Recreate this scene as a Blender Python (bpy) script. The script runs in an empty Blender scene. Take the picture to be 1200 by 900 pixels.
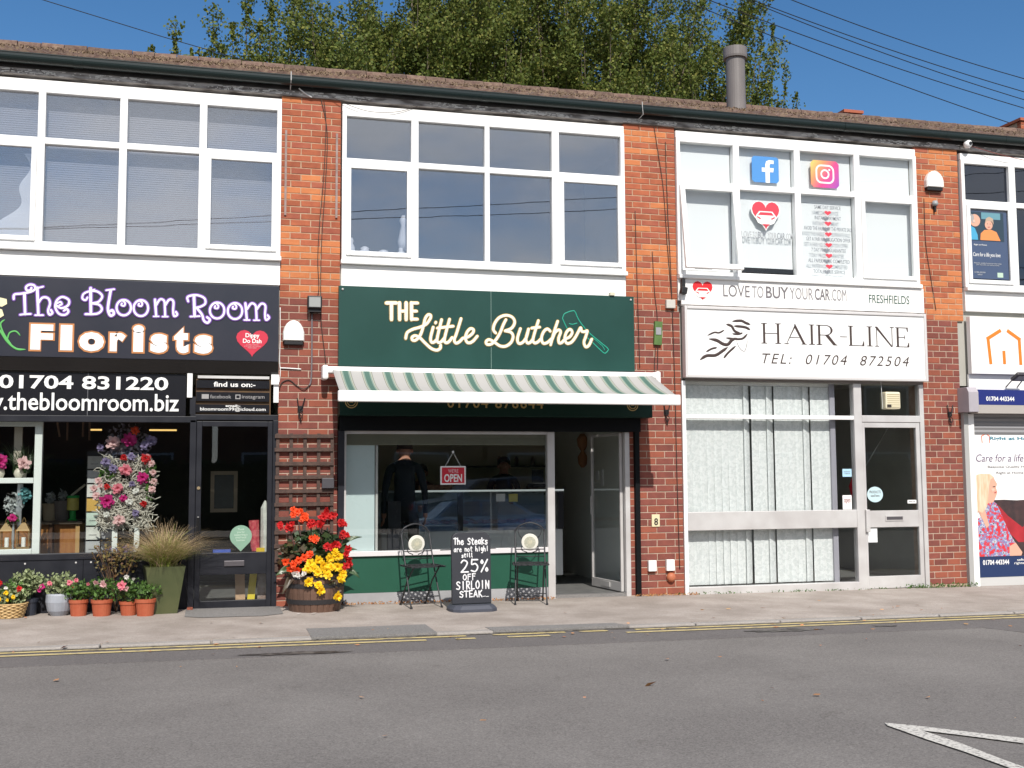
import bpy, bmesh, math, random
import numpy as np
from mathutils import Vector, Matrix
R = math.radians
random.seed(7); rng = np.random.default_rng(7)
S = bpy.context.scene
C = S.collection

# ------------------------------------------------------------------ camera
cam_d = bpy.data.cameras.new("camera"); cam = bpy.data.objects.new("camera", cam_d); C.objects.link(cam); S.camera = cam
cam_d.sensor_width = 36.0; cam_d.lens = 36.0 * 1303.7 / 1200.0
cam_d.clip_start = 0.1; cam_d.clip_end = 3000
_yaw, _pit, _rol = 0.261275, 0.081646, -0.005841
_f = Vector((math.sin(_yaw)*math.cos(_pit), math.cos(_yaw)*math.cos(_pit), math.sin(_pit)))
_r = Vector((math.cos(_yaw), -math.sin(_yaw), 0)); _u = _r.cross(_f)
_R = math.cos(_rol)*_r + math.sin(_rol)*_u; _U = -math.sin(_rol)*_r + math.cos(_rol)*_u
M4 = Matrix((( _R.x, _U.x, -_f.x, 0), (_R.y, _U.y, -_f.y, -12.692), (_R.z, _U.z, -_f.z, 1.4517), (0, 0, 0, 1)))
cam.matrix_world = M4

# ------------------------------------------------------------------ sky, sun, exposure
TO_SUN = Vector((-0.06, -1.0, 0.95)).normalized()
SUN_EL = math.asin(TO_SUN.z)
W = bpy.data.worlds.new("World"); S.world = W; W.use_nodes = True
nt = W.node_tree; nt.nodes.clear()
wo = nt.nodes.new('ShaderNodeOutputWorld'); bg = nt.nodes.new('ShaderNodeBackground')
sky = nt.nodes.new('ShaderNodeTexSky'); sky.sky_type = 'NISHITA'; sky.sun_disc = False
sky.sun_elevation = SUN_EL; sky.sun_rotation = math.atan2(TO_SUN.x, TO_SUN.y)
sky.air_density = 1.0; sky.dust_density = 0.15; sky.ozone_density = 3.5; sky.altitude = 20
bg.inputs['Strength'].default_value = 0.11
# broken cloud over the sunny side of the sky, clear over the shops
tcn = nt.nodes.new('ShaderNodeTexCoord'); mp = nt.nodes.new('ShaderNodeMapping'); mp.inputs['Scale'].default_value = (1.6, 1.6, 4.0)
no = nt.nodes.new('ShaderNodeTexNoise'); no.inputs['Scale'].default_value = 2.6; no.inputs['Detail'].default_value = 6; no.inputs['Roughness'].default_value = .55
rp = nt.nodes.new('ShaderNodeValToRGB'); rp.color_ramp.elements[0].position = .22; rp.color_ramp.elements[1].position = .55
sp = nt.nodes.new('ShaderNodeSeparateXYZ'); mr = nt.nodes.new('ShaderNodeMapRange')
mr.inputs['From Min'].default_value = .05; mr.inputs['From Max'].default_value = -.25; mr.inputs['To Min'].default_value = 0; mr.inputs['To Max'].default_value = .85
mu = nt.nodes.new('ShaderNodeMath'); mu.operation = 'MULTIPLY'
mx = nt.nodes.new('ShaderNodeMix'); mx.data_type = 'RGBA'; mx.inputs['B'].default_value = (9.0, 9.1, 9.4, 1)
L = nt.links.new
L(tcn.outputs['Generated'], mp.inputs['Vector']); L(mp.outputs[0], no.inputs['Vector']); L(no.outputs['Fac'], rp.inputs[0])
L(tcn.outputs['Generated'], sp.inputs[0]); L(sp.outputs['Y'], mr.inputs['Value']); L(mr.outputs[0], mu.inputs[0]); L(rp.outputs[0], mu.inputs[1])
L(mu.outputs[0], mx.inputs['Factor']); hs = nt.nodes.new('ShaderNodeHueSaturation'); hs.inputs['Saturation'].default_value = 1.22; hs.inputs['Value'].default_value = 1.04; L(sky.outputs[0], hs.inputs['Color']); L(hs.outputs[0], mx.inputs['A']); L(mx.outputs['Result'], bg.inputs['Color']); L(bg.outputs[0], wo.inputs['Surface'])
sun_d = bpy.data.lights.new("sun", 'SUN'); sun_d.energy = 5.0; sun_d.angle = R(0.55); sun_d.color = (1.0, 0.95, 0.88)
sun = bpy.data.objects.new("sun", sun_d); C.objects.link(sun); sun.location = (0, -20, 30)
sun.rotation_euler = TO_SUN.to_track_quat('Z', 'Y').to_euler()
S.view_settings.view_transform = 'Standard'; S.view_settings.look = 'None'; S.view_settings.exposure = 0.0; S.view_settings.gamma = 1.0
S.cycles.transparent_max_bounces = 24; S.cycles.max_bounces = 8

def gz(x):                      # the street rises a little towards the florist's
    return 0.024 - 0.006*max(-30.0, min(40.0, x))

# ------------------------------------------------------------------ materials
MATS = {}
def lin(h):
    h = h.lstrip('#'); v = [int(h[i:i+2], 16)/255 for i in (0, 2, 4)]
    return tuple(c/12.92 if c <= .04045 else ((c+.055)/1.055)**2.4 for c in v)
def mat(name, col, rough=.6, col2=None, scale=6, bump=0, bscale=80, metal=0, spec=.5, emit=0, rnd=0, island=0, trans=0, det=5, contrast=(.35, .65), coord='Object', coat=0, stretch=None):
    """Principled material: col/col2 blended by noise, optional bump, per-object or per-island lightness variation."""
    if name in MATS: return MATS[name]
    m = bpy.data.materials.new(name); m.use_nodes = True; t = m.node_tree; n = t.nodes; b = n['Principled BSDF']; l = t.links.new
    b.inputs['Roughness'].default_value = rough; b.inputs['Metallic'].default_value = metal; b.inputs['Specular IOR Level'].default_value = spec
    b.inputs['Coat Weight'].default_value = coat
    src = None
    tc = n.new('ShaderNodeNewGeometry' if coord == 'Position' else 'ShaderNodeTexCoord'); vec = tc.outputs[coord]
    if stretch:
        mpn = n.new('ShaderNodeMapping'); mpn.inputs['Scale'].default_value = stretch; l(vec, mpn.inputs[0]); vec = mpn.outputs[0]
    if col2 is not None:
        nz = n.new('ShaderNodeTexNoise'); nz.inputs['Scale'].default_value = scale; nz.inputs['Detail'].default_value = det; l(vec, nz.inputs['Vector'])
        cr = n.new('ShaderNodeValToRGB'); e = cr.color_ramp.elements; e[0].position, e[1].position = contrast
        e[0].color = (*col, 1); e[1].color = (*col2, 1); l(nz.outputs['Fac'], cr.inputs[0]); src = cr.outputs[0]
    if rnd or island:
        hv = n.new('ShaderNodeHueSaturation')
        if src: l(src, hv.inputs['Color'])
        else: hv.inputs['Color'].default_value = (*col, 1)
        rr = n.new('ShaderNodeMapRange'); a = rnd or island
        rr.inputs['To Min'].default_value = 1-a; rr.inputs['To Max'].default_value = 1+a
        if rnd: oi = n.new('ShaderNodeObjectInfo'); l(oi.outputs['Random'], rr.inputs['Value'])
        else: oi = n.new('ShaderNodeNewGeometry'); l(oi.outputs['Random Per Island'], rr.inputs['Value'])
        l(rr.outputs[0], hv.inputs['Value']); src = hv.outputs[0]
    if src: l(src, b.inputs['Base Color'])
    else: b.inputs['Base Color'].default_value = (*col, 1)
    if emit:
        b.inputs['Emission Color'].default_value = (*col, 1); b.inputs['Emission Strength'].default_value = emit
    if bump:
        bz = n.new('ShaderNodeTexNoise'); bz.inputs['Scale'].default_value = bscale; bz.inputs['Detail'].default_value = 6; l(vec, bz.inputs['Vector'])
        bp = n.new('ShaderNodeBump'); bp.inputs['Strength'].default_value = bump; bp.inputs['Distance'].default_value = .01; l(bz.outputs['Fac'], bp.inputs['Height']); l(bp.outputs[0], b.inputs['Normal'])
    if trans:      # thin leaf or cloth: part of the light passes through
        tr = n.new('ShaderNodeBsdfTranslucent'); ms = n.new('ShaderNodeMixShader'); ms.inputs[0].default_value = trans
        if src: l(src, tr.inputs['Color'])
        else: tr.inputs['Color'].default_value = (*col, 1)
        l(b.outputs[0], ms.inputs[1]); l(tr.outputs[0], ms.inputs[2]); l(ms.outputs[0], n['Material Output'].inputs[0])
    MATS[name] = m; return m
def glass(name, tint=(1, 1, 1), refl=.06, rough=0.0):
    if name in MATS: return MATS[name]
    m = bpy.data.materials.new(name); m.use_nodes = True; t = m.node_tree; n = t.nodes; l = t.links.new
    n.remove(n['Principled BSDF'])
    tr = n.new('ShaderNodeBsdfTransparent'); tr.inputs[0].default_value = (*tint, 1)
    gl = n.new('ShaderNodeBsdfGlossy'); gl.inputs['Roughness'].default_value = rough; gl.inputs['Color'].default_value = (.95, .97, 1, 1)
    nz = n.new('ShaderNodeTexNoise'); nz.inputs['Scale'].default_value = 1.3; tc = n.new('ShaderNodeTexCoord'); l(tc.outputs['Object'], nz.inputs['Vector'])
    bp = n.new('ShaderNodeBump'); bp.inputs['Strength'].default_value = .05; bp.inputs['Distance'].default_value = .01; l(nz.outputs['Fac'], bp.inputs['Height']); l(bp.outputs[0], gl.inputs['Normal'])
    lw = n.new('ShaderNodeLayerWeight'); lw.inputs['Blend'].default_value = .5
    pw = n.new('ShaderNodeMath'); pw.operation = 'POWER'; pw.inputs[1].default_value = 5; l(lw.outputs['Facing'], pw.inputs[0])
    ma = n.new('ShaderNodeMath'); ma.operation = 'MULTIPLY_ADD'; ma.inputs[1].default_value = 1-refl; ma.inputs[2].default_value = refl; l(pw.outputs[0], ma.inputs[0])
    ms = n.new('ShaderNodeMixShader'); l(ma.outputs[0], ms.inputs[0]); l(tr.outputs[0], ms.inputs[1]); l(gl.outputs[0], ms.inputs[2]); l(ms.outputs[0], n['Material Output'].inputs[0])
    MATS[name] = m; return m

# ------------------------------------------------------------------ mesh builder
class MB:
    def __init__(s): s.v = []; s.f = []; s.m = []
    def add(s, vs, fs, m=0):
        o = len(s.v); s.v += [tuple(map(float, p)) for p in vs]; s.f += [[o+i for i in f] for f in fs]; s.m += [m]*len(fs); return s
    def box(s, x0, x1, y0, y1, z0, z1, m=0):
        return s.add([(x0,y0,z0),(x1,y0,z0),(x1,y1,z0),(x0,y1,z0),(x0,y0,z1),(x1,y0,z1),(x1,y1,z1),(x0,y1,z1)],
                     [(0,3,2,1),(4,5,6,7),(0,1,5,4),(1,2,6,5),(2,3,7,6),(3,0,4,7)], m)
    def quad(s, a, b, c, d, m=0): return s.add([a, b, c, d], [(0,1,2,3)], m)
    def prism(s, poly, y0, y1, m=0):       # polygon in XZ given anticlockwise seen from the street (-Y)
        n = len(poly); A = sum(poly[i][0]*poly[(i+1)%n][1]-poly[(i+1)%n][0]*poly[i][1] for i in range(n))
        if A < 0: poly = poly[::-1]
        vs = [(x, y0, z) for x, z in poly]+[(x, y1, z) for x, z in poly]
        fs = [tuple(range(n)), tuple(reversed(range(n, 2*n)))]+[((i+1)%n, i, n+i, n+(i+1)%n) for i in range(n)]
        return s.add(vs, fs, m)
    def ring(s, outer, inner, y0, y1, m=0):
        n = len(outer); vs = []
        for y in (y0, y1): vs += [(x, y, z) for x, z in outer]+[(x, y, z) for x, z in inner]
        fs = []
        for i in range(n):
            j = (i+1) % n
            fs += [(i, j, n+j, n+i), (2*n+j, 2*n+i, 3*n+i, 3*n+j), (j, i, 2*n+i, 2*n+j), (n+i, n+j, 3*n+j, 3*n+i)]
        return s.add(vs, fs, m)
    def frame(s, x0, x1, z0, z1, w, y0, y1, m=0, wb=None):   # rectangular frame, members butted end to end
        wb = w if wb is None else wb
        s.box(x0, x0+w, y0, y1, z0, z1, m); s.box(x1-w, x1, y0, y1, z0, z1, m)
        s.box(x0+w, x1-w, y0, y1, z1-w, z1, m); s.box(x0+w, x1-w, y0, y1, z0, z0+wb, m); return s
    def tube(s, pts, r, n=6, m=0, flat=None, closed=False):
        P = [Vector(p) for p in pts]; k = len(P)
        rr = r if hasattr(r, '__len__') else [r]*k
        o = len(s.v); up = Vector((0, 0, 1)); prev = None
        for i, p in enumerate(P):
            if closed: d = P[(i+1) % k]-P[i-1]
            else: d = P[min(i+1, k-1)]-P[max(i-1, 0)]
            if d.length < 1e-9: d = Vector((0, 0, 1))
            d.normalize()
            if flat is not None:
                a = Vector((0, 1, 0)); b = d.cross(a); b.normalize(); a = a*flat
            else:
                if prev is None:
                    ref = up if abs(d.z) < .9 else Vector((1, 0, 0)); a = d.cross(ref)
                else: a = prev-d*prev.dot(d)
                if a.length < 1e-6: a = d.orthogonal()
                a.normalize(); b = d.cross(a); prev = a.copy()
            for j in range(n):
                t = 2*math.pi*j/n; q = p+(a*math.cos(t)+b*math.sin(t))*rr[i]; s.v.append((q.x, q.y, q.z))
        for i in range(k if closed else k-1):
            i2 = (i+1) % k
            for j in range(n):
                s.f.append([o+i*n+j, o+i*n+(j+1)%n, o+i2*n+(j+1)%n, o+i2*n+j]); s.m.append(m)
        if not closed:
            s.f.append([o+j for j in reversed(range(n))]); s.m.append(m); s.f.append([o+(k-1)*n+j for j in range(n)]); s.m.append(m)
        return s
    def lathe(s, prof, c=(0, 0, 0), n=20, m=0, sq=None):      # prof: [(r, z)], closed with caps
        o = len(s.v)
        for r, z in prof:
            for j in range(n):
                t = 2*math.pi*(j+.5)/n; rx = r
                if sq: rx = r/max(abs(math.cos(t)), abs(math.sin(t)))
                s.v.append((c[0]+rx*math.cos(t), c[1]+rx*math.sin(t), c[2]+z))
        for i in range(len(prof)-1):
            for j in range(n): s.f.append([o+i*n+j, o+i*n+(j+1)%n, o+(i+1)*n+(j+1)%n, o+(i+1)*n+j]); s.m.append(m)
        s.f.append([o+j for j in reversed(range(n))]); s.m.append(m); s.f.append([o+(len(prof)-1)*n+j for j in range(n)]); s.m.append(m)
        return s
    def build(s, name, mats, parent=None, smooth=False, bevel=0, rot=None, loc=None):
        me = bpy.data.meshes.new(name); me.from_pydata(s.v, [], s.f); me.validate()
        for mt in (mats if isinstance(mats, (list, tuple)) else [mats]): me.materials.append(mt)
        if len(me.polygons) == len(s.m): me.polygons.foreach_set('material_index', s.m)
        if smooth: me.polygons.foreach_set('use_smooth', [True]*len(me.polygons))
        o = bpy.data.objects.new(name, me); C.objects.link(o)
        if parent is not None: o.parent = parent
        if loc: o.location = loc
        if rot: o.rotation_euler = rot
        if bevel:
            bv = o.modifiers.new('bevel', 'BEVEL'); bv.width = bevel; bv.segments = 2; bv.limit_method = 'ANGLE'; bv.angle_limit = R(40)
        return o
def tag(o, label=None, cat=None, group=None, kind=None):
    if label: o['label'] = label
    if cat: o['category'] = cat
    if group: o['group'] = group
    if kind: o['kind'] = kind
    return o
def thing(name, label, cat, loc=(0, 0, 0), rz=0, group=None):
    o = bpy.data.objects.new(name, None); C.objects.link(o); o.location = loc; o.rotation_euler = (0, 0, rz); o.empty_display_size = .1
    return tag(o, label, cat, group)
def copy_tree(o, parent=None):
    c = o.copy(); C.objects.link(c); c.parent = parent
    for ch in list(o.children): copy_tree(ch, c)
    return c
def cat_rom(pts, k=5):
    if len(pts) < 3: return [pts[0], tuple((a+b)/2 for a, b in zip(pts[0], pts[-1])), pts[-1]]
    P = [pts[0]]+list(pts)+[pts[-1]]; out = []
    for i in range(1, len(P)-2):
        for j in range(k):
            t = j/k; p0, p1, p2, p3 = P[i-1], P[i], P[i+1], P[i+2]
            out.append(tuple(.5*((2*b)+(-a+c)*t+(2*a-5*b+4*c-d)*t*t+(-a+3*b-3*c+d)*t**3) for a, b, c, d in zip(p0, p1, p2, p3)))
    out.append(pts[-1]); return out
def strokes(name, data, r, y, m, parent, flat=.25, taper=0, k=5, extra=0):
    """Hand-lettered strokes as slim raised ribbons; data = [(weight, [(x, z)...])...]"""
    b = MB()
    for idx, (w, pts) in enumerate(data):
        q = cat_rom(pts, k); n = len(q); rad = []
        for i in range(n):
            t = i/(n-1)
            rad.append((r*w+extra) * (min(1, .25+4*min(t, 1-t)*1.2) if taper else 1))
        # rounded tips
        a, c = Vector((q[0][0], q[0][1])), Vector((q[1][0], q[1][1])); d = (a-c); d = d.normalized()*rad[0] if d.length > 0 else Vector((rad[0], 0))
        a2, c2 = Vector((q[-1][0], q[-1][1])), Vector((q[-2][0], q[-2][1])); d2 = (a2-c2); d2 = d2.normalized()*rad[-1] if d2.length > 0 else Vector((rad[-1], 0))
        q = [tuple(a+d*.95), tuple(a+d*.7)]+q+[tuple(a2+d2*.7), tuple(a2+d2*.95)]
        rad = [rad[0]*.3, rad[0]*.72]+rad+[rad[-1]*.72, rad[-1]*.3]
        b.tube([(x, y-.0003*(idx % 5), z) for x, z in q], rad, 8, flat=flat)
    return b.build(name, m, parent, smooth=True)
def text(name, body, x0, x1, z0, z1, y, m, parent, bold=0, shear=0, depth=.003, spacing=1.0, face=None):
    """Printed words: built-in font turned into a thin mesh that fills the box x0..x1, z0..z1 on the plane y."""
    cu = bpy.data.curves.new(name, 'FONT'); cu.body = body; cu.offset = bold; cu.shear = shear; cu.space_character = spacing
    cu.resolution_u = 3; cu.align_x = 'CENTER'; cu.space_line = .95
    to = bpy.data.objects.new(name, cu); C.objects.link(to)
    me = bpy.data.meshes.new_from_object(to.evaluated_get(bpy.context.evaluated_depsgraph_get()))
    C.objects.unlink(to); bpy.data.objects.remove(to); bpy.data.curves.remove(cu)
    co = np.empty(len(me.vertices)*3); me.vertices.foreach_get('co', co); co = co.reshape(-1, 3)
    mn, mx_ = co.min(0), co.max(0)
    sx = (x1-x0)/(mx_[0]-mn[0]); sz = (z1-z0)/(mx_[1]-mn[1])
    nv = np.stack([x0+(co[:, 0]-mn[0])*sx, np.full(len(co), y), z0+(co[:, 1]-mn[1])*sz], 1)
    me.vertices.foreach_set('co', nv.ravel()); me.update(); me.materials.clear(); me.materials.append(m)
    me.polygons.foreach_set('material_index', [0]*len(me.polygons)); me.polygons.foreach_set('use_smooth', [False]*len(me.polygons))
    o = bpy.data.objects.new(name, me); C.objects.link(o); o.parent = parent
    sd = o.modifiers.new('thickness', 'SOLIDIFY'); sd.thickness = depth; sd.offset = 0
    return o
def fast_mesh(name, verts, faces_n, m, parent=None, smooth=False):
    """verts (N*k,3) numpy, every face k consecutive verts."""
    N = len(verts); k = faces_n; F = N//k
    me = bpy.data.meshes.new(name); me.vertices.add(N); me.loops.add(N); me.polygons.add(F)
    me.vertices.foreach_set('co', np.ascontiguousarray(verts, dtype=np.float32).ravel())
    me.loops.foreach_set('vertex_index', np.arange(N, dtype=np.int32))
    me.polygons.foreach_set('loop_start', np.arange(0, N, k, dtype=np.int32)); me.update(calc_edges=True)
    me.materials.append(m)
    o = bpy.data.objects.new(name, me); C.objects.link(o)
    if parent is not None: o.parent = parent
    return o
def leaf_verts(cen, size, up=.35, asp=.55, droop=None):
    """Rhombic leaves at cen (N,3) with random orientation, returns (N*4,3)."""
    cen = np.asarray(cen, float); N = len(cen); size = np.broadcast_to(size, (N,))
    d = rng.normal(size=(N, 3)); d[:, 2] += up
    if droop is not None: d += droop
    d /= np.linalg.norm(d, axis=1)[:, None]
    a = rng.normal(size=(N, 3)); w = np.cross(d, a); w /= np.linalg.norm(w, axis=1)[:, None]; nrm = np.cross(d, w)
    L_ = size[:, None]; out = np.empty((N, 4, 3))
    out[:, 0] = cen-d*L_*.5; out[:, 1] = cen+w*L_*asp*.5+nrm*L_*.08; out[:, 2] = cen+d*L_*.5-nrm*L_*.05; out[:, 3] = cen-w*L_*asp*.5+nrm*L_*.08
    return out.reshape(-1, 3)
# ------------------------------------------------------------------ shared materials
white = mat('white_upvc', (.86, .86, .85), .35, col2=(.80, .795, .78), scale=3, contrast=(.45, .9))
white_board = mat('white_painted_board', (.86, .85, .83), .5, col2=(.80, .78, .75), scale=2.5, contrast=(.5, .95), bump=.03, bscale=30)
old_white = mat('weathered_white_paint', (.50, .47, .45), .8, col2=(.15, .13, .12), scale=9, det=10, contrast=(.40, .62), bump=.6, bscale=25, stretch=(.5, 1, 2.2))
black_plastic = mat('black_green_plastic', (.006, .014, .013), .28, spec=.5)
fascia_black = mat('weathered_black_board', (.014, .012, .012), .7, col2=(.05, .045, .04), scale=7, contrast=(.5, .85), bump=.3)
alu = mat('dull_aluminium', (.62, .61, .60), .42, col2=(.52, .50, .49), scale=3, metal=.25, bump=.02)
navy_black = mat('blue_black_paint', (.010, .011, .016), .45, col2=(.018, .019, .025), scale=5, bump=.04, spec=.3)
mortar_up = mat('tan_mortar', (.42, .27, .17), .95, col2=(.50, .36, .25), scale=20, bump=.5, bscale=150)
mortar_lo = mat('pale_mortar', (.40, .28, .21), .95, col2=(.48, .37, .29), scale=14, bump=.5, bscale=150)
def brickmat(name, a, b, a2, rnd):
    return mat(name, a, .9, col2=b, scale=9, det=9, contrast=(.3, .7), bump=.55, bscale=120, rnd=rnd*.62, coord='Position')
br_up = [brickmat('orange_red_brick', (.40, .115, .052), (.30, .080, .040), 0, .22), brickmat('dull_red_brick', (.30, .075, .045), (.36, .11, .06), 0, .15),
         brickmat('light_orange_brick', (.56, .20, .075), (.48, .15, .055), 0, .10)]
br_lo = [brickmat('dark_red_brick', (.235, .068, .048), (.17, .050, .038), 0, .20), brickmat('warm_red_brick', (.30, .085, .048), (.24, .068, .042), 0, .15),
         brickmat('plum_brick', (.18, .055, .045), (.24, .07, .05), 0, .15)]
glass_shop = glass('shop_window_glass', (.93, .95, .94), .05)
glass_up = glass('upper_window_glass', (.90, .91, .93), .19)
glass_clear = glass('clear_window_glass', (.96, .97, .97), .035)

# ------------------------------------------------------------------ ground
def sheet(name, pts, dz, m, label=None, thick=0, kind='structure', parent=None, sub=1):
    """flat sheet following the fall of the street; pts in XY"""
    b = MB(); n = len(pts); P = [(x, y, gz(x)+dz) for x, y in pts]
    a = sum(P[i][0]*P[(i+1)%n][1]-P[(i+1)%n][0]*P[i][1] for i in range(n))
    if a < 0: P = P[::-1]
    if thick:
        vs = P+[(x, y, z-thick) for x, y, z in P]
        b.add(vs, [tuple(range(n)), tuple(reversed(range(n, 2*n)))]+[(i, n+i, n+(i+1)%n, (i+1)%n) for i in range(n)])
    else: b.add(P, [tuple(range(n))])
    o = b.build(name, m, parent)
    if kind: o['kind'] = kind
    if label: o['label'] = label
    return o
def ground_mat(name, a, b, c, speck, fine=420, big=.7, bump=.35, rough=.9):
    m = bpy.data.materials.new(name); m.use_nodes = True; t = m.node_tree; n = t.nodes; l = t.links.new; bs = n['Principled BSDF']
    bs.inputs['Roughness'].default_value = rough; bs.inputs['Specular IOR Level'].default_value = .3
    tc = n.new('ShaderNodeTexCoord')
    def noise(sc, det=5, ro=.55):
        z = n.new('ShaderNodeTexNoise'); z.inputs['Scale'].default_value = sc; z.inputs['Detail'].default_value = det; z.inputs['Roughness'].default_value = ro; l(tc.outputs['Object'], z.inputs['Vector']); return z
    n1 = noise(big, 6, .6); r1 = n.new('ShaderNodeValToRGB'); e = r1.color_ramp.elements; e[0].position = .38; e[1].position = .66; e[0].color = (*a, 1); e[1].color = (*b, 1); l(n1.outputs['Fac'], r1.inputs[0])
    n2 = noise(fine/9, 5, .7); r2 = n.new('ShaderNodeValToRGB'); e = r2.color_ramp.elements; e[0].position = .42; e[1].position = .62; e[0].color = (.0, .0, .0, 1); e[1].color = (1, 1, 1, 1); l(n2.outputs['Fac'], r2.inputs[0])
    mxa = n.new('ShaderNodeMix'); mxa.data_type = 'RGBA'; mxa.inputs['B'].default_value = (*c, 1); 
    f1 = n.new('ShaderNodeMath'); f1.operation = 'MULTIPLY'; f1.inputs[1].default_value = .45; l(r2.outputs[0], f1.inputs[0]); l(f1.outputs[0], mxa.inputs['Factor']); l(r1.outputs[0], mxa.inputs['A'])
    vo = n.new('ShaderNodeTexVoronoi'); vo.inputs['Scale'].default_value = fine/3.2; l(tc.outputs['Object'], vo.inputs['Vector'])
    sp_ = n.new('ShaderNodeSeparateColor'); l(vo.outputs['Color'], sp_.inputs[0]); cr = n.new('ShaderNodeMapRange'); cr.inputs['From Min'].default_value = .0; cr.inputs['From Max'].default_value = 1; cr.inputs['To Min'].default_value = 1-speck; cr.inputs['To Max'].default_value = 1+speck; l(sp_.outputs[0], cr.inputs['Value'])
    hv = n.new('ShaderNodeHueSaturation'); l(mxa.outputs['Result'], hv.inputs['Color']); l(cr.outputs[0], hv.inputs['Value']); l(hv.outputs[0], bs.inputs['Base Color'])
    n4 = noise(2.6, 8, .68); r4 = n.new('ShaderNodeValToRGB'); e = r4.color_ramp.elements; e[0].position = .60; e[1].position = .72; e[0].color = (1, 1, 1, 1); e[1].color = (.80, .79, .78, 1); l(n4.outputs['Fac'], r4.inputs[0]); mm = n.new('ShaderNodeMix'); mm.data_type = 'RGBA'; mm.blend_type = 'MULTIPLY'; mm.inputs['Factor'].default_value = 1; l(hv.outputs[0], mm.inputs['A']); l(r4.outputs[0], mm.inputs['B']); l(mm.outputs['Result'], bs.inputs['Base Color'])
    n3 = noise(fine, 4, .7); bp = n.new('ShaderNodeBump'); bp.inputs['Strength'].default_value = bump; bp.inputs['Distance'].default_value = .004; l(n3.outputs['Fac'], bp.inputs['Height']); l(bp.outputs[0], bs.inputs['Normal'])
    MATS[name] = m; return m
asphalt = ground_mat('grey_asphalt', (.138, .128, .122), (.180, .168, .159), (.225, .21, .198), .25)
asphalt_new = ground_mat('darker_asphalt', (.120, .110, .108), (.138, .127, .124), (.16, .15, .145), .25)
asphalt_pale = ground_mat('pale_worn_asphalt', (.168, .156, .146), (.188, .175, .164), (.24, .225, .21), .22)
pave_m = ground_mat('buff_pavement', (.285, .245, .215), (.42, .370, .335), (.27, .235, .21), .12, big=1.6)
kerb_m = ground_mat('kerb_concrete', (.30, .275, .255), (.36, .335, .315), (.25, .23, .21), .10, big=2.2)
ramp_m = ground_mat('grey_ramp_tarmac', (.17, .165, .16), (.21, .20, .195), (.24, .23, .22), .2)
earth = ground_mat('far_ground', (.10, .10, .07), (.14, .13, .09), (.09, .10, .05), .1, fine=30)
def strip(name, x0, x1, y0, y1, dz, m, label, n=24, thick=0):
    xs = [x0+(x1-x0)*i/n for i in range(n+1)]
    return sheet(name, [(x, y0) for x in xs]+[(x, y1) for x in reversed(xs)], dz, m, label, thick)
strip('ground', -400, 400, -300, 600, -.20, earth, 'open ground running out to the horizon under the street and the shops')
strip('road', -60, 70, -14.0, -2.50, -.030, asphalt, 'grey asphalt road in front of the shops', thick=.1)
pav = strip('pavement', -60, 70, -2.36, 0.02, 0, pave_m, 'buff concrete pavement in front of the shops', thick=.12)
strip('opposite_pavement', -60, 70, -17.0, -14.02, .05, pave_m, 'pavement on the far side of the road, behind the viewer', thick=.2)
kb = MB(); x = -3.2; ks = None; kerb_root = bpy.data.objects.new('kerb', None); C.objects.link(kerb_root); kerb_root['kind'] = 'structure'
km = MB().box(.006, .909, -2.497, -2.361, -.10, 0).build('kerb_stone', kerb_m, kerb_root, bevel=.012)
xk = -3.66
while xk < 12.5:
    o = km if xk < -3.6 else km.copy()
    if o is not km: C.objects.link(o); o.parent = kerb_root
    o.location = (xk, random.uniform(-.004, .004), gz(xk+.45)+random.uniform(-.002, .002)); o.rotation_euler = (0, .006, 0); xk += .915
MB().box(-60, -3.68, -2.497, -2.361, -.1, .04).box(12.75, 70, -2.497, -2.361, -.1, -.05).build('kerb_run', kerb_m, kerb_root)
strip('dark_asphalt_strip', -60, 7.2, -3.32, -2.505, -.0265, asphalt_new, 'darker strip of newer asphalt along the kerb', 40, .01)
sheet('dark_asphalt_patch', [(7.2, -3.30), (7.4, -3.75), (9.3, -4.6), (14, -4.8), (14, -2.505), (7.2, -2.505)], -.0265, asphalt_new, 'darker asphalt patch at the right end of the road', .01)
yel = mat('worn_yellow_road_paint', (.52, .42, .20), .8, col2=(.22, .19, .15), scale=9, det=10, contrast=(.52, .70), bump=.3)
for yy, lab in ((-2.60, 'inner yellow line of the double yellow lines, next to the kerb'), (-2.765, 'outer yellow line of the double yellow lines')):
    xs = -40.0; seg = [(-40, 2.25), (2.5, 3.2), (3.34, 3.62), (3.9, 60)] if yy > -2.7 else [(-40, 1.85), (2.12, 2.3), (2.6, 3.0), (3.75, 60)]
    b = MB()
    for a_, b_ in seg:
        n_ = max(1, int((b_-a_)/3))
        for i in range(n_):
            u0 = a_+(b_-a_)*i/n_; u1 = a_+(b_-a_)*(i+1)/n_
            b.quad((u0, yy-.035, gz(u0)-.0215), (u1, yy-.035, gz(u1)-.0215), (u1, yy+.035, gz(u1)-.0215), (u0, yy+.035, gz(u0)-.0215))
    tag(b.build('yellow_line', yel), lab, kind='structure')
wpaint = mat('worn_white_road_paint', (.55, .53, .49), .8, col2=(.17, .16, .15), scale=45, det=10, contrast=(.50, .66), bump=.3)
sheet('white_road_marking', [(3.855, -6.764), (3.982, -6.872), (4.174, -7.087), (4.377, -7.307), (4.293, -7.409), (4.106, -7.177), (3.944, -6.993), (3.962, -7.314), (3.945, -7.672), (3.95, -8.3), (3.865, -8.3), (3.863, -7.763), (3.860, -7.493), (3.835, -7.177), (3.828, -6.833)], -.0215, wpaint, 'white painted give-way mark at the bottom right of the road')
ramp1 = sheet('dropped_kerb_ramp', [(.86, -1.92), (.86, -2.505), (2.0, -2.505), (2.0, -1.91)], .004, ramp_m, 'grey tarmac ramp set in the pavement in front of the flower barrel', .02)
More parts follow.
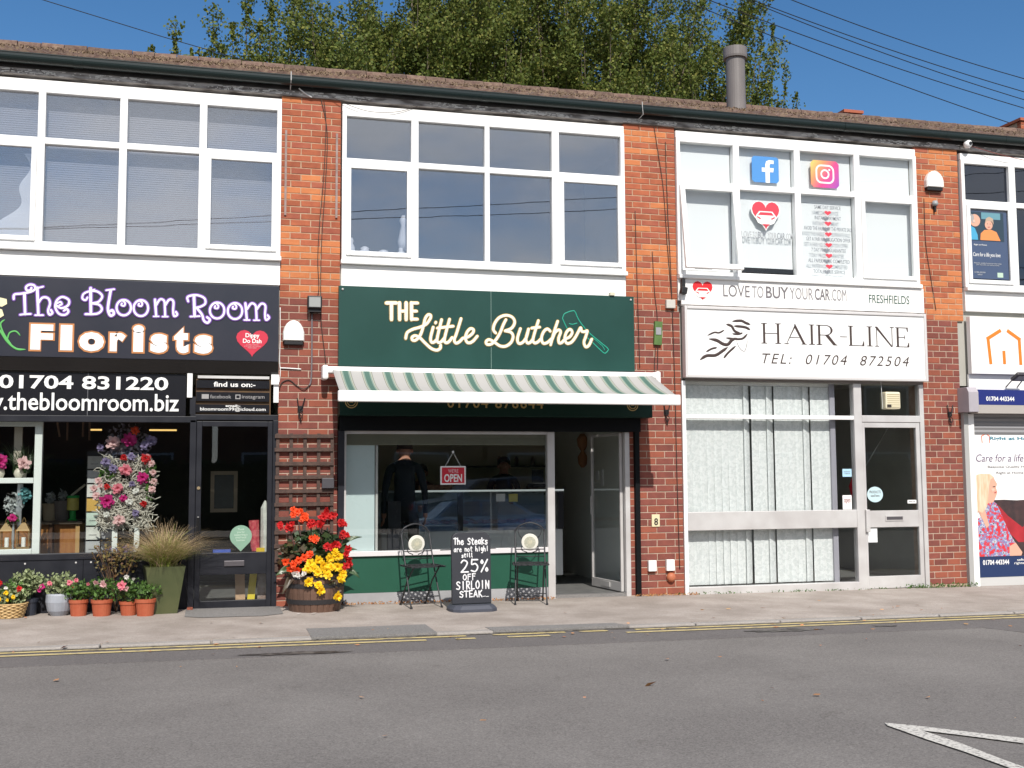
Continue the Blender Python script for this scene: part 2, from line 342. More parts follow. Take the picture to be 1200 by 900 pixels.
ramp2 = sheet('dropped_kerb_ramp', [(2.51, -2.26), (2.53, -2.505), (3.88, -2.505), (3.80, -2.28)], .004, ramp_m, 'grey tarmac ramp set in the pavement in front of the chairs', .02)
sheet('threshold_slab', [(-.27, .0), (-.27, -.70), (-.1, -.82), (.5, -.84), (.72, -.7), (.72, .0)], .005, ramp_m, 'grey slab in front of the florist door')
grit = mat('gutter_grit', (.055, .048, .040), .9, col2=(.19, .17, .15), scale=22, det=10, contrast=(.40, .58))
strip('gutter_dirt', -8, 14, -2.535, -2.499, -.022, grit, 'dark grit lying in the gutter against the kerb', 20)
stain = mat('damp_stain', (.035, .03, .027), .6, col2=(.12, .11, .10), scale=11, det=10, contrast=(.45, .62))
def blob(cx, cy, rx, ry, dz, m, name, label, n=26, rough=.35):
    pts = []
    for i in range(n):
        t = 2*math.pi*i/n; k = 1+random.uniform(-rough, rough)
        pts.append((cx+rx*k*math.cos(t), cy+ry*k*math.sin(t)))
    return sheet(name, pts, dz, m, label)
blob(.68, -3.22, .42, .07, -.0215, stain, 'road_stain', 'dark damp stain on the road in front of the flower barrel')
blob(5.25, -3.02, .34, .09, -.0215, stain, 'road_stain', 'dark damp stain on the road in front of the second brick pier')
blob(6.35, -2.98, .13, .05, -.0215, stain, 'road_stain', 'small dark stain on the road in front of the salon')

# ------------------------------------------------------------------ brick piers
ZT = 3.465; HL_ = .0825; HU = (5.80-ZT)/31
def brick_mesh(w, h, seed):
    b = bmesh.new(); bmesh.ops.create_cube(b, size=1)
    for v in b.verts: v.co = Vector((v.co.x*w, v.co.y*.10+.05, v.co.z*h))
    es = [e for e in b.edges if all(v.co.y < .01 for v in e.verts)]
    bmesh.ops.bevel(b, geom=es, offset=.0035, segments=1, affect='EDGES')
    r_ = random.Random(seed)
    for v in b.verts:
        if v.co.y < .02: v.co += Vector((r_.uniform(-.0012, .0012), r_.uniform(-.0008, .0008), r_.uniform(-.0012, .0012)))
    me = bpy.data.meshes.new('brick'); b.to_mesh(me); b.free(); me.materials.append(br_up[0]); return me
BM = {}
def brick(x0, x1, z0, z1, ms, parent, y=0):
    w = round(x1-x0, 3); h = round(z1-z0, 3); key = (w, h, random.randrange(3))
    if key not in BM: BM[key] = brick_mesh(w, h, len(BM))
    o = bpy.data.objects.new('brick', BM[key]); C.objects.link(o); o.parent = parent
    o.location = ((x0+x1)/2+random.uniform(-.001, .001), y+random.uniform(-.0015, .0015), (z0+z1)/2)
    o.material_slots[0].link = 'OBJECT'; o.material_slots[0].material = ms
    return o
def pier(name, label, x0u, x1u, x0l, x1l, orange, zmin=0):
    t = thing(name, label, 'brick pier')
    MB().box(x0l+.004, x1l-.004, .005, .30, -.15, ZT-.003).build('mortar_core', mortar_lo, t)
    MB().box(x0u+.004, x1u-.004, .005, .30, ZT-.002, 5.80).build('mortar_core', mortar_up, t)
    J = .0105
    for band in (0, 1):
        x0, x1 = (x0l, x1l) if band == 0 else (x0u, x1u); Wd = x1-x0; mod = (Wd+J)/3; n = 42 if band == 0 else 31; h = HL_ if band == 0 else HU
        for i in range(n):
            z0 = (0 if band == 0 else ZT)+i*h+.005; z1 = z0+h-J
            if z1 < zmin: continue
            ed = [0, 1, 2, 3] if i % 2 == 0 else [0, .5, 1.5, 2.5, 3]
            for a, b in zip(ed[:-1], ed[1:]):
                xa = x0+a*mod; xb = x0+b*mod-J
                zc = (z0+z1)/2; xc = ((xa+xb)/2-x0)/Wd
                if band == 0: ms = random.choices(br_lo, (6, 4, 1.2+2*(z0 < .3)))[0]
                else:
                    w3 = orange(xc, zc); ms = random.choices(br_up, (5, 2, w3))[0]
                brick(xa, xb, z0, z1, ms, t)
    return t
P1 = pier('brick_pier', 'red brick pier between the florist and the butcher, with a wooden trellis at its foot', .685, 1.360, .683, 1.345, lambda x, z: 30 if 3.55 < z < 4.15 and x < .95 and not (3.85 < z < 3.95) else (6 if 4.6 < z < 4.75 or 4.9 < z < 5 else .35))
P2 = pier('brick_pier', 'red brick pier between the green butcher sign and the white salon front', 4.842, 5.525, 4.86, 5.552, lambda x, z: 20 if 5.45 < z < 5.75 and x < .6 else (9 if 3.9 < z < 4.3 or 4.75 < z < 4.85 else .4))
P3 = pier('brick_pier', 'red brick pier right of the salon door, with an alarm box near its top', 8.975, 9.645, 8.97, 9.55, lambda x, z: 25 if 3.45 < z < 4.1 or 5.6 < z < 5.7 else 1.0)
# bits of mortar-lined wall beyond the picture
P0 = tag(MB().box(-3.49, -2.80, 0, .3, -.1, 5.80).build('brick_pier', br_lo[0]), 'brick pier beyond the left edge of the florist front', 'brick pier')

# ------------------------------------------------------------------ the terrace behind the fronts
T = thing('shop_terrace', 'two-storey terrace of shops with a low tiled roof and black gutter', 'building')
room_dark = mat('dark_interior_wall', (.10, .095, .08), .9, col2=(.07, .065, .055), scale=2)
room_pale = mat('pale_interior_wall', (.42, .41, .37), .9, col2=(.36, .35, .31), scale=1.5)
room_olive = mat('olive_interior_wall', (.66, .63, .45), .9, col2=(.60, .57, .41), scale=1.5)
room_floor = mat('interior_floor', (.16, .16, .155), .5, col2=(.12, .12, .12), scale=8)
extw = mat('rear_brick_wall', (.28, .09, .06), .9, col2=(.22, .07, .05), scale=30)
MB().box(-7.0, 17.5, 4.6, 4.85, -.1, 5.8).build('back_wall', extw, T)
for xa in (-3.3, 1.02, 5.2, 9.3, 13.5): MB().box(xa-.1, xa+.1, .31, 4.6, -.1, 5.79).build('party_wall', room_pale, T)
for xa in (-7.0, 17.3): MB().box(xa, xa+.2, .0, 4.6, -.1, 5.79).build('end_wall', extw, T)
MB().box(-6.8, 17.3, .06, 4.6, 2.72, 3.05).build('floor_slab', room_pale, T)
MB().box(-6.8, 17.3, .31, 4.6, 5.70, 5.79).build('ceiling', room_pale, T)
MB().box(-6.8, 17.3, .10, 4.6, -.09, .03).build('ground_floor', room_floor, T)
MB().box(-6.8, 17.3, .03, .25, 2.60, 3.86).build('beam', room_pale, T)
# beam, fascia, gutter
MB().box(-7.1, 17.6, -.022, .30, 5.803, 5.868).build('eaves_beam', old_white, T)
peel = MB()
for i in range(1500):
    x_ = random.uniform(-3, 11.5); z_ = random.uniform(5.806, 5.855)
    if math.sin(x_*2.3)+math.sin(x_*5.1+1)+.8*math.sin(x_*13)+random.uniform(-1.2, 1.4) < .2: continue
    w_, d_ = random.uniform(.008, .05), random.uniform(.004, .013)
    peel.box(x_, x_+w_, -.025-random.uniform(0, .004), -.0215, z_, z_+d_)
tag(peel.build('peeling_paint', mat('white_paint_flake', (.72, .70, .66), .7), T), 'flakes of white paint left on the beam under the gutter', kind='stuff')
MB().box(-7.1, 17.6, -.048, .05, 5.870, 6.02).build('fascia_board', fascia_black, T)
g = MB()
def extrude_x(b, poly, x0, x1, m=0):
    n = len(poly); vs = [(x0, y, z) for y, z in poly]+[(x1, y, z) for y, z in poly]
    b.add(vs, [tuple(range(n)), tuple(reversed(range(n, 2*n)))]+[(i, n+i, n+(i+1)%n, (i+1)%n) for i in range(n)], m)
gut = [(-.172, 5.995), (-.172, 5.985), (-.166, 5.980), (-.166, 5.955)]+[(-.108-.057*math.cos(math.pi*i/12), 5.952-.060*math.sin(math.pi*i/12)) for i in range(1, 12)]+[(-.050, 5.955), (-.050, 5.995)]
extrude_x(g, gut, -7.1, 17.6)
gutter = g.build('gutter', black_plastic, T)
for xa in np.arange(-2.7, 12, .93):
    b = MB(); extrude_x(b, [(y-.002*(1 if y < -.11 else -1), z-.002) for y, z in gut], xa-.010, xa+.010); b.build('gutter_bracket', black_plastic, gutter)
for xa in (-1.5, 3.05, 7.9):
    b = MB(); extrude_x(b, [(y-.004*(1 if y < -.11 else -1), z-.004) for y, z in gut], xa-.045, xa+.045); b.build('gutter_joint', black_plastic, gutter)
MB().tube([(.775, -.176, 6.03), (.775, -.18, 5.93), (.775, -.05, 5.86)], .006, 5).tube([(5.03, -.176, 6.03), (5.03, -.18, 5.96), (5.05, -.15, 5.88), (5.02, -.05, 5.84)], .005, 5).build('gutter_stay', mat('pale_metal', (.45, .45, .44), .5), gutter)
# roof
tile_m = mat('mossy_brown_roof_tile', (.115, .068, .055), .95, col2=(.18, .125, .09), scale=16, det=9, contrast=(.4, .65), bump=.8, bscale=70, island=.25)
moss = mat('dry_moss', (.17, .12, .07), 1.0, col2=(.25, .18, .12), scale=40, bump=.8)
roof = MB().add([(-7.2, -.10, 6.005), (17.7, -.10, 6.005), (17.7, 3.5, 7.37), (-7.2, 3.5, 7.37), (17.7, 7.2, 5.95), (-7.2, 7.2, 5.95)], [(0, 1, 2, 3), (3, 2, 4, 5), (0, 3, 5), (1, 4, 2), (0, 5, 4, 1)]).build('roof', tile_m, T)
tm = MB(); sl = math.atan2(1.365, 3.60)
for c_ in range(13):
    yy = -.135+c_*.30*math.cos(sl); zz = 6.015+c_*.30*math.sin(sl)
    xa = -3.3-(.15 if c_ % 2 else 0)
    while xa < 16.2:
        w_ = .295; j = random.uniform(-.006, .012); L_ = .37; dy, dz = L_*math.cos(sl), L_*math.sin(sl)*.93
        for q in range(2):     # each tile has two rolls
            x0 = xa+q*w_/2; x1 = x0+w_/2; xm = (x0+x1)/2; h_ = .03+j
            tm.add([(x0, yy, zz), (xm, yy, zz+h_), (x1, yy, zz), (x1, yy+dy, zz+dz), (xm, yy+dy, zz+dz+h_*.8), (x0, yy+dy, zz+dz), (x0, yy, zz-.022), (x1, yy, zz-.022)], [(0, 1, 4, 5), (1, 2, 3, 4), (6, 7, 2, 1, 0)])
        xa += .30
tag(tm.build('roof_tiles', tile_m, roof), kind='stuff')
rd = MB()
for i in range(66):
    xa = -3.3+i*.30; rd.tube([(xa, 3.5, 7.385+random.uniform(-.008, .008)), (xa+.29, 3.5, 7.39+random.uniform(-.008, .008))], .085, 10)
tag(rd.build('ridge_tiles', tile_m, roof), kind='stuff')
mv = rng.uniform([-3, -.38, 0], [15, 3.4, 0], (9000, 3)); mv[:, 1] = -.14+3.7*rng.random(9000)**1.2; mv[:, 2] = 6.035+(mv[:, 1]+.135)*math.tan(sl)+rng.uniform(0, .018, 9000)
tag(fast_mesh('roof_moss', leaf_verts(mv, rng.uniform(.015, .034, 9000), up=.3, asp=.8), 4, moss, roof), kind='stuff')

# ------------------------------------------------------------------ first-floor windows
def upper_window(label, x0, x1, mull, gmat, pw=.075, casements=(0, 3), open_case=None, cut=None):
    t = thing('first_floor_window', label, 'window')
    yf = -.045
    f = MB(); f.box(x0, x1, -.03, .06, 5.665, 5.752); f.build('head_board', white_board, t, bevel=.004)
    fr = MB(); fr.frame(x0, x1, 3.925, 5.660, .05, yf, .05)
    edges = [x0+.05]+[e for m_ in mull for e in m_]+[x1-.05]
    for a, b in mull: fr.box(a, b, yf, .05, 3.975, 5.610)
    for i in range(4): fr.box(edges[2*i], edges[2*i+1], yf+.002, .048, 5.045, 5.115)
    fr.build('frame', white, t, bevel=.006)
    MB().box(x0-.01 if x0 < 5 else x0, x1+.01, -.085, .05, 3.872, 3.922).build('sill', white, t, bevel=.008)
    MB().box(x0, x1, -.025, .05, 3.60, 3.868).build('spandrel_panel', white_board, t, bevel=.003)
    for i in range(4):
        a, b = edges[2*i], edges[2*i+1]
        MB().box(a, b, .005, .011, 5.115, 5.610).build('pane', gmat, t)
        if i in casements:
            holder = t
            cz0, cz1 = 3.975, 5.045
            c = MB().frame(a, b, cz0, cz1, .052, -.068, -.012)
            if i == open_case:
                # top-hung casement pushed open at the bottom
                mv = Matrix.Translation((0, -.04, cz1)) @ Matrix.Rotation(R(-8), 4, 'X') @ Matrix.Translation((0, .04, -cz1))
                c = MB().frame(a-.025, b+.025, cz0-.01, cz1+.01, .065, -.085, -.035)
                co = c.build('casement', white, t, bevel=.006); co['label'] = 'casement pushed open at the bottom'
                co.matrix_local = mv
                MB().box(a+.04, b-.04, -.062, -.056, cz0+.055, cz1-.055).build('pane', gmat, co)
                MB().box((a+b)/2-.18, (a+b)/2+.05, -.03, -.022, cz0+.03, cz0+.045).build('stay', black_plastic, t)
            else:
                co = c.build('casement', white, t, bevel=.006)
                MB().box(a+.052, b-.052, -.040, -.034, cz0+.052, cz1-.052).build('pane', gmat, co)
        else:
            MB().box(a, b, .005, .011, 3.975, 5.045).build('pane', gmat, t)
    return t, edges
WA, eA = upper_window('wide white window over the florist, thin grey blinds behind the glass', -2.80, .684, ((-1.895, -1.820), (-1.06, -.980), (-.216, -.135)), glass_up)
WB, eB = upper_window('wide white window over the green butcher sign, no blinds', 1.372, 4.838, ((2.177, 2.263), (3.062, 3.122), (3.90, 3.992)), glass_up)
WC, eC = upper_window('wide white window over the salon, social media stickers and one open casement', 5.530, 8.972, ((6.305, 6.390), (7.165, 7.250), (8.035, 8.120)), glass_clear, open_case=0)
WD, eD = upper_window('white window at the right edge with a care poster in its pane', 9.668, 13.13, ((10.42, 10.52), (11.35, 11.44), (12.20, 12.29)), glass('blue_dark_glass', (.35, .40, .52), .09))
# the rooms upstairs
blind_grey = mat('grey_slat_blind', (.25, .245, .255), .6)
for i in range(4):     # fine horizontal blinds upstairs at the florist
    a, b = eA[2*i]-.03, eA[2*i+1]+.03
    bl = MB(); z = 3.95
    while z < 5.62: bl.add([(a, .115, z), (b, .115, z), (b, .120, z+.0225), (a, .120, z+.0225)], [(0, 1, 2, 3)]); z += .0245
    t_ = tag(bl.build('slat_blind', blind_grey), ['fine grey slat blind in the leftmost pane over the florist', 'fine grey slat blind in the second pane over the florist', 'fine grey slat blind in the third pane over the florist', 'fine grey slat blind in the right casement over the florist'][i], 'blind', 'slat blinds over the florist')
netw = mat('net_curtain', (.86, .87, .88), .9, trans=.2)
nc = MB()
for i in range(26):
    z = 4.02+i*.036; w_ = .10+.24*math.exp(-((i-3)/7)**2)+.05*math.sin(i*.5); nc.add([(-1.925-w_, .085, z), (-1.915, .055, z), (-1.915, .055, z+.036), (-1.925-(.10+.24*math.exp(-((i-2)/7)**2)+.05*math.sin((i+1)*.5)), .085, z+.036)], [(0, 1, 2, 3)])
tag(nc.build('net_curtain', netw), 'white net curtain drawn aside behind the left casement over the florist', 'curtain')
room_grey = mat('grey_upstairs_wall', (.13, .133, .145), .9, col2=(.09, .095, .105), scale=.8)
for i, (a, b) in enumerate(((1.15, 5.08), (9.45, 13.3))): MB().box(a, b, 2.2, 2.3, 3.06, 5.69).build('inner_wall', room_grey, T)
# ornaments on the sill of the middle window
orn = mat('white_ceramic', (.75, .76, .78), .4)
for k_, (x_, h_, r_, lab) in enumerate(((1.50, .23, .05, 'left of the white ornaments on the sill over the butcher'), (1.66, .13, .09, 'second white ornament on the sill over the butcher, low and round'), (1.88, .10, .10, 'third white ornament on the sill over the butcher, widest of the row'), (2.09, .14, .06, 'small square white ornament at the right end of the sill row'))):
    b = MB().lathe([(r_*.8, 0), (r_, .03), (r_*.9, h_*.5), (r_*.45, h_*.7), (r_*.6, h_*.85), (r_*.3, h_)], (x_, .14, 3.99), 12)
    tag(b.build('ornament', orn, smooth=True), lab, 'ornament', 'ornaments on the sill over the butcher')
o = MB().lathe([(.05, 0), (.07, .1), (.03, .3), (.05, .36), (.02, .42)], (2.12, .16, 4.10), 12); tag(o.build('ornament', orn, smooth=True), 'tall white figure at the right side of the casement over the butcher', 'ornament')
# white roller blinds over the salon
rb = mat('white_roller_blind', (.84, .86, .87), .85, trans=.15)
for i in range(4):
    a, b = eC[2*i]-.03, eC[2*i+1]-.02
    z0 = {0: 4.0, 1: 4.07, 2: 3.9, 3: 3.9}[i]
    bl = MB().box(a-.03, b+.02, .062, .066, z0, 5.64).build('roller_blind', rb)
    tag(bl, ['white roller blind behind the open casement over the salon', 'white roller blind behind the heart sticker, stopping short of the sill', 'white roller blind behind the list of printed slogans', 'white roller blind in the right casement over the salon'][i], 'blind', 'roller blinds over the salon')
# hand-lettered words and drawings, measured in metres on their boards
LITTLE_BUTCHER = [(1,[(2.105,3.024),(2.123,3.089),(2.188,3.13),(2.267,3.155),(2.344,3.194),(2.391,3.259),(2.396,3.298),(2.365,3.304),(2.332,3.257),(2.309,3.163),(2.274,3.063),(2.223,3.006),(2.184,3.005),(2.179,3.037),(2.216,3.056),(2.267,3.035),(2.333,2.972),(2.403,2.913),(2.468,2.894),(2.508,2.918),(2.513,2.953)]),(1,[(2.426,3.16),(2.396,3.038),(2.405,2.987),(2.438,2.988),(2.473,3.026)]),(1,[(2.457,3.219),(2.454,3.212)]),(1,[(2.525,3.251),(2.473,3.033),(2.485,2.985),(2.52,2.993),(2.555,3.035)]),(1,[(2.619,3.259),(2.56,3.035),(2.572,2.985),(2.609,2.995),(2.649,3.045)]),(1,[(2.478,3.152),(2.567,3.166),(2.661,3.18)]),(1,[(2.756,3.27),(2.702,3.097),(2.675,3.022),(2.692,2.983),(2.732,2.996),(2.775,3.041)]),(1,[(2.775,3.041),(2.839,3.059),(2.894,3.103),(2.904,3.145),(2.868,3.156),(2.827,3.113),(2.808,3.042),(2.834,2.991),(2.891,3.004),(2.949,3.069)]),(1,[(3.297,3.275),(3.265,3.214),(3.226,3.119),(3.175,3.035),(3.119,2.982),(3.066,2.978),(3.057,3.011),(3.095,3.033),(3.155,3.004),(3.227,2.961),(3.3,2.963),(3.361,3.011),(3.383,3.076),(3.359,3.125),(3.289,3.142)]),(1,[(3.289,3.142),(3.367,3.177),(3.404,3.249),(3.372,3.308),(3.297,3.327),(3.215,3.296),(3.159,3.223),(3.144,3.152),(3.17,3.115)]),(1,[(3.474,3.173),(3.437,3.058),(3.451,3.0),(3.5,3.01),(3.547,3.075),(3.574,3.171)]),(1,[(3.574,3.171),(3.542,3.056),(3.558,3.005),(3.598,3.017),(3.632,3.063)]),(1,[(3.696,3.275),(3.63,3.063),(3.644,3.009),(3.686,3.02),(3.733,3.066)]),(1,[(3.614,3.184),(3.71,3.199)]),(1,[(3.84,3.155),(3.806,3.18),(3.761,3.145),(3.733,3.073),(3.75,3.009),(3.802,3.015),(3.857,3.062)]),(1,[(3.936,3.275),(3.887,3.137),(3.846,2.993)]),(1,[(3.867,3.058),(3.9,3.135),(3.947,3.172),(3.972,3.147),(3.946,3.072),(3.951,3.017),(3.986,3.022),(4.021,3.062)]),(1,[(4.021,3.062),(4.084,3.092),(4.117,3.146),(4.09,3.183),(4.047,3.149),(4.023,3.074),(4.048,3.014),(4.108,3.03),(4.161,3.096)]),(1,[(4.161,3.096),(4.202,3.17),(4.225,3.206),(4.237,3.163),(4.278,3.16),(4.308,3.17),(4.287,3.1),(4.264,3.032),(4.283,2.977),(4.326,2.997),(4.362,3.07)])]
THE_WORD = [(1.3,[(1.883,3.425),(1.993,3.429)]),(1.3,[(1.938,3.427),(1.939,3.238)]),(1.3,[(2.032,3.43),(2.033,3.241)]),(1.3,[(2.109,3.433),(2.109,3.243)]),(1.1,[(2.033,3.335),(2.109,3.338)]),(1.3,[(2.171,3.435),(2.172,3.245)]),(1.1,[(2.171,3.435),(2.241,3.437)]),(1.1,[(2.172,3.34),(2.227,3.342)]),(1.1,[(2.172,3.247),(2.237,3.249)])]
CLEAVER = [(1,[(3.998,3.315),(4.014,3.359),(4.044,3.384),(4.145,3.414),(4.179,3.35),(4.233,3.26),(4.353,3.133),(4.556,2.979),(4.571,2.945),(4.543,2.916),(4.51,2.915),(4.372,3.037),(4.277,3.116)]),(1,[(3.998,3.315),(4.03,3.244),(4.077,3.171),(4.127,3.189)]),(1,[(4.085,3.255),(4.123,3.247),(4.178,3.263)]),(0.7,[(4.373,3.095),(4.498,2.997),(4.523,2.949)])]
BLOOM_ROOM = [(1,[(-2.069,3.329),(-2.063,3.376),(-1.992,3.389),(-1.903,3.413),(-1.861,3.445),(-1.874,3.481),(-1.919,3.487),(-1.952,3.46),(-1.941,3.424),(-1.906,3.431),(-1.899,3.454)]),(1.2,[(-1.966,3.39),(-1.953,3.173)]),(0.8,[(-2.0,3.164),(-1.953,3.171),(-1.899,3.175)]),(1.2,[(-1.842,3.456),(-1.823,3.17)]),(0.8,[(-1.856,3.453),(-1.818,3.46),(-1.785,3.471)]),(0.8,[(-1.853,3.164),(-1.777,3.166)]),(1,[(-1.828,3.291),(-1.789,3.352),(-1.734,3.349),(-1.711,3.295),(-1.728,3.217),(-1.713,3.173),(-1.685,3.192),(-1.7,3.223)]),(1,[(-1.651,3.276),(-1.595,3.247),(-1.531,3.281),(-1.527,3.338),(-1.591,3.367),(-1.643,3.329),(-1.658,3.255),(-1.62,3.187),(-1.562,3.176),(-1.527,3.208),(-1.542,3.239),(-1.57,3.222)]),(0.8,[(-1.642,3.297),(-1.609,3.314),(-1.594,3.289),(-1.617,3.278)]),(1.3,[(-1.31,3.471),(-1.301,3.194)]),(0.9,[(-1.273,3.457),(-1.336,3.434),(-1.381,3.406),(-1.39,3.358),(-1.358,3.341),(-1.339,3.371)]),(1,[(-1.309,3.445),(-1.238,3.437),(-1.191,3.389),(-1.228,3.327),(-1.299,3.309)]),(1,[(-1.299,3.309),(-1.22,3.296),(-1.192,3.245),(-1.238,3.199),(-1.354,3.19)]),(1.2,[(-1.106,3.458),(-1.125,3.32),(-1.129,3.242),(-1.103,3.182),(-1.069,3.202),(-1.082,3.238),(-1.106,3.232)]),(0.8,[(-1.151,3.456),(-1.072,3.47)]),(1,[(-0.895,3.276),(-0.906,3.318),(-0.934,3.347),(-0.971,3.357),(-1.008,3.345),(-1.034,3.313),(-1.043,3.271),(-1.032,3.229),(-1.005,3.199),(-0.967,3.189),(-0.931,3.202),(-0.904,3.233),(-0.895,3.276)]),(0.8,[(-0.988,3.354),(-0.958,3.326),(-0.965,3.294),(-0.994,3.299),(-0.99,3.32)]),(1,[(-0.718,3.276),(-0.729,3.32),(-0.757,3.351),(-0.795,3.361),(-0.832,3.348),(-0.859,3.315),(-0.868,3.271),(-0.857,3.228),(-0.829,3.197),(-0.791,3.187),(-0.754,3.2),(-0.728,3.232),(-0.718,3.276)]),(0.8,[(-0.812,3.358),(-0.782,3.33),(-0.789,3.298),(-0.819,3.302),(-0.814,3.323)]),(1.1,[(-0.65,3.371),(-0.634,3.192)]),(1,[(-0.637,3.311),(-0.598,3.376),(-0.555,3.361),(-0.546,3.287),(-0.541,3.195)]),(1,[(-0.544,3.309),(-0.502,3.377),(-0.459,3.359),(-0.459,3.258),(-0.448,3.197),(-0.416,3.214),(-0.429,3.243)]),(0.7,[(-0.659,3.188),(-0.609,3.19)]),(0.7,[(-0.569,3.188),(-0.514,3.19)]),(1.3,[(-0.244,3.431),(-0.233,3.204)]),(0.8,[(-0.276,3.198),(-0.179,3.206)]),(1,[(-0.304,3.365),(-0.308,3.416),(-0.219,3.437),(-0.136,3.408),(-0.123,3.347),(-0.178,3.308),(-0.232,3.298)]),(1.1,[(-0.216,3.298),(-0.157,3.225),(-0.135,3.159),(-0.096,3.134),(-0.071,3.169),(-0.1,3.195)]),(1,[(0.082,3.276),(0.071,3.32),(0.042,3.352),(0.003,3.362),(-0.035,3.349),(-0.063,3.315),(-0.073,3.271),(-0.062,3.227),(-0.033,3.195),(0.006,3.185),(0.044,3.198),(0.072,3.231),(0.082,3.276)]),(0.8,[(-0.015,3.359),(0.016,3.33),(0.009,3.298),(-0.022,3.302),(-0.017,3.324)]),(1,[(0.274,3.277),(0.263,3.321),(0.234,3.353),(0.194,3.363),(0.156,3.35),(0.128,3.317),(0.118,3.272),(0.129,3.228),(0.158,3.196),(0.197,3.185),(0.236,3.198),(0.264,3.232),(0.274,3.277)]),(0.8,[(0.176,3.36),(0.208,3.331),(0.201,3.299),(0.169,3.303),(0.174,3.325)]),(1.1,[(0.306,3.364),(0.324,3.181)]),(1,[(0.325,3.3),(0.369,3.364),(0.414,3.346),(0.425,3.271),(0.429,3.184)]),(1,[(0.428,3.298),(0.477,3.365),(0.522,3.345),(0.52,3.247),(0.531,3.185),(0.565,3.21),(0.549,3.237)]),(0.7,[(0.296,3.178),(0.353,3.179)]),(0.7,[(0.4,3.178),(0.458,3.18)])]
HAIR_LOGO = [(0.8,[(5.872,3.158),(5.962,3.199),(6.032,3.198),(6.102,3.235)]),(1.5,[(5.892,3.117),(5.995,3.101),(6.08,3.058),(6.146,3.056),(6.203,3.112),(6.268,3.137)]),(1,[(6.122,3.136),(6.221,3.126),(6.343,3.132),(6.415,3.195)]),(1.2,[(6.13,3.306),(6.199,3.286),(6.244,3.223),(6.327,3.193)]),(1.2,[(6.214,3.347),(6.331,3.357),(6.392,3.333),(6.455,3.313)]),(1.2,[(6.234,3.287),(6.33,3.283),(6.4,3.272),(6.453,3.245)]),(1.4,[(5.766,2.853),(5.853,2.906),(5.973,2.915),(6.061,2.965),(6.14,3.018)]),(0.9,[(5.85,2.954),(5.923,2.994),(5.996,3.011)]),(1,[(6.085,2.882),(6.147,2.951),(6.25,3.037)]),(0.8,[(6.209,3.19),(6.292,3.186),(6.349,3.206)]),(0.25,[(6.261,3.104),(6.302,3.015),(6.366,2.973),(6.399,3.043),(6.413,3.119)])]

# ------------------------------------------------------------------ signs
ink_white = mat('white_lettering', (.82, .82, .80), .5)
cream = mat('cream_lettering', (.86, .78, .60), .5)
gold = mat('gold_lettering', (.50, .34, .12), .45)
ink_black = mat('black_lettering', (.03, .022, .02), .6)
ink_grey = mat('grey_lettering', (.16, .15, .16), .6)
red = mat('red_print', (.70, .012, .02), .5)
# --- florist sign
slate = mat('slate_sign_panel', (.027, .029, .040), .22, col2=(.036, .036, .047), scale=2)
lilac = mat('lilac_lettering', (.80, .74, .88), .5); purple = mat('purple_glow', (.20, .09, .40), .5); orange_ = mat('orange_outline', (.48, .19, .06), .5)
tF = thing('shop_sign', 'slate grey florist sign with curly lilac white lettering over bold white orange-edged letters', 'shop sign')
MB().box(-2.82, .672, -.115, -.02, 2.725, 3.575).build('panel', slate, tF, bevel=.003)
MB().add([(-2.82, -.112, 2.722), (.672, -.112, 2.722), (.672, -.03, 2.585), (-2.82, -.03, 2.585)], [(0, 1, 2, 3)]).add([(-2.82, -.03, 2.585), (.672, -.03, 2.585), (.672, .03, 2.585), (-2.82, .03, 2.585)], [(0, 1, 2, 3)]).build('under_panel', mat('gloss_black_panel', (.006, .006, .007), .15), tF)
strokes('lettering', [(w, [(x, z) for x, z in pts]) for w, pts in BLOOM_ROOM], .013, -.119, purple, tF, flat=.10, extra=.0105)['label'] = 'purple glow round the curly words'
strokes('lettering', BLOOM_ROOM, .0118, -.123, lilac, tF, flat=.12)['label'] = 'curly lilac white words'
def bold_text(body, x0, x1, z0, z1, y, inner, outer, parent, b_in, b_out):
    text('lettering', body, x0-.018, x1+.018, z0-.018, z1+.018, y, outer, parent, bold=b_out)
    text('lettering', body, x0, x1, z0, z1, y-.004, inner, parent, bold=b_in)
# each letter set apart so the outline of one does not swallow the next
fl = [('F', -1.905, -1.66, 2.80, 3.07), ('l', -1.61, -1.47, 2.80, 3.07), ('o', -1.425, -1.15, 2.795, 3.00), ('r', -1.115, -.93, 2.80, 3.0), ('i', -.88, -.745, 2.80, 3.09), ('s', -.70, -.50, 2.795, 3.0), ('t', -.455, -.28, 2.795, 3.08), ('s', -.24, -.03, 2.795, 3.0)]
for ch, a, b_, c_, d_ in fl: bold_text(ch, a+.012, b_-.012, c_, d_, -.119, ink_white, orange_, tF, .055, .075)
stemg = mat('green_print', (.10, .42, .10), .5)
strokes('flower_stem', [(1, [(-1.94, 2.80), (-2.03, 2.805), (-2.12, 2.88), (-2.20, 3.0), (-2.30, 3.1)]), (.8, [(-2.06, 2.82), (-2.15, 2.95), (-2.19, 3.06), (-2.15, 3.11)]), (.7, [(-2.12, 2.89), (-2.10, 2.97), (-2.04, 2.99), (-1.995, 2.945)])], .011, -.119, stemg, tF, flat=.12, taper=1)
pet = MB()
for k_ in range(6):
    t = k_*math.pi/3+.3; pet.prism([(-2.30+.16*math.cos(t+d)*q, 3.26+.16*math.sin(t+d)*q) for d, q in ((-.1, .15), (-.42, .75), (-.2, 1.05), (.1, 1.1), (.4, .8), (.1, .15))], -.120-.0004*k_, -.1155)
pet.build('painted_petal', mat('cream_petal', (.78, .72, .45), .5), tF)
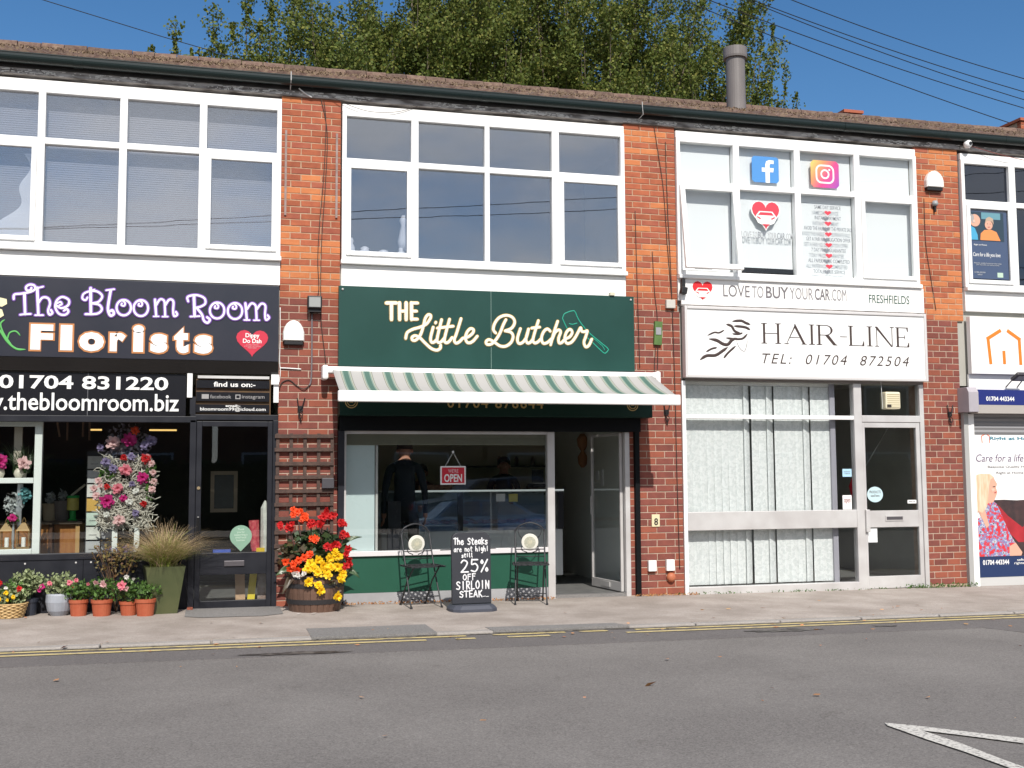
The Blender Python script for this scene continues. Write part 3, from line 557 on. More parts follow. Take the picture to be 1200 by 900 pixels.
def heart_poly(cx, cz, w, h, n=28):
    pts = []
    for i in range(n):
        t = 2*math.pi*i/n; pts.append((cx+w/2*math.sin(t)**3, cz+h/2*((13*math.cos(t)-5*math.cos(2*t)-2*math.cos(3*t)-math.cos(4*t))/14.5)))
    return pts
MB().prism(heart_poly(.385, 2.945, .345, .30), -.120, -.115).build('heart', mat('crimson_print', (.52, .02, .05), .5), tF)
text('lettering', 'Dippy\nDo Dah', .285, .485, 2.925, 3.035, -.1215, ink_white, tF, bold=.02)
text('lettering', 'FLORAL DESIGNS\nFOR EVERY OCCASION\nFRESH DAILY', .30, .475, 2.865, 2.912, -.1215, mat('pale_red_lettering', (.75, .35, .38), .6), tF)
# --- telephone board under it
tN = thing('shop_sign', 'black florist board with a white telephone number over a web address', 'shop sign')
MB().box(-2.80, -.312, .0, .03, 2.115, 2.575).build('panel', mat('black_sign_board', (.010, .010, .013), .25), tN, bevel=.002)
for xa in (-2.8, -1.33): MB().box(xa+.002, xa+.008, -.002, .0, 2.115, 2.575).build('panel_joint', mat('dull_grey_trim', (.12, .12, .13), .5), tN)
text('lettering', '01704 831220', -2.21, -.50, 2.395, 2.54, -.003, ink_white, tN, bold=.022)
text('lettering', 'www.thebloomroom.biz', -2.66, -.385, 2.165, 2.355, -.003, ink_white, tN, bold=.012)
# --- butcher sign
sign_green = mat('dark_green_sign_panel', (.008, .047, .037), .35, col2=(.011, .056, .045), scale=2, contrast=(.4, .7))
tB = thing('shop_sign', 'dark green butcher sign with cream script lettering and a teal cleaver outline', 'shop sign')
MB().box(1.338, 3.117, -.095, -.02, 2.693, 3.612).build('panel', sign_green, tB, bevel=.002)
MB().box(3.121, 4.912, -.095, -.02, 2.693, 3.612).build('panel', sign_green, tB, bevel=.002)
MB().box(3.1171, 3.1209, -.092, -.03, 2.694, 3.610).build('panel_joint', mat('pale_joint', (.28, .40, .36), .5), tB)
strokes('lettering', LITTLE_BUTCHER, .0165, -.098, gold, tB, flat=.10, extra=.0075, k=7); strokes('lettering', LITTLE_BUTCHER, .0165, -.102, cream, tB, flat=.12, k=7)
strokes('lettering', THE_WORD, .0165, -.098, gold, tB, flat=.10, extra=.0075); strokes('lettering', THE_WORD, .0165, -.102, cream, tB, flat=.12)
strokes('cleaver_outline', [(w, pts) for w, pts in CLEAVER], .0062, -.0965, mat('teal_print', (.01, .30, .20), .5), tB, flat=.2, k=2)
for xa in (1.38, 4.87): MB().lathe([(.012, 0), (.012, .012), (.006, .016)], (0, 0, 0), 8).build('screw', alu, tB, rot=(R(90), 0, 0), loc=(xa, -.095, 3.57))
MB().box(4.60, 4.66, -.12, -.06, 3.615, 3.65).build('sign_clip', mat('cream_plastic', (.6, .56, .42), .5), tB)
# --- salon boards
tL = thing('shop_sign', 'narrow white board with thin grey web address and a red car heart', 'shop sign')
MB().box(5.560, 9.012, -.05, -.026, 3.548, 3.870).build('panel', white_board, tL, bevel=.002)
for (s_, a, b_, bo, mm) in (('LOVE', 6.125, 6.49, .0, ink_grey), ('TO', 6.52, 6.68, -.003, mat('light_grey_lettering', (.24, .23, .24), .6)), ('BUY', 6.715, 7.03, .012, ink_grey), ('YOUR', 7.05, 7.38, -.003, MATS['light_grey_lettering']), ('CAR', 7.405, 7.62, .012, ink_grey), ('.COM', 7.635, 7.86, -.003, MATS['light_grey_lettering'])):
    text('lettering', s_, a, b_, 3.665, 3.815, -.052, mm, tL, bold=bo)
text('lettering', 'FRESHFIELDS', 8.19, 8.79, 3.655, 3.765, -.052, mat('dark_green_lettering', (.03, .09, .07), .6), tL)
def car_heart(parent, cx, cz, w, h, y, mred, mwh, name='heart'):
    o_ = MB().prism(heart_poly(cx, cz, w, h), y-.002, y+.001).build(name, mred, parent)
    k = w/.27; q = MB()
    car = [(-.095, -.005), (-.065, .032), (.065, .032), (.095, -.005), (.105, -.03), (.08, -.075), (.03, -.095), (-.03, -.095), (-.08, -.075), (-.105, -.03)]
    q.prism([(cx+a*k, cz-.015*k+b*k) for a, b in car], y-.004, y-.0025)
    c_ = q.build('car_outline', mwh, o_)
    r_ = MB().prism([(cx+a*k, cz-.015*k+b*k) for a, b in ((-.078, -.004), (-.055, .022), (.055, .022), (.078, -.004))], y-.0055, y-.0045)
    for s in (-1, 1): r_.prism([(cx+s*a*k, cz-.015*k+b*k) for a, b in ((.09, -.025), (.055, -.045), (.05, -.032), (.085, -.015))], y-.0055, y-.0045)
    r_.prism([(cx+a*k, cz-.015*k+b*k) for a, b in ((-.04, -.085), (.04, -.085), (.02, -.10), (-.02, -.10))], y-.0055, y-.0045)
    r_.build('car_detail', mred, o_)
    return o_
car_heart(tL, 5.845, 3.745, .27, .24, -.052, red, ink_white)
MB().box(8.085, 8.0875, -.0515, -.0505, 3.56, 3.86).build('panel_joint', mat('pale_grey_line', (.5, .5, .5), .6), tL)
MB().box(5.55, 9.03, -.055, .0, 3.528, 3.547).build('lead_flashing', mat('grimy_lead', (.10, .085, .08), .7, col2=(.25, .23, .22), scale=9, bump=.4), tL)
tH = thing('shop_sign', 'white box sign with serif lettering and a head of flowing black hair, over the salon', 'shop sign')
sign_lit = mat('white_acrylic_panel', (.84, .84, .83), .3)
MB().frame(5.568, 8.988, 2.635, 3.522, .036, -.125, -.02).build('sign_frame', mat('pale_sign_frame', (.66, .64, .63), .4, metal=.2), tH, bevel=.006)
MB().box(5.604, 8.952, -.108, -.02, 2.671, 3.486).build('panel', sign_lit, tH)
YH = -.1095
def glyph(b, ch, x0, x1, z0, z1, thick, thin, m=0):
    w = x1-x0; h = z1-z0
    def B(a, c, d, e): b.box(x0+min(a, c), x0+max(a, c), YH-.002, YH+.001, z0+min(d, e), z0+max(d, e), m)
    def P(pts): b.prism([(x0+p[0], z0+p[1]) for p in pts], YH-.0025, YH+.0008, m)
    def serif(cx, z, s=1.0, up=True):
        hw = thick*1.35*s; P([(cx-hw, z), (cx+hw, z), (cx+hw, z+(thin if up else -thin)), (cx-hw, z+(thin if up else -thin))])
    if ch == 'H':
        for cx in (thick*1.1, w-thick*1.1): B(cx-thick/2, cx+thick/2, thin, h-thin); serif(cx, 0); serif(cx, h, up=False)
        B(thick*1.6, w-thick*1.6, h/2-thin/2, h/2+thin/2)
    elif ch == 'I': B(w/2-thick/2, w/2+thick/2, thin, h-thin); serif(w/2, 0); serif(w/2, h, up=False)
    elif ch == 'L':
        cx = thick*1.1; B(cx-thick/2, cx+thick/2, thin, h-thin); serif(cx, h, up=False); P([(0, 0), (w, 0), (w, h*.24), (w-thin, h*.24), (w-thick, thin), (0, thin)])
    elif ch == 'E':
        cx = thick*1.1; B(cx-thick/2, cx+thick/2, thin, h-thin); P([(0, 0), (w, 0), (w, h*.24), (w-thin, h*.24), (w-thick, thin), (0, thin)])
        P([(0, h-thin), (w*.82, h-thin*1.2), (w*.88, h*.78), (w*.93, h*.78), (w*.93, h), (0, h)]); B(cx+thick/2, w*.68, h/2-thin/2, h/2+thin/2); B(w*.66, w*.70, h*.40, h*.60)
    elif ch == 'A':
        ap = w*.47; P([(ap, h), (ap+thick*.35, h), (w-thick*.6, thin), (w-thick*1.75, thin), (ap-thick*.15, h*.86)]); P([(ap, h), (ap-.3*thin, h*.9), (thick*.95, thin), (thick*.95+thin, thin), (ap+thin, h*.84)])
        serif(thick, 0, .75); serif(w-thick*1.15, 0, .9); B(w*.25, w*.68, h*.31, h*.31+thin)
    elif ch == 'N':
        c1 = thick*.9; c2 = w-thick*.8; B(c1-thin*.6, c1+thin*.6, thin, h-thin); B(c2-thin*.6, c2+thin*.6, thin, h-thin)
        serif(c1, 0, .7); serif(c2, h, .7, up=False); P([(0, h), (thick*1.2, h), (c2+thin*.6, 0), (c2-thick*.55, 0), (thick*.2, h-thin)])
    elif ch == 'R':
        cx = thick*1.1; B(cx-thick/2, cx+thick/2, thin, h-thin); serif(cx, 0); serif(cx, h, up=False)
        o_, i_ = [], []
        for k in range(13):
            t = -math.pi/2+math.pi*k/12; o_.append((w*.42+w*.36*math.cos(t), h*.74+h*.26*math.sin(t))); i_.append((w*.42+(w*.36-thick*(.15+.85*math.cos(t)))*math.cos(t), h*.74+(h*.26-thin)*math.sin(t)))
        P([(cx+thick/2, h*.48)]+o_+[(cx+thick/2, h)]+[(cx+thick/2, h-thin)]+i_[::-1]+[(cx+thick/2, h*.48+thin)])
        P([(w*.40, h*.49), (w*.58, h*.50), (w*.93, thin*1.2), (w, thin), (w, 0), (w*.80, 0)])
    elif ch == '-': B(0, w, h*.42, h*.42+thin)
lt = MB()
for ch, a, b_ in (('H', 6.612, 6.872), ('A', 6.925, 7.235), ('I', 7.272, 7.352), ('R', 7.385, 7.675), ('-', 7.712, 7.815), ('L', 7.838, 8.062), ('I', 8.105, 8.185), ('N', 8.222, 8.498), ('E', 8.525, 8.725)):
    glyph(lt, ch, a, b_, 3.080, 3.338, .030, .0085)
hair_ink = mat('brown_black_print', (.045, .026, .022), .6)
lt.build('lettering', hair_ink, tH)
text('lettering', 'TEL:  01704  872504', 6.612, 8.715, 2.828, 2.955, YH-.001, hair_ink, tH, bold=-.006, shear=.28, spacing=1.25)
strokes('hair_drawing', HAIR_LOGO, .0135, YH, hair_ink, tH, flat=.12, taper=1)
# --- care agency sign at right
tR = thing('shop_sign', 'white box sign with an orange house outline at the right edge', 'shop sign')
MB().box(9.668, 13.13, -.10, -.02, 2.755, 3.520).build('panel', sign_lit, tR, bevel=.004)
og = mat('orange_print', (.86, .20, .015), .5)
hs = MB(); Yr = -.102
def bar(b, x0, z0, x1, z1, w, y=Yr):
    d = Vector((x1-x0, z1-z0)); n_ = Vector((-d.y, d.x)).normalized()*w/2
    b.prism([(x0+n_.x, z0+n_.y), (x1+n_.x, z1+n_.y), (x1-n_.x, z1-n_.y), (x0-n_.x, z0-n_.y)], y-.002, y+.0015)
bar(hs, 9.965, 2.885, 9.935, 3.235, .045); bar(hs, 9.915, 3.22, 10.14, 3.345, .045, Yr-.001); bar(hs, 10.24, 3.345, 10.445, 3.22, .045, Yr-.001); bar(hs, 10.425, 3.235, 10.435, 2.885, .045); bar(hs, 10.18, 2.89, 10.175, 3.07, .045)
hs.build('house_outline', og, tR)
text('lettering', 'Right at Home', 10.63, 12.6, 2.98, 3.30, Yr, mat('teal_blue_print', (.03, .22, .35), .5), tR, bold=.01)
tag(MB().box(9.668, 13.13, -.03, .0, 2.53, 2.752).build('spandrel_board', white_board), 'plain white board between the orange house sign and the blue shutter box', 'board')

# ------------------------------------------------------------------ florist shopfront
F = thing('shopfront', 'black florist shopfront with a big display window and a glazed door', 'shopfront')
nb = navy_black
MB().box(-2.80, -.20, -.02, .07, 2.045, 2.113).box(-.262, .683, -.018, .068, 2.075, 2.135).build('transom', nb, F, bevel=.004)
MB().box(-2.80, -.27, -.01, .05, .585, .655).build('window_sill', nb, F, bevel=.006)
MB().box(-.262, -.196, -.02, .07, -.05, 2.074).build('post', nb, F, bevel=.004)
MB().box(-.268, -.208, -.022, .07, 2.136, 2.33).build('post', nb, F)
MB().box(.628, .683, -.02, .07, -.05, 2.074).build('post', nb, F, bevel=.004)
MB().box(-2.80, -1.33, .0, .05, -.05, .584).build('stall_panel', nb, F); MB().box(-1.325, -.264, .0, .05, -.05, .584).build('stall_panel', nb, F)
for xa in (-1.9, -1.4, -1.25, -.75): MB().lathe([(.010, 0), (.010, .004)], n=8).build('screw', alu, F, rot=(R(90), 0, 0), loc=(xa, -.0, .555))
MB().box(-2.80, -.262, .022, .028, .655, 2.045).build('display_pane', glass_shop, F)
MB().box(-.30, -.245, -.04, .05, 2.32, 2.583).build('white_block', white, F); MB().box(.60, .683, -.06, .05, 2.475, 2.585).build('white_block', white, F); MB().box(.628, .683, -.03, .05, 2.275, 2.474).build('white_block', white, F)
# three little sign boards over the door
tb = thing('door_sign', 'stack of three small black boards over the florist door', 'sign')
brn = mat('brown_board', (.075, .035, .018), .6, col2=(.12, .065, .02), scale=5)
MB().box(-.207, .60, .03, .05, 2.136, 2.55).build('backing', brn, tb)
MB().box(-.19, .58, -.02, .0, 2.535, 2.565).build('rail', alu, tb)
blk = MATS['black_sign_board']
for z0, z1 in ((2.43, 2.515), (2.285, 2.385), (2.16, 2.25)): MB().box(-.205, .585, .0, .028, z0, z1).build('board', blk, tb)
text('lettering', 'find us on:-', -.02, .43, 2.445, 2.50, -.002, ink_white, tb, bold=.02)
grl = mat('dim_grey_lettering', (.30, .29, .29), .6)
text('lettering', 'facebook', -.055, .17, 2.315, 2.355, -.002, grl, tb); text('lettering', 'instagram', .285, .53, 2.305, 2.355, -.002, grl, tb)
ic = MB().box(-.145, -.07, -.003, 0, 2.31, 2.36); ic.build('icon', grl, tb); MB().ring([(.215, 2.31), (.27, 2.31), (.27, 2.36), (.215, 2.36)], [(.225, 2.32), (.26, 2.32), (.26, 2.35), (.225, 2.35)], -.003, 0).build('icon', grl, tb)
text('lettering', 'email:-', .11, .27, 2.222, 2.247, -.002, ink_white, tb, bold=.02); text('lettering', 'bloomroom99@icloud.com', -.16, .545, 2.170, 2.218, -.002, ink_white, tb, bold=.006)
# door
d = MB(); d.box(-.192, -.135, -.012, .04, .0, 2.062); d.box(.572, .624, -.012, .04, .0, 2.062); d.box(-.135, .572, -.012, .04, 2.005, 2.062); d.box(-.135, .572, -.012, .04, .385, .622); d.box(-.135, .572, -.012, .04, .0, .105)
door = d.build('door', nb, F, bevel=.004); door['label'] = 'glazed black florist door with a letter plate'
MB().box(-.135, .572, .012, .018, .622, 2.005).build('pane', glass_shop, door); MB().box(-.135, .572, .012, .018, .105, .385).build('pane', glass_clear, door)
MB().box(.12, .335, -.028, -.012, .475, .535).build('letter_plate', mat('dull_dark_metal', (.12, .11, .12), .45, metal=.5), door, bevel=.004)
MB().box(-.178, -.145, -.045, -.012, .72, 1.02).build('door_handle', mat('black_metal', (.01, .01, .011), .35, metal=.3), door, bevel=.006)
MB().lathe([(.018, 0), (.018, .012)], n=12).build('lock', mat('brass', (.55, .42, .25), .35, metal=.8), door, rot=(R(90), 0, 0), loc=(-.162, -.012, 1.33))
drop = [(.30, 0)]
pts = []
for i in range(19):
    a = R(-52+ (284)*i/18); pts.append((.295+.118*math.cos(a), .80+.118*math.sin(a)))
pts.append((.295, .632))
st = tag(MB().prism(pts, .004, .010).build('door_sticker', mat('sage_green_print', (.20, .34, .25), .6)), 'round sage green sticker with a point, low on the florist door', 'sticker')
text('lettering', 'Thank\nyou for\nsupporting a\nsmall local\nbusiness', .225, .365, .745, .885, .003, mat('pale_green_lettering', (.5, .62, .52), .6), st)
tag(MB().box(-.26, -.2, -.12, -.0, gz(-.2)-.01, .05).build('loose_brick', br_lo[1], bevel=.004), 'end of a loose brick beside the florist door', 'brick')

# ------------------------------------------------------------------ butcher shopfront
G = thing('shopfront', 'butcher shopfront with a green stall panel, wide window and an open doorway', 'shopfront')
box_green = mat('deep_green_metal', (.005, .028, .020), .45, spec=.25)
panel_green = mat('green_painted_board', (.006, .070, .040), .5, col2=(.008, .08, .047), scale=3, bump=.03)
sb = MB(); extrude_x(sb, [(-.20, 2.13), (-.20, 2.36), (-.14, 2.42), (.0, 2.42), (.0, 2.13)], 1.342, 5.09); shb = sb.build('shutter_box', box_green, G, bevel=.004)
text('lettering', '01704 876644', 2.57, 3.72, 2.225, 2.345, -.202, gold, shb, bold=.01, spacing=1.15)
def circle(cx, cz, r, n=24): return [(cx+r*math.cos(2*math.pi*i/n), cz+r*math.sin(2*math.pi*i/n)) for i in range(n)]
for cx in (1.475, 4.835):
    b = MB().ring(circle(cx, 2.28, .072), circle(cx, 2.28, .062), -.204, -.200).ring(circle(cx, 2.28, .048), circle(cx, 2.28, .040), -.204, -.200); b.box(cx-.02, cx+.02, -.204, -.200, 2.272, 2.29); b.build('round_emblem', gold, shb)
MB().box(1.362, 4.99, -.06, .09, 1.965, 2.128).build('lintel', mat('near_black_paint', (.004, .005, .006), .6, spec=.15), G)
MB().box(1.348, 1.418, -.055, .05, -.05, 1.964).build('shutter_guide', nb, G, bevel=.004)
MB().box(4.915, 4.975, -.055, .05, -.06, 2.128).build('shutter_guide', MATS['near_black_paint'], G, bevel=.004)
MB().box(4.976, 5.09, -.10, -.02, 2.13, 2.128+.001).build('bracket_plate', box_green, G)
wf = MB(); wf.box(1.420, 1.445, .0, .08, .602, 1.963); wf.box(1.445, 3.822, .0, .08, 1.93, 1.963); wf.build('window_frame', alu, G)
MB().box(1.420, 3.822, -.02, .10, .545, .600).build('window_sill', mat('pale_lilac_sill', (.66, .63, .64), .5), G, bevel=.004)
MB().box(1.420, 3.822, .01, .08, .135, .542).build('stall_panel', panel_green, G); MB().box(1.420, 3.822, .0, .08, -.06, .133).build('plinth', mat('grey_painted_render', (.30, .30, .31), .8, col2=(.36, .36, .37), scale=4, bump=.1), G)
MB().box(1.445, 3.822, .035, .041, .600, 1.93).build('display_pane', glass_shop, G)
MB().box(3.823, 3.912, -.01, .09, -.05, 1.963).build('door_post', alu, G, bevel=.006)
MB().box(4.800, 4.862, -.01, .09, -.05, 1.963).build('door_post', alu, G, bevel=.006)
MB().box(4.863, 4.914, .02, .25, -.05, 1.963).build('brick_return', br_lo[0], G)
MB().box(3.912, 4.80, .0, .09, -.04, .035).build('door_step', ramp_m, G)
dd = MB(); W_ = .84
dd.frame(-W_, 0, .045, 1.955, .028, -.018, .018, wb=.11)
bd = dd.build('door', alu, G, bevel=.003, loc=(4.775, .06, 0), rot=(0, 0, R(-84))); bd['label'] = 'aluminium framed butcher door standing open into the shop'
MB().box(-W_+.028, -.028, -.003, .003, .155, 1.927).build('pane', glass_clear, bd)
MB().tube([(-W_+.05, -.04, .95), (-W_+.05, -.04, 1.18)], .008, 8).build('door_handle', alu, bd)
MB().box(-.5, -.3, -.03, -.021, .075, .135).build('letter_plate', alu, bd)
# butcher interior fittings
wp = mat('white_display_panel', (.70, .72, .72), .5)
tag(MB().box(1.450, 1.775, .055, .075, .602, 1.80).build('window_screen', mat('pale_blue_grey_screen', (.56, .64, .66), .6)), 'pale screen panel standing in the left of the butcher window', 'screen panel')
tag(MB().box(1.785, 1.812, .05, .10, .602, 1.80).build('screen_post', alu), 'slim post beside the pale screen in the butcher window', 'post')
rbn = MB(); 
for i in range(12): z = 1.805+i*.0105; rbn.add([(1.446, .058, z), (3.82, .058, z), (3.82, .050, z+.0095), (1.446, .050, z+.0095)], [(0, 1, 2, 3)])
tag(rbn.build('rolled_blind', mat('grey_olive_blind', (.26, .26, .21), .7)), 'grey green blind gathered at the top of the butcher window', 'blind')
MB().box(1.122, 5.098, 3.9, 4.0, .03, 2.71).build('inner_wall', room_olive, T)
MB().box(5.02, 5.098, .31, 3.9, .03, 2.71).build('inner_wall', mat('grey_green_wall', (.66, .68, .62), .8, col2=(.60, .62, .57), scale=1), T)
MB().box(1.12, 1.16, .31, 3.9, .03, 2.71).build('inner_wall', room_olive, T)
cnt = thing('display_counter', 'white refrigerated meat counter with a glass front inside the butcher shop', 'counter')
MB().box(2.05, 4.45, 1.40, 2.15, .14, .74).box(2.12, 4.38, 1.48, 2.1, .03, .139).build('base', wp, cnt, bevel=.01)
for a, b_ in ((2.10, 3.02), (3.12, 4.36)): MB().box(a, b_, 1.55, 2.10, .80, .815).build('tray', mat('steel_tray', (.50, .55, .60), .35, metal=.4), cnt)
for z in (.90, 1.05): MB().box(2.10, 4.36, 1.75, 2.1, z, z+.012).build('shelf', glass_clear, cnt)
MB().box(2.06, 4.40, 2.10, 2.14, .741, 1.24).build('back_panel', mat('reflection_blue_panel', (.45, .52, .60), .4, col2=(.60, .66, .72), scale=1.6), cnt)  # blue tones painted in for the street and car mirrored in the counter
MB().add([(2.06, 1.42, .741), (4.40, 1.42, .741), (4.40, 1.43, 1.235), (2.06, 1.43, 1.235)], [(0, 1, 2, 3)]).build('front_pane', glass('counter_glass', (.85, .92, .96), .38), cnt)
for xa in (2.05, 3.04, 4.40): MB().box(xa, xa+.07, 1.418, 1.46, .741, 1.235).build('upright', mat('dark_counter_trim', (.02, .022, .028), .3), cnt)
MB().box(2.05, 4.47, 1.40, 2.15, 1.236, 1.262).build('top', mat('clear_counter_top', (.35, .40, .42), .15), cnt)
meat = [mat('raw_meat', (.30, .03, .03), .4, col2=(.45, .16, .13), scale=12), mat('pale_meat', (.48, .22, .16), .45, col2=(.34, .08, .06), scale=14)]
mt = MB()
for k in range(34):
    xa = 2.16+(k % 17)*.128; ya = 1.62+.2*(k//17); mt.lathe([(.02, 0), (.05, .01), (.055, .03), (.03, .05)], (xa+random.uniform(-.01, .01), ya, .816), 8, m=k % 2)
mt.build('meat_cuts', meat, cnt, smooth=True)
lab_m = mat('price_card', (.70, .72, .72), .6)
for k, (xa, za) in enumerate(((2.3, 1.17), (3.55, 1.17), (3.72, 1.165))): MB().box(xa, xa+.12, 1.412, 1.416, za-.06, za+.04).build('price_card', lab_m if k < 2 else mat('yellow_card', (.55, .50, .12), .6), cnt)
sc_ = thing('kitchen_scale', 'dark weighing scale on the right end of the meat counter', 'scale', (4.25, 1.75, 1.262))
MB().box(-.14, .14, -.15, .15, .02, .07).build('body', nb, sc_, bevel=.01); MB().box(-.12, .12, -.13, .13, .071, .085).build('pan', alu, sc_, bevel=.004); MB().box(-.08, .08, .12, .15, .085, .26).build('display', nb, sc_, bevel=.006)
# jars and shelves on the back wall
for k in range(3):
    sh = tag(MB().box(3.35, 4.95, 3.66, 3.90, 1.15+.42*k, 1.175+.42*k).build('wall_shelf', mat('dark_wood_shelf', (.05, .035, .025), .6)), ['bottom wall shelf behind the meat counter', 'middle wall shelf behind the meat counter', 'top wall shelf behind the meat counter'][k], 'shelf', 'wall shelves behind the meat counter')
for k in range(9):
    xa = 4.1+.09*k+random.uniform(-.01, .01); z = 1.175+.42*(k % 3)
    jr = tag(MB().lathe([(.03, 0), (.035, .02), (.035, .10), (.02, .12), (.022, .14)], (xa, 3.76, z), 10).build('jar', mat('amber_jar', (.20, .09, .03), .3), smooth=True), '%s jar along the wall, on the %s dark shelf of the butcher shop' % (('first', 'second', 'third')[k//3], ('bottom', 'middle', 'top')[k % 3]), 'jar', 'jars on the wall shelves')
sf = tag(MB().box(2.56, 3.0, 1.58, 1.75, 1.263, 1.33).build('produce_tray', mat('red_brown_pots', (.16, .05, .035), .6, col2=(.30, .16, .08), scale=25)), 'low tray of small pots on the meat counter under the open sign', 'tray')
oo = thing('wall_ornament', 'orange oval wall ornament seen through the butcher doorway', 'wall ornament', (4.97, 2.1, 0))
MB().lathe([(.02, 1.55), (.06, 1.60), (.07, 1.7), (.02, 1.78), (.07, 1.85), (.08, 1.95), (.03, 2.02)], n=14).build('ornament_body', mat('burnt_orange', (.24, .11, .045), .7), oo, smooth=True)
for k, (y_, z_, w_, h_) in enumerate(((1.6, 1.38, .10, .12), (1.4, 1.30, .07, .22))): tag(MB().box(5.0, 5.018, y_-w_/2, y_+w_/2, z_, z_+h_).build('notice', lab_m), ['small square notice on the wall inside the butcher door', 'tall narrow notice on the wall inside the butcher door'][k], 'notice')
# open sign hanging on the glass
osg = thing('open_sign', 'red and white WE\'RE OPEN sign hanging in the butcher window', 'sign')
MB().box(2.530, 2.832, .004, .010, 1.345, 1.560).build('panel', ink_white, osg, bevel=.003); MB().box(2.548, 2.814, .001, .0035, 1.362, 1.543).build('red_field', mat('sign_red', (.55, .01, .03), .5), osg)
text('lettering', 'WE\'RE', 2.62, 2.742, 1.482, 1.525, -.0005, mat('pink_white_lettering', (.75, .45, .48), .5), osg, bold=.01); text('lettering', 'OPEN', 2.575, 2.785, 1.375, 1.468, -.0005, ink_white, osg, bold=.02)
MB().tube([(2.59, .006, 1.56), (2.68, .006, 1.72)], .0025, 5).tube([(2.68, .006, 1.72), (2.77, .006, 1.56)], .0025, 5).build('string', lab_m, osg); MB().lathe([(.014, 0), (.014, .008)], n=10).build('suction_cup', lab_m, osg, rot=(R(90), 0, 0), loc=(2.68, .01, 1.725))

# ------------------------------------------------------------------ awning
A = thing('awning', 'folding awning in white and green stripes over the butcher window, front bar in white', 'awning')
MB().box(1.165, 5.185, -.215, -.10, 2.60, 2.676).build('cassette', white, A, bevel=.018)
MB().box(1.150, 1.215, -.225, -.02, 2.53, 2.690).build('end_cap', white, A, bevel=.02); MB().box(5.135, 5.20, -.225, -.02, 2.53, 2.690).build('end_cap', white, A, bevel=.02)
m = bpy.data.materials.new('striped_awning_cloth'); m.use_nodes = True; t = m.node_tree; n = t.nodes; l = t.links.new
tc = n.new('ShaderNodeTexCoord'); sx = n.new('ShaderNodeSeparateXYZ'); l(tc.outputs['Object'], sx.inputs[0])
ad = n.new('ShaderNodeMath'); ad.operation = 'ADD'; ad.inputs[1].default_value = -1.262+4.0*.2365; l(sx.outputs['X'], ad.inputs[0])
dv = n.new('ShaderNodeMath'); dv.operation = 'DIVIDE'; dv.inputs[1].default_value = .2365; l(ad.outputs[0], dv.inputs[0])
fr = n.new('ShaderNodeMath'); fr.operation = 'FRACT'; l(dv.outputs[0], fr.inputs[0])
cr = n.new('ShaderNodeValToRGB'); cr.color_ramp.interpolation = 'CONSTANT'; e = cr.color_ramp.elements
W1 = (.42, .41, .395, 1); Gd = (.075, .155, .125, 1); Gl = (.22, .29, .25, 1); Gy = (.20, .22, .19, 1); Cm = (.40, .40, .32, 1)
e[0].position = 0; e[0].color = W1; e[1].position = .33; e[1].color = Gy
for p_, c_ in ((.365, Cm), (.405, Gl), (.47, Gd), (.70, Gl), (.765, Cm), (.805, Gy), (.84, W1)): q = e.new(p_); q.color = c_
l(fr.outputs[0], cr.inputs[0]); bs = n['Principled BSDF']; bs.inputs['Roughness'].default_value = .85
nz = n.new('ShaderNodeTexNoise'); nz.inputs['Scale'].default_value = 300; bp = n.new('ShaderNodeBump'); bp.inputs['Strength'].default_value = .2; bp.inputs['Distance'].default_value = .002; l(tc.outputs['Object'], nz.inputs['Vector']); l(nz.outputs['Fac'], bp.inputs['Height']); l(bp.outputs[0], bs.inputs['Normal'])
l(cr.outputs[0], bs.inputs['Base Color']); tr = n.new('ShaderNodeBsdfTranslucent'); l(cr.outputs[0], tr.inputs['Color']); ms = n.new('ShaderNodeMixShader'); ms.inputs[0].default_value = .12
l(bs.outputs[0], ms.inputs[1]); l(tr.outputs[0], ms.inputs[2]); l(ms.outputs[0], n['Material Output'].inputs[0])
cl = MB(); NX, NY = 40, 14
def cloth(u, v):
    x = 1.262+(5.085-1.262)*u; y = -.16-.77*v; z = 2.655+(2.345-2.655)*v
    sag = .075*math.sin(math.pi*v)*(4*u*(1-u))**.35*(.75+.25*u)
    return x, y, z-sag
vs = [cloth(i/NX, j/NY) for j in range(NY+1) for i in range(NX+1)]
cl.add(vs, [(j*(NX+1)+i, j*(NX+1)+i+1, (j+1)*(NX+1)+i+1, (j+1)*(NX+1)+i) for j in range(NY) for i in range(NX)])
co = cl.build('cloth', m, A, smooth=True); sd = co.modifiers.new('thickness', 'SOLIDIFY'); sd.thickness = .0015
MB().box(1.243, 5.112, -1.0, -.925, 2.232, 2.350).build('front_bar', white, A, bevel=.012)
for s, xa in ((1, 1.45), (-1, 4.9)):
    MB().tube([(xa, -.15, 2.57), (xa+s*.75, -.5, 2.38), (xa+s*.15, -.93, 2.30)], .02, 8).build('folding_arm', white, A)

# ------------------------------------------------------------------ salon shopfront
H_ = thing('shopfront', 'aluminium salon shopfront with vertical blinds and a glazed door', 'shopfront')
MB().box(5.556, 5.605, -.02, .07, -.08, 2.632).build('post', white, H_, bevel=.004)
MB().box(7.935, 8.048, -.03, .07, -.08, 2.60).build('post', alu, H_, bevel=.006); MB().box(8.905, 8.968, -.03, .07, -.08, 2.60).build('post', alu, H_, bevel=.006)
MB().box(5.605, 7.935, -.02, .07, 2.135, 2.185).build('transom', white, H_, bevel=.004); MB().box(8.048, 8.905, -.03, .07, 2.105, 2.192).build('transom', alu, H_, bevel=.006)
MB().box(5.605, 7.935, -.025, .07, .760, .985).build('mid_rail', alu, H_, bevel=.006); MB().box(5.605, 7.935, -.035, .07, -.08, .075).build('bottom_rail', alu, H_, bevel=.006)
MB().box(5.556, 8.968, -.02, .07, 2.601, 2.634).build('head_rail', mat('grimy_trim', (.20, .18, .17), .6), H_)
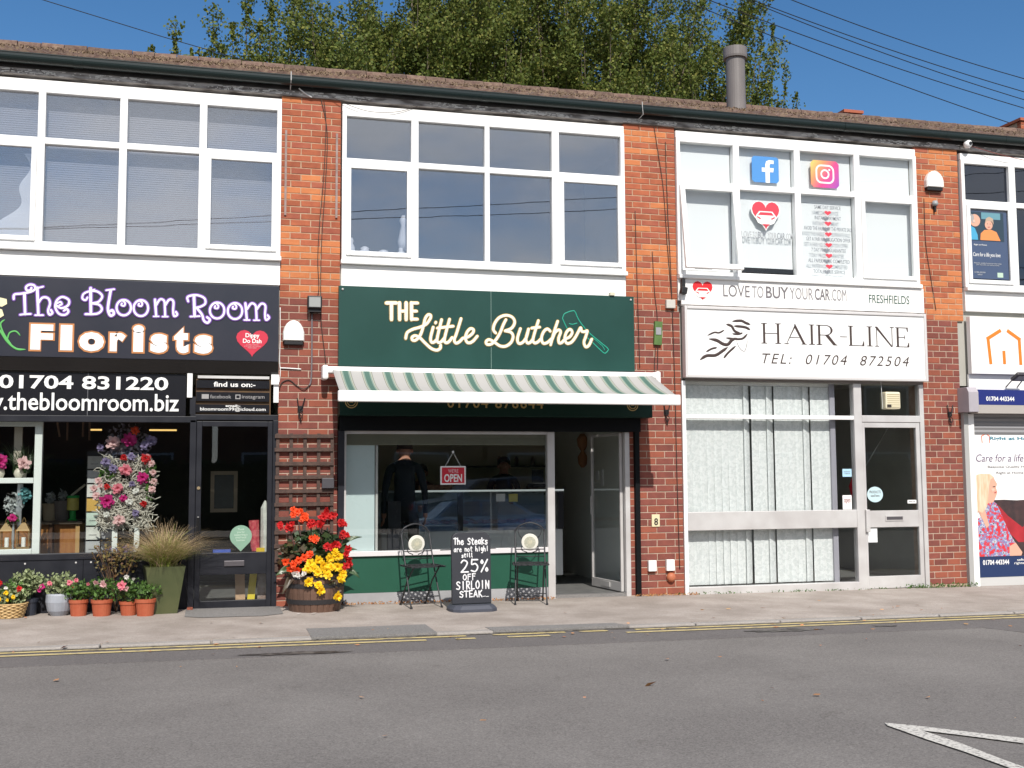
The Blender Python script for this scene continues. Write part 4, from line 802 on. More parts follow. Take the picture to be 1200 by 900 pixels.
for z0, z1 in ((.075, .760), (.985, 2.135), (2.185, 2.601)): MB().box(5.605, 7.935, .012, .018, z0, z1).build('pane', glass_clear, H_)
MB().box(8.048, 8.905, .012, .018, 2.192, 2.601).build('pane', glass_shop, H_)
dm = MB(); dm.box(8.052, 8.088, -.02, .03, -.02, 2.10); dm.box(8.842, 8.900, -.02, .03, -.02, 2.10); dm.box(8.088, 8.842, -.02, .03, 2.035, 2.10); dm.box(8.088, 8.842, -.02, .03, .755, .968); dm.box(8.088, 8.842, -.02, .03, -.02, .135)
hd = dm.build('door', alu, H_, bevel=.005)
MB().box(8.088, 8.842, .003, .009, .968, 2.035).build('pane', glass_shop, hd); MB().box(8.088, 8.842, .003, .009, .135, .755).build('pane', glass_shop, hd)
MB().box(8.345, 8.61, -.03, -.02, .835, .905).box(8.36, 8.595, -.033, -.03, .85, .89, 1).build('letter_plate', [alu, MATS['dull_dark_metal']], hd, bevel=.003)
MB().box(8.050, 8.105, -.06, -.021, .70, .985).build('door_handle', alu, hd, bevel=.008)
MB().box(5.4+3.5, 8.905+.04, .0, .01, -.08, .0).build('threshold', alu, H_)
# vertical blinds
sl_m = bpy.data.materials.new('patterned_blind_fabric'); sl_m.use_nodes = True; t = sl_m.node_tree; n = t.nodes; l = t.links.new; bs = n['Principled BSDF']; bs.inputs['Roughness'].default_value = .9
tc = n.new('ShaderNodeTexCoord'); nz = n.new('ShaderNodeTexNoise'); nz.inputs['Scale'].default_value = 24; nz.inputs['Detail'].default_value = .6; nz.inputs['Distortion'].default_value = .8; l(tc.outputs['Object'], nz.inputs['Vector'])
cr = n.new('ShaderNodeValToRGB'); e = cr.color_ramp.elements; e[0].position = .44; e[0].color = (.79, .82, .81, 1); e[1].position = .54; e[1].color = (.90, .92, .91, 1); l(nz.outputs['Fac'], cr.inputs[0])
l(cr.outputs[0], bs.inputs['Base Color']); tr = n.new('ShaderNodeBsdfTranslucent'); l(cr.outputs[0], tr.inputs['Color']); ms = n.new('ShaderNodeMixShader'); ms.inputs[0].default_value = .25; l(bs.outputs[0], ms.inputs[1]); l(tr.outputs[0], ms.inputs[2]); l(ms.outputs[0], n['Material Output'].inputs[0])
VB = thing('vertical_blind', 'white patterned vertical blind filling the salon window', 'blind')
MB().box(5.58, 7.72, .12, .16, 2.565, 2.60).build('head_track', white, VB)
xa = 5.615
ang = [3, 4, 2, 3, 4, 3, 5, 2, 3, 32, 4, 3, 27, 4, 2, 3, 4, 25, 3, 2, 4, 3, 2, 3, 3, 3]
i = 0
while xa < 7.66 and i < len(ang):
    a = ang[i]; w_ = .127; adv = .098 if a < 20 else (.124 if a < 30 else .128)
    b = MB(); Z = [.085, .3, .6, .9, 1.3, 1.8, 2.56]
    tw = random.uniform(-2, 2)
    bow = .003
    rows = []
    for z in Z:
        aa = R(a+tw*(1-(z/2.56))*(1 if 4 < i < 9 else .2)+ (11*max(0, 1-z/1.8) if 3 < i < 8 else 0)); rows.append([(xa+w_/2*(s_)*math.cos(aa), .135+w_/2*s_*math.sin(aa)-bow*(1-s_*s_), z) for s_ in (-1, 0, 1)])
    vs = [p for r_ in rows for p in r_]; b.add(vs, [(j*3+k, j*3+k+1, (j+1)*3+k+1, (j+1)*3+k) for j in range(len(Z)-1) for k in range(2)])
    b.build('slat', sl_m, VB); xa += adv; i += 1
MB().box(7.665, 7.735, .10, .13, .03, 2.60).build('blind_edge_post', mat('lilac_grey_metal', (.32, .31, .35), .5), H_)
MB().box(5.302, 9.198, 3.2, 3.3, .03, 2.71).build('inner_wall', mat('dim_grey_green_wall', (.34, .36, .35), .9), T)
fan = thing('extractor_fan', 'square cream extractor fan set in the pane over the salon door', 'extractor fan')
MB().box(8.385, 8.605, -.06, .07, 2.275, 2.50).build('housing', mat('cream_housing', (.72, .66, .48), .5), fan, bevel=.02)
for k in range(7): MB().box(8.405, 8.585, -.064, -.061, 2.30+.027*k, 2.306+.027*k).build('louvre', mat('ochre_plastic', (.38, .30, .15), .5), fan)
MB().box(8.40, 8.46, -.068, -.0645, 2.30, 2.335).build('switch', ink_black, fan)
MB().tube([(8.34, -.03, 2.63), (8.345, -.035, 2.45), (8.35, -.035, 2.28)], .003, 5).build('pull_cord', lab_m, fan)
def sticker(name, label, x0, x1, z0, z1, y, m_, txt=None, tm=None, oval=False):
    pl = [((x0+x1)/2+(x1-x0)/2*math.cos(2*math.pi*i/24), (z0+z1)/2+(z1-z0)/2*math.sin(2*math.pi*i/24)) for i in range(24)] if oval else [(x0, z0), (x1, z0), (x1, z1), (x0, z1)]
    o_ = tag(MB().prism(pl, y, y+.002).build(name, m_), label, 'sticker')
    if txt: text('lettering', txt, x0+(x1-x0)*.15, x1-(x1-x0)*.15, z0+(z1-z0)*.35, z1-(z1-z0)*.25, y-.001, tm or ink_grey, o_)
    return o_
pale_blue = mat('pale_blue_print', (.50, .66, .70), .5)
sticker('door_sticker', 'oval pale sticker on the salon door glass', 8.105, 8.335, 1.075, 1.275, -.001, pale_blue, 'PRODUCTS\nused here', oval=True)
sticker('window_sticker', 'small blue and white sticker on the slim pane beside the salon door', 7.765, 7.895, 1.405, 1.505, .008, mat('blue_white_print', (.40, .62, .78), .5), 'salon\ncare')
sticker('window_sticker', 'white card with a figure, low on the slim pane beside the salon door', 7.755, 7.885, .99, 1.17, .008, ink_white, 'open', mat('dark_red_lettering', (.25, .05, .05), .6))
sticker('door_sticker', 'small white strip at the right edge of the salon door glass', 8.695, 8.825, 1.055, 1.10, -.001, ink_white, 'please ring')
sticker('door_sticker', 'plain white sheet at the top left of the lower salon door glass', 8.10, 8.235, .565, .745, .000, lab_m)
rc = thing('coat', 'bright red coat hanging behind the salon door', 'coat', (8.16, .35, 1.30))
pts = [(0, 0, .2), (.02, 0, .1), (.0, .02, -.02), (.03, .01, -.14), (.0, 0, -.2)]
MB().tube(pts, [.02, .055, .075, .08, .03], 12).build('fabric_body', mat('red_cloth', (.60, .01, .03), .8), rc, smooth=True)
tag(MB().add([(8.28, .45, 1.38), (8.46, .75, 1.40), (9.0, .75, 2.15), (8.80, .45, 2.15)], [(0, 1, 2, 3)]).build('reflection_panel', mat('pale_reflection', (.70, .72, .72), .8)), 'pale slanted panel standing in for a diagonal reflection in the salon door', 'reflection panel')  # pale panel added in place of the diagonal reflection in the door glass
# ------------------------------------------------------------------ stickers over the salon
fb = tag(MB().prism([(6.585+x_, 5.17+z_) for x_, z_ in ((.03, 0), (.35, 0), (.38, .03), (.38, .31), (.35, .34), (.03, .34), (0, .31), (0, .03))], -.003, .0).build('window_sticker', mat('sky_blue_print', (.07, .26, .60), .5)), 'square blue sticker with a white letter f in the second top pane', 'sticker')
fl_ = MB().prism([(6.775, 5.17), (6.835, 5.17), (6.835, 5.31), (6.885, 5.31), (6.895, 5.365), (6.835, 5.365), (6.835, 5.40), (6.845, 5.42), (6.895, 5.42), (6.895, 5.465), (6.83, 5.468), (6.79, 5.45), (6.775, 5.41), (6.775, 5.365), (6.725, 5.365), (6.725, 5.31), (6.775, 5.31)], -.005, -.0035); fl_.build('letter_f', ink_white, fb)
m = bpy.data.materials.new('sunset_gradient_print'); m.use_nodes = True; t = m.node_tree; n = t.nodes; l = t.links.new; tc = n.new('ShaderNodeTexCoord'); sx = n.new('ShaderNodeSeparateXYZ'); l(tc.outputs['Generated'], sx.inputs[0])
a1 = n.new('ShaderNodeMath'); a1.operation = 'MULTIPLY_ADD'; a1.inputs[1].default_value = .55; l(sx.outputs['X'], a1.inputs[0]); a2 = n.new('ShaderNodeMath'); a2.operation = 'MULTIPLY'; a2.inputs[1].default_value = -.35; l(sx.outputs['Z'], a2.inputs[0])
a3 = n.new('ShaderNodeMath'); a3.operation = 'ADD'; a3.inputs[1].default_value = .38; l(a2.outputs[0], a3.inputs[0]); l(a3.outputs[0], a1.inputs[2])
cr = n.new('ShaderNodeValToRGB'); e = cr.color_ramp.elements; e[0].position = .0; e[0].color = (.78, .62, .16, 1); e[1].position = 1; e[1].color = (.20, .06, .42, 1)
for p_, c_ in ((.3, (.74, .28, .12, 1)), (.55, (.66, .06, .22, 1)), (.8, (.42, .07, .36, 1))): q = e.new(p_); q.color = c_
l(a1.outputs[0], cr.inputs[0]); l(cr.outputs[0], n['Principled BSDF'].inputs['Base Color'])
ig = tag(MB().prism([(7.425+x_, 5.155+z_) for x_, z_ in ((.04, 0), (.37, 0), (.41, .04), (.41, .32), (.37, .36), (.04, .36), (0, .32), (0, .04))], -.003, .0).build('window_sticker', m), 'square sticker with a white camera outline in yellow, pink and purple', 'sticker')
def rrect(cx, cz, w, h, r, n=5):
    o_ = []
    for sx_, sz_, a0 in ((1, -1, -90), (1, 1, 0), (-1, 1, 90), (-1, -1, 180)):
        for i in range(n+1): a = R(a0+90*i/n); o_.append((cx+sx_*(w/2-r)+r*math.cos(a), cz+sz_*(h/2-r)+r*math.sin(a)))
    return o_
MB().ring(rrect(7.63, 5.335, .27, .25, .08), rrect(7.63, 5.335, .225, .205, .06), -.005, -.0035).ring(circle(7.63, 5.335, .065), circle(7.63, 5.335, .043), -.005, -.0035).prism(circle(7.695, 5.395, .014, 10), -.005, -.0035).build('camera_outline', ink_white, ig)
ch_ = thing('window_sticker', 'large red car heart sticker with grey web address, in the second lower pane', 'sticker')
MB().prism(heart_poly(6.765, 4.765, .42, .395), -.0015, .0).build('heart_border', ink_white, ch_)
car_heart(ch_, 6.765, 4.77, .385, .36, -.003, mat('soft_red_print', (.62, .05, .08), .5), ink_white)
lg = mat('silver_grey_print', (.42, .44, .46), .6); dg = mat('mid_grey_print', (.24, .26, .29), .6)
for s_, a, b_, z, mm in (('LOVE', 6.42, 6.56, 4.44, lg), ('TO', 6.575, 6.64, 4.44, lg), ('BUY', 6.65, 6.77, 4.44, dg), ('YOUR', 6.785, 6.91, 4.44, lg), ('CAR', 6.92, 7.03, 4.44, dg), ('.COM', 7.04, 7.14, 4.44, lg)): text('lettering', s_, a, b_, z, z+.085, -.002, mm, ch_, bold=.012)
ll = thing('window_sticker', 'column of small grey slogans and red hearts in the third lower pane', 'sticker')
rows = ['SAME DAY SERVICE', 'INSTANT PAYMENT', 'AVOID THE HASSLE OF THE PRIVATE SALE', 'GET A FAIR NO OBLIGATION OFFER', '7 DAY PRICE GUARANTEE', 'ALL PAPERWORK COMPLETED', 'TOTALLY FREE SERVICE']
wd = [.38, .38, .70, .64, .50, .60, .46]
for i, (s_, w_) in enumerate(zip(rows, wd)):
    z = 4.92-i*.141; cx = 7.655; text('lettering', s_, cx-w_/2, cx+w_/2, z-.05, z, -.002, dg, ll, bold=.004)
    if i: MB().prism(heart_poly(cx, z+.045, .10, .062, 18), -.005, -.003).build('small_heart', MATS['soft_red_print'], ll)

# ------------------------------------------------------------------ care agency front
K = thing('shopfront', 'care agency front at the right edge, closed by a grey shutter and white posters', 'shopfront')
gp = mat('lilac_grey_metal_box', (.40, .37, .40), .5, col2=(.35, .33, .36), scale=5)
sb = MB(); extrude_x(sb, [(-.23, 2.24), (-.23, 2.50), (-.19, 2.565), (.0, 2.565), (.0, 2.24)], 9.505, 9.655); kb_ = sb.build('shutter_end_cap', gp, K, bevel=.004)
sb = MB(); extrude_x(sb, [(-.22, 2.335), (-.22, 2.535), (.0, 2.535), (.0, 2.335)], 9.657, 13.13); kb2 = sb.build('shutter_box', mat('royal_blue_metal', (.012, .022, .16), .3), K)
text('lettering', '01704 443344', 9.775, 10.21, 2.385, 2.445, -.222, ink_white, kb2, bold=.02)
sb = MB(); extrude_x(sb, [(-.22, 2.333), (-.20, 2.225), (.0, 2.225), (.0, 2.333)], 9.657, 13.13); sb.build('box_underside', mat('beige_metal', (.46, .43, .40), .5), K)
MB().box(9.545, 9.615, -.06, .05, -.1, 2.235).build('grey_post', mat('stone_grey_post', (.36, .36, .35), .6), K, bevel=.004); MB().box(9.616, 9.708, -.05, .05, -.1, 2.222).build('white_post', white, K, bevel=.004)
for k in range(6): 
    b = MB(); extrude_x(b, [(-.02, 1.99+.0), (-.035, 2.02), (-.02, 2.048), (.0, 2.048), (.0, 1.99)], 9.709, 13.1); o_ = b.build('shutter_slat', mat('grey_shutter_slat', (.25, .25, .26), .45), K); o_.location.z = (k-2)*.058+.08
bp_ = thing('poster', 'tall white poster showing a blonde woman in a floral blouse and a red sleeve', 'poster')
MB().box(9.712, 13.0, -.012, .03, .345, 2.00).build('panel', sign_lit, bp_)
MB().box(9.712, 13.0, -.013, .029, .075, .344).build('blue_band', mat('navy_print', (.012, .03, .10), .5), bp_)
YP = -.0135
def shape(nm, pts, mm, lay, parent=bp_, y=YP):
    k = .70 if 'sofa' in nm or 'sleeve' in nm else .81
    return MB().prism([(x, .346+(z-.346)*k) for x, z in pts], y-.0012*lay, y-.0012*lay+.001).build(nm, mm, parent)
blackcl = mat('dark_sofa_print', (.03, .018, .02), .7, col2=(.06, .03, .03), scale=8)
shape('printed_sofa', [(9.95, .346), (9.98, 1.40), (10.15, 1.405), (10.35, 1.39), (10.8, 1.42), (11.6, 1.40), (11.6, .346)], blackcl, 1)
shape('printed_sleeve', [(10.06, 1.30), (10.2, 1.10), (10.42, .88), (10.62, 1.05), (10.9, 1.25), (10.9, .8), (10.5, .60), (10.35, .60), (10.15, .85), (10.03, 1.1)], mat('deep_red_print', (.30, .012, .02), .6, col2=(.42, .02, .03), scale=5), 2)
hairm = mat('blonde_print', (.62, .42, .26), .6, col2=(.75, .60, .45), scale=5, stretch=(6, 1, 1)); skin_p = mat('skin_print', (.66, .36, .26), .6)
floral = mat('floral_print', (.20, .24, .42), .6, col2=(.60, .03, .04), scale=9, contrast=(.50, .56))
_n = floral.node_tree.nodes; _e = [x for x in _n if x.type == 'VALTORGB'][0].color_ramp; [x for x in _n if x.type == 'TEX_NOISE'][0].inputs['Scale'].default_value = 26
for _p, _c in ((.30, (.03, .03, .06, 1)), (.40, (.62, .60, .62, 1)), (.46, (.10, .16, .42, 1))): _q = _e.elements.new(_p); _q.color = _c
shape('printed_blouse', [(9.715, .346), (9.715, .95), (9.80, 1.0), (9.93, 1.28), (10.03, 1.20), (10.10, 1.02), (10.20, .75), (10.30, .55), (10.22, .346)], floral, 4)
shape('printed_skin', [(9.73, 1.05), (9.80, 1.12), (9.88, 1.2), (9.98, 1.22), (10.02, 1.30), (10.05, 1.38), (10.03, 1.46), (10.05, 1.52), (10.0, 1.62), (9.88, 1.62), (9.80, 1.3), (9.74, 1.2)], skin_p, 5); shape('printed_chest', [(9.74, 1.1), (9.84, 1.14), (9.90, .85), (9.86, .80)], skin_p, 5.6)
shape('printed_hair', [(9.715, 1.66), (9.80, 1.69), (9.95, 1.68), (10.01, 1.62), (9.95, 1.60), (9.92, 1.48), (9.90, 1.30), (9.88, 1.15), (9.80, 1.05), (9.715, 1.1)], hairm, 7)
shape('printed_eye', [(9.975, 1.475), (10.0, 1.485), (10.02, 1.478), (10.0, 1.468)], ink_black, 9); shape('printed_lips', [(10.0, 1.385), (10.035, 1.40), (10.03, 1.375), (10.0, 1.37)], mat('lip_print', (.45, .08, .08), .6), 9); shape('printed_cheek', [(9.95, 1.44), (9.99, 1.45), (10.01, 1.42), (9.97, 1.39)], mat('cheek_print', (.74, .46, .36), .6), 8)
shape('printed_hand', [(10.2, .50), (10.3, .56), (10.40, .40), (10.38, .347), (10.2, .347)], skin_p, 6)
text('lettering', 'Right at Home', 9.965, 10.72, 1.865, 1.925, YP-.001, mat('teal_print_dark', (.03, .20, .28), .6), bp_, bold=.02)
b = MB(); bar(b, 9.85, 1.84, 9.84, 1.93, .012, YP); bar(b, 9.84, 1.93, 9.90, 1.96, .012, YP-.001); bar(b, 9.92, 1.96, 9.965, 1.93, .012, YP-.001); bar(b, 9.965, 1.93, 9.96, 1.84, .012, YP); b.build('small_house_outline', mat('coral_print', (.75, .20, .12), .5), bp_)
text('lettering', 'Care for a life you love', 9.745, 10.98, 1.56, 1.69, YP-.001, mat('plum_lettering', (.10, .06, .14), .6), bp_, shear=.2, bold=-.004)
text('lettering', 'Bespoke Quality Homecare', 9.92, 10.76, 1.50, 1.54, YP-.001, ink_grey, bp_); text('lettering', 'Right at Home Sefton', 10.05, 10.68, 1.42, 1.46, YP-.001, ink_grey, bp_)
text('lettering', '01704 443344', 9.785, 10.19, .235, .30, YP-.002, ink_white, bp_, bold=.02); text('lettering', 'sefton@\nrightathome', 10.27, 10.6, .225, .31, YP-.002, ink_white, bp_)
MB().box(9.712, 13.0, -.02, .03, -.09, .072).build('bottom_rail', mat('pale_grey_rail', (.50, .50, .49), .6), K)
# upstairs poster
up_ = thing('poster', 'blue poster of two elderly people chatting, in the first-floor pane at the right edge', 'poster')
MB().box(9.765, 10.352, -.046, -.042, 4.045, 4.965).build('panel', mat('slate_blue_print', (.055, .085, .16), .5), up_)
def shp2(nm, pts, mm, lay): return MB().prism(pts, -.0465-.0012*lay, -.0465-.0012*lay+.001).build(nm, mm, up_)
shp2('photo_ground', [(9.775, 4.56), (10.30, 4.56), (10.30, 4.955), (9.775, 4.955)], mat('dark_teal_print', (.02, .045, .07), .6), 1)
shp2('photo_wall', [(9.95, 4.86), (10.25, 4.86), (10.25, 4.95), (9.95, 4.95)], mat('teal_wall_print', (.12, .28, .34), .6), 2)
shp2('printed_shirt', [(9.776, 4.57), (9.776, 4.76), (9.84, 4.73), (9.88, 4.64), (9.885, 4.57)], mat('blue_shirt_print', (.06, .34, .55), .6), 3)
shp2('printed_head', circle(9.845, 4.835, .085, 16), skin_p, 4); shp2('printed_hair', [(9.776, 4.86), (9.80, 4.80), (9.84, 4.80), (9.83, 4.90), (9.79, 4.92)], mat('grey_hair_print', (.35, .33, .32), .6), 5)
shp2('printed_jumper', [(9.92, 4.57), (9.93, 4.66), (9.99, 4.71), (10.09, 4.72), (10.18, 4.69), (10.24, 4.57)], mat('orange_jumper_print', (.72, .26, .08), .6), 3.5)
shp2('printed_face', circle(10.06, 4.78, .062, 16), skin_p, 5); shp2('printed_hair', [(10.0, 4.80), (10.02, 4.87), (10.07, 4.895), (10.13, 4.87), (10.14, 4.79), (10.11, 4.83), (10.04, 4.84)], mat('fair_hair_print', (.45, .33, .24), .6), 6)
shp2('printed_smile', [(10.035, 4.755), (10.085, 4.757), (10.06, 4.742)], mat('lip_print', (.45, .08, .08), .6), 7)
for x_ in (10.038, 10.082): shp2('printed_eye', circle(x_, 4.795, .006, 6), ink_black, 7)
shp2('printed_ear', circle(9.83, 4.825, .018, 8), mat('cheek_print', (.74, .46, .36), .6), 6)
text('lettering', 'Care for a life you love', 9.80, 10.23, 4.33, 4.40, -.0475, ink_white, up_, shear=.2); text('lettering', 'Right at Home', 9.82, 10.02, 4.49, 4.515, -.0475, ink_white, up_)
text('lettering', 'Bespoke quality homecare that helps\nyou stay safe and well at home', 9.81, 10.24, 4.22, 4.265, -.0475, lg, up_); text('lettering', '01704 443344\nsefton', 9.81, 9.98, 4.09, 4.14, -.0475, lg, up_)
shp2('small_badge', [(10.17, 4.07), (10.26, 4.07), (10.26, 4.135), (10.17, 4.135)], mat('pale_green_badge', (.45, .60, .48), .6), 1)
# ------------------------------------------------------------------ fittings on the piers
blackm = mat('black_fitting', (.010, .010, .011), .45)
cable_m = mat('dark_cable', (.035, .022, .018), .6)
def alarm(name, label, x0, x1, z0, z1):
    t = thing(name, label, 'alarm box'); cx = (x0+x1)/2; w = x1-x0; h = z1-z0
    pl = [(x0, z0+.045), (x1, z0+.045)]
    for i in range(9):
        a = R(180*i/8); pl.append((cx+w*.5*math.cos(a)*(1-.12*math.sin(a)), z0+h*.5+h*.5*math.sin(a)))
    b = MB(); n = len(pl); sc = lambda k: [(cx+(x-cx)*k, z0+h*.45+(z-z0-h*.45)*k) for x, z in pl]
    vs = [(x, -.0, z) for x, z in pl]+[(x, -.055, z) for x, z in pl]+[(x, -.075, z) for x, z in sc(.9)]
    fs = [((i+1)%n, i, n+i, n+(i+1)%n) for i in range(n)]+[(n+(i+1)%n, n+i, 2*n+i, 2*n+(i+1)%n) for i in range(n)]+[tuple(range(2*n, 3*n))]
    b.add(vs, [tuple(reversed(f)) for f in fs[:-1]]+[fs[-1]]); o_ = b.build('cover', mat('white_gloss_plastic', (.82, .81, .78), .25), t)
    bm_ = bmesh.new(); bm_.from_mesh(o_.data); bmesh.ops.recalc_face_normals(bm_, faces=bm_.faces); bm_.to_mesh(o_.data); bm_.free()
    MB().box(x0+.012, x1-.012, -.058, -.002, z0, z0+.044).build('base', blackm, t, bevel=.008)
alarm('alarm_box', 'white bell shaped alarm box on the pier beside the florist sign', .722, .958, 2.925, 3.205)
alarm('alarm_box', 'white bell shaped alarm box high on the pier right of the salon window', 9.115, 9.375, 5.205, 5.475)
fd = thing('floodlight', 'square black floodlight on the pier between the florist and butcher signs', 'floodlight')
MB().box(.985, 1.148, -.13, -.055, 3.335, 3.480).build('housing', blackm, fd, bevel=.01)
MB().box(1.003, 1.130, -.134, -.131, 3.352, 3.462).build('lens', mat('grey_lens', (.32, .33, .32), .2), fd)
MB().box(1.02, 1.115, -.06, .0, 3.30, 3.40).box(.995, 1.14, -.10, -.03, 3.30, 3.334).build('bracket', blackm, fd)
for k in range(6): MB().box(.99+.025*k, .995+.025*k, -.054, -.03, 3.34, 3.475).build('cooling_fin', blackm, fd)
def cable(label, pts, r=.004, m_=None, k=6, name='cable'):
    b = MB().tube(cat_rom(pts, k), r, 5); return tag(b.build(name, m_ or cable_m, smooth=True), label, 'cable')
cable('grey conduit running down the pier from the floodlight', [(1.045, -.012, 3.30), (1.045, -.012, 2.6), (1.02, -.012, 2.47)], .010, mat('grey_conduit', (.16, .14, .15), .5), name='conduit')
cable('dark cable from the conduit looping left towards the florist sign', [(1.02, -.010, 2.47), (.96, -.02, 2.43), (.88, -.012, 2.47), (.80, -.012, 2.53), (.72, -.012, 2.5), (.69, -.01, 2.42)], .006)
cable('white cable beside the florist sign edge, hanging down', [(.690, -.012, 3.35), (.694, -.015, 3.0), (.690, -.012, 2.75), (.70, -.015, 2.62), (.688, -.01, 2.5)], .005, ink_white)
cable('short white tube fixed level on the first pier under the alarm box', [(.70, -.012, 2.665), (.80, -.014, 2.662), (.93, -.012, 2.655)], .007, ink_white)
cable('left of two thin dark cables running down the first pier', [(1.16, -.008, 5.77), (1.185, -.012, 5.5), (1.165, -.01, 4.9), (1.12, -.012, 4.3), (1.105, -.01, 3.9), (1.12, -.012, 3.6), (1.10, -.01, 3.45)], .0045)
cable('right of two thin dark cables running down the first pier', [(1.13, -.008, 5.78), (1.20, -.012, 5.4), (1.185, -.01, 4.8), (1.15, -.012, 4.2), (1.14, -.01, 3.7), (1.15, -.012, 3.2), (1.19, -.02, 2.85), (1.22, -.01, 2.6)], .0045)
cable('thin cable bowed over the head of the butcher window', [(1.25, -.04, 5.82), (1.45, -.06, 5.73), (1.7, -.06, 5.675), (2.0, -.05, 5.70), (2.25, -.04, 5.79)], .0035)
cable('white cable end poking from the soffit over the first pier', [(.87, -.055, 5.885), (.95, -.045, 5.83), (1.02, -.03, 5.80)], .009, ink_white)
cable('left thin dark cable down the second pier', [(5.25, -.008, 5.79), (5.29, -.012, 5.5), (5.36, -.01, 5.0), (5.40, -.012, 4.3), (5.45, -.01, 3.6)], .004)
cable('long dark cable down the right side of the second pier', [(5.40, -.008, 5.6), (5.41, -.012, 4.8), (5.44, -.01, 4.0), (5.455, -.012, 3.3), (5.47, -.01, 2.4), (5.475, -.012, 1.4), (5.49, -.01, .3)], .0045)
cable('dark cable from the green box down the second pier', [(5.20, -.008, 4.2), (5.22, -.012, 3.7), (5.25, -.01, 3.35), (5.21, -.012, 2.9), (5.20, -.01, 2.7)], .004)
cable('dark cable along the left side of the second pier', [(4.98, -.01, 4.7), (4.99, -.012, 3.9), (5.0, -.012, 3.3), (5.01, -.01, 2.75)], .004)
cable('thin dark cable down the third pier', [(9.10, -.008, 5.1), (9.10, -.012, 4.5), (9.15, -.01, 4.1), (9.22, -.012, 3.6)], .004)
cable('thin red cable sagging from the sensor at the right edge', [(9.78, -.06, 5.86), (10.2, -.10, 5.76), (10.7, -.08, 5.70)], .004, mat('red_cable', (.25, .04, .03), .6))
for (xs_, lab) in ((.735, 'left grey metal strip on the first pier'), (1.312, 'right grey metal strip on the first pier')):
    tag(MB().box(xs_-.012, xs_+.012, -.02, -.001, 4.41, 5.40).build('metal_strip', mat('grey_metal_strip', (.30, .22, .20), .6, col2=(.22, .15, .13), scale=12)), lab, 'metal strip')
def hook(label, x, z):
    t = thing('hanging_bracket', label, 'bracket', (x, -.015, z)); b = MB()
    b.tube([(-.035, 0, .12), (-.02, -.01, .0), (.0, -.015, -.11), (.01, 0, -.16)], .006, 5); b.tube([(.05, 0, .12), (.02, -.02, .02), (-.015, -.01, -.03)], .006, 5); b.tube(cat_rom([(-.02, -.01, -.02), (.025, -.02, -.07), (.0, -.015, -.12), (-.02, -.01, -.08), (-.01, -.01, -.03)], 3), .005, 5)
    b.build('bent_wire', blackm, t); MB().box(-.03, .03, -.004, .01, -.03, .03).build('plate', blackm, t)
hook('black wire basket bracket on the first pier above the trellis', .925, 2.21); hook('black wire basket bracket on the second pier under the awning end', 5.35, 2.21); hook('black wire basket bracket on the third pier', 9.37, 2.22)
def small_box(name, label, x0, x1, z0, z1, m_, cat, d=.05): return tag(MB().box(x0, x1, -d, -.002, z0, z1).build(name, m_, bevel=.006), label, cat)
small_box('junction_box', 'small pale grey junction box on the second pier, just left of the salon boards', 5.36, 5.48, 3.495, 3.60, mat('pale_grey_plastic', (.52, .50, .45), .5), 'box')
small_box('socket_box', 'left of two small white boxes low on the second pier', 5.072, 5.175, .285, .415, ink_white, 'box'); small_box('socket_box', 'right of two small white boxes low on the second pier', 5.305, 5.41, .285, .42, ink_white, 'box')
tag(MB().lathe([(.055, 0), (.06, .02), (.045, .05), (.02, .06)], n=16).build('pipe_cover', mat('terracotta_plastic', (.42, .13, .06), .6), smooth=True, rot=(R(90), 0, 0), loc=(5.372, 0, .205)), 'round terracotta pipe cover low on the second pier', 'pipe cover')
np_ = small_box('number_plate', 'small cream plate with black figure on the second pier', 5.135, 5.24, .815, .965, mat('cream_plate', (.66, .60, .38), .5), 'plate', .012)
text('lettering', '8', 5.165, 5.215, .835, .92, -.0135, ink_black, np_, bold=.02)
gb = thing('green_box', 'small tilted green and grey box on the second pier', 'box', (5.25, -.02, 3.18), 0); 
g1 = MB().box(-.05, .05, -.02, .018, -.145, .145).build('case', mat('leaf_green_plastic', (.065, .13, .03), .6, col2=(.09, .17, .04), scale=8), gb, rot=(0, R(3), 0)); MB().box(-.035, .035, -.028, -.021, -.02, .07).build('grey_window', mat('grey_patch', (.28, .28, .30), .5), gb)
MB().tube([(0, .0, -.15), (-.01, .005, -.45)], .004, 5).build('wire', cable_m, gb)
sp_ = thing('spotlight', 'tiny black spotlight on the narrow white board over the salon, at its left end', 'spotlight', (5.575, -.07, 3.76))
MB().box(-.025, .02, -.03, .03, .0, .10).build('arm', blackm, sp_, bevel=.005); MB().box(-.03, .045, -.06, .02, -.09, -.005).build('lamp_head', blackm, sp_, bevel=.008, rot=(0, R(12), 0))
fl2 = thing('floodlight', 'grey floodlight on an arm over the blue shutter box at the right edge', 'floodlight', (10.33, -.22, 2.70))
MB().box(-.12, .12, -.10, .06, -.02, .025).build('lamp_head', mat('dark_grey_metal', (.05, .045, .05), .4), fl2, bevel=.008, rot=(R(-28), 0, 0)); MB().box(-.09, .09, -.07, .03, -.024, -.021).build('lens', mat('grey_lens', (.32, .33, .32), .2), fl2, rot=(R(-28), 0, 0))
MB().tube([(-.08, .05, -.01), (-.09, .20, -.12)], .008, 5).tube([(.08, .05, -.01), (.09, .20, -.12)], .008, 5).build('arm', MATS['dark_grey_metal'], fl2)
se = thing('sensor', 'round white sensor under the soffit at the right edge', 'sensor', (9.74, -.06, 5.86)); MB().lathe([(.02, .0), (.055, .02), (.06, .05), (.04, .09)], n=14).build('body', white, se, smooth=True, rot=(R(90), 0, 0)); MB().lathe([(.025, 0), (.022, .01)], n=12).build('lens', blackm, se, rot=(R(90), 0, 0), loc=(.01, -.09, 0))
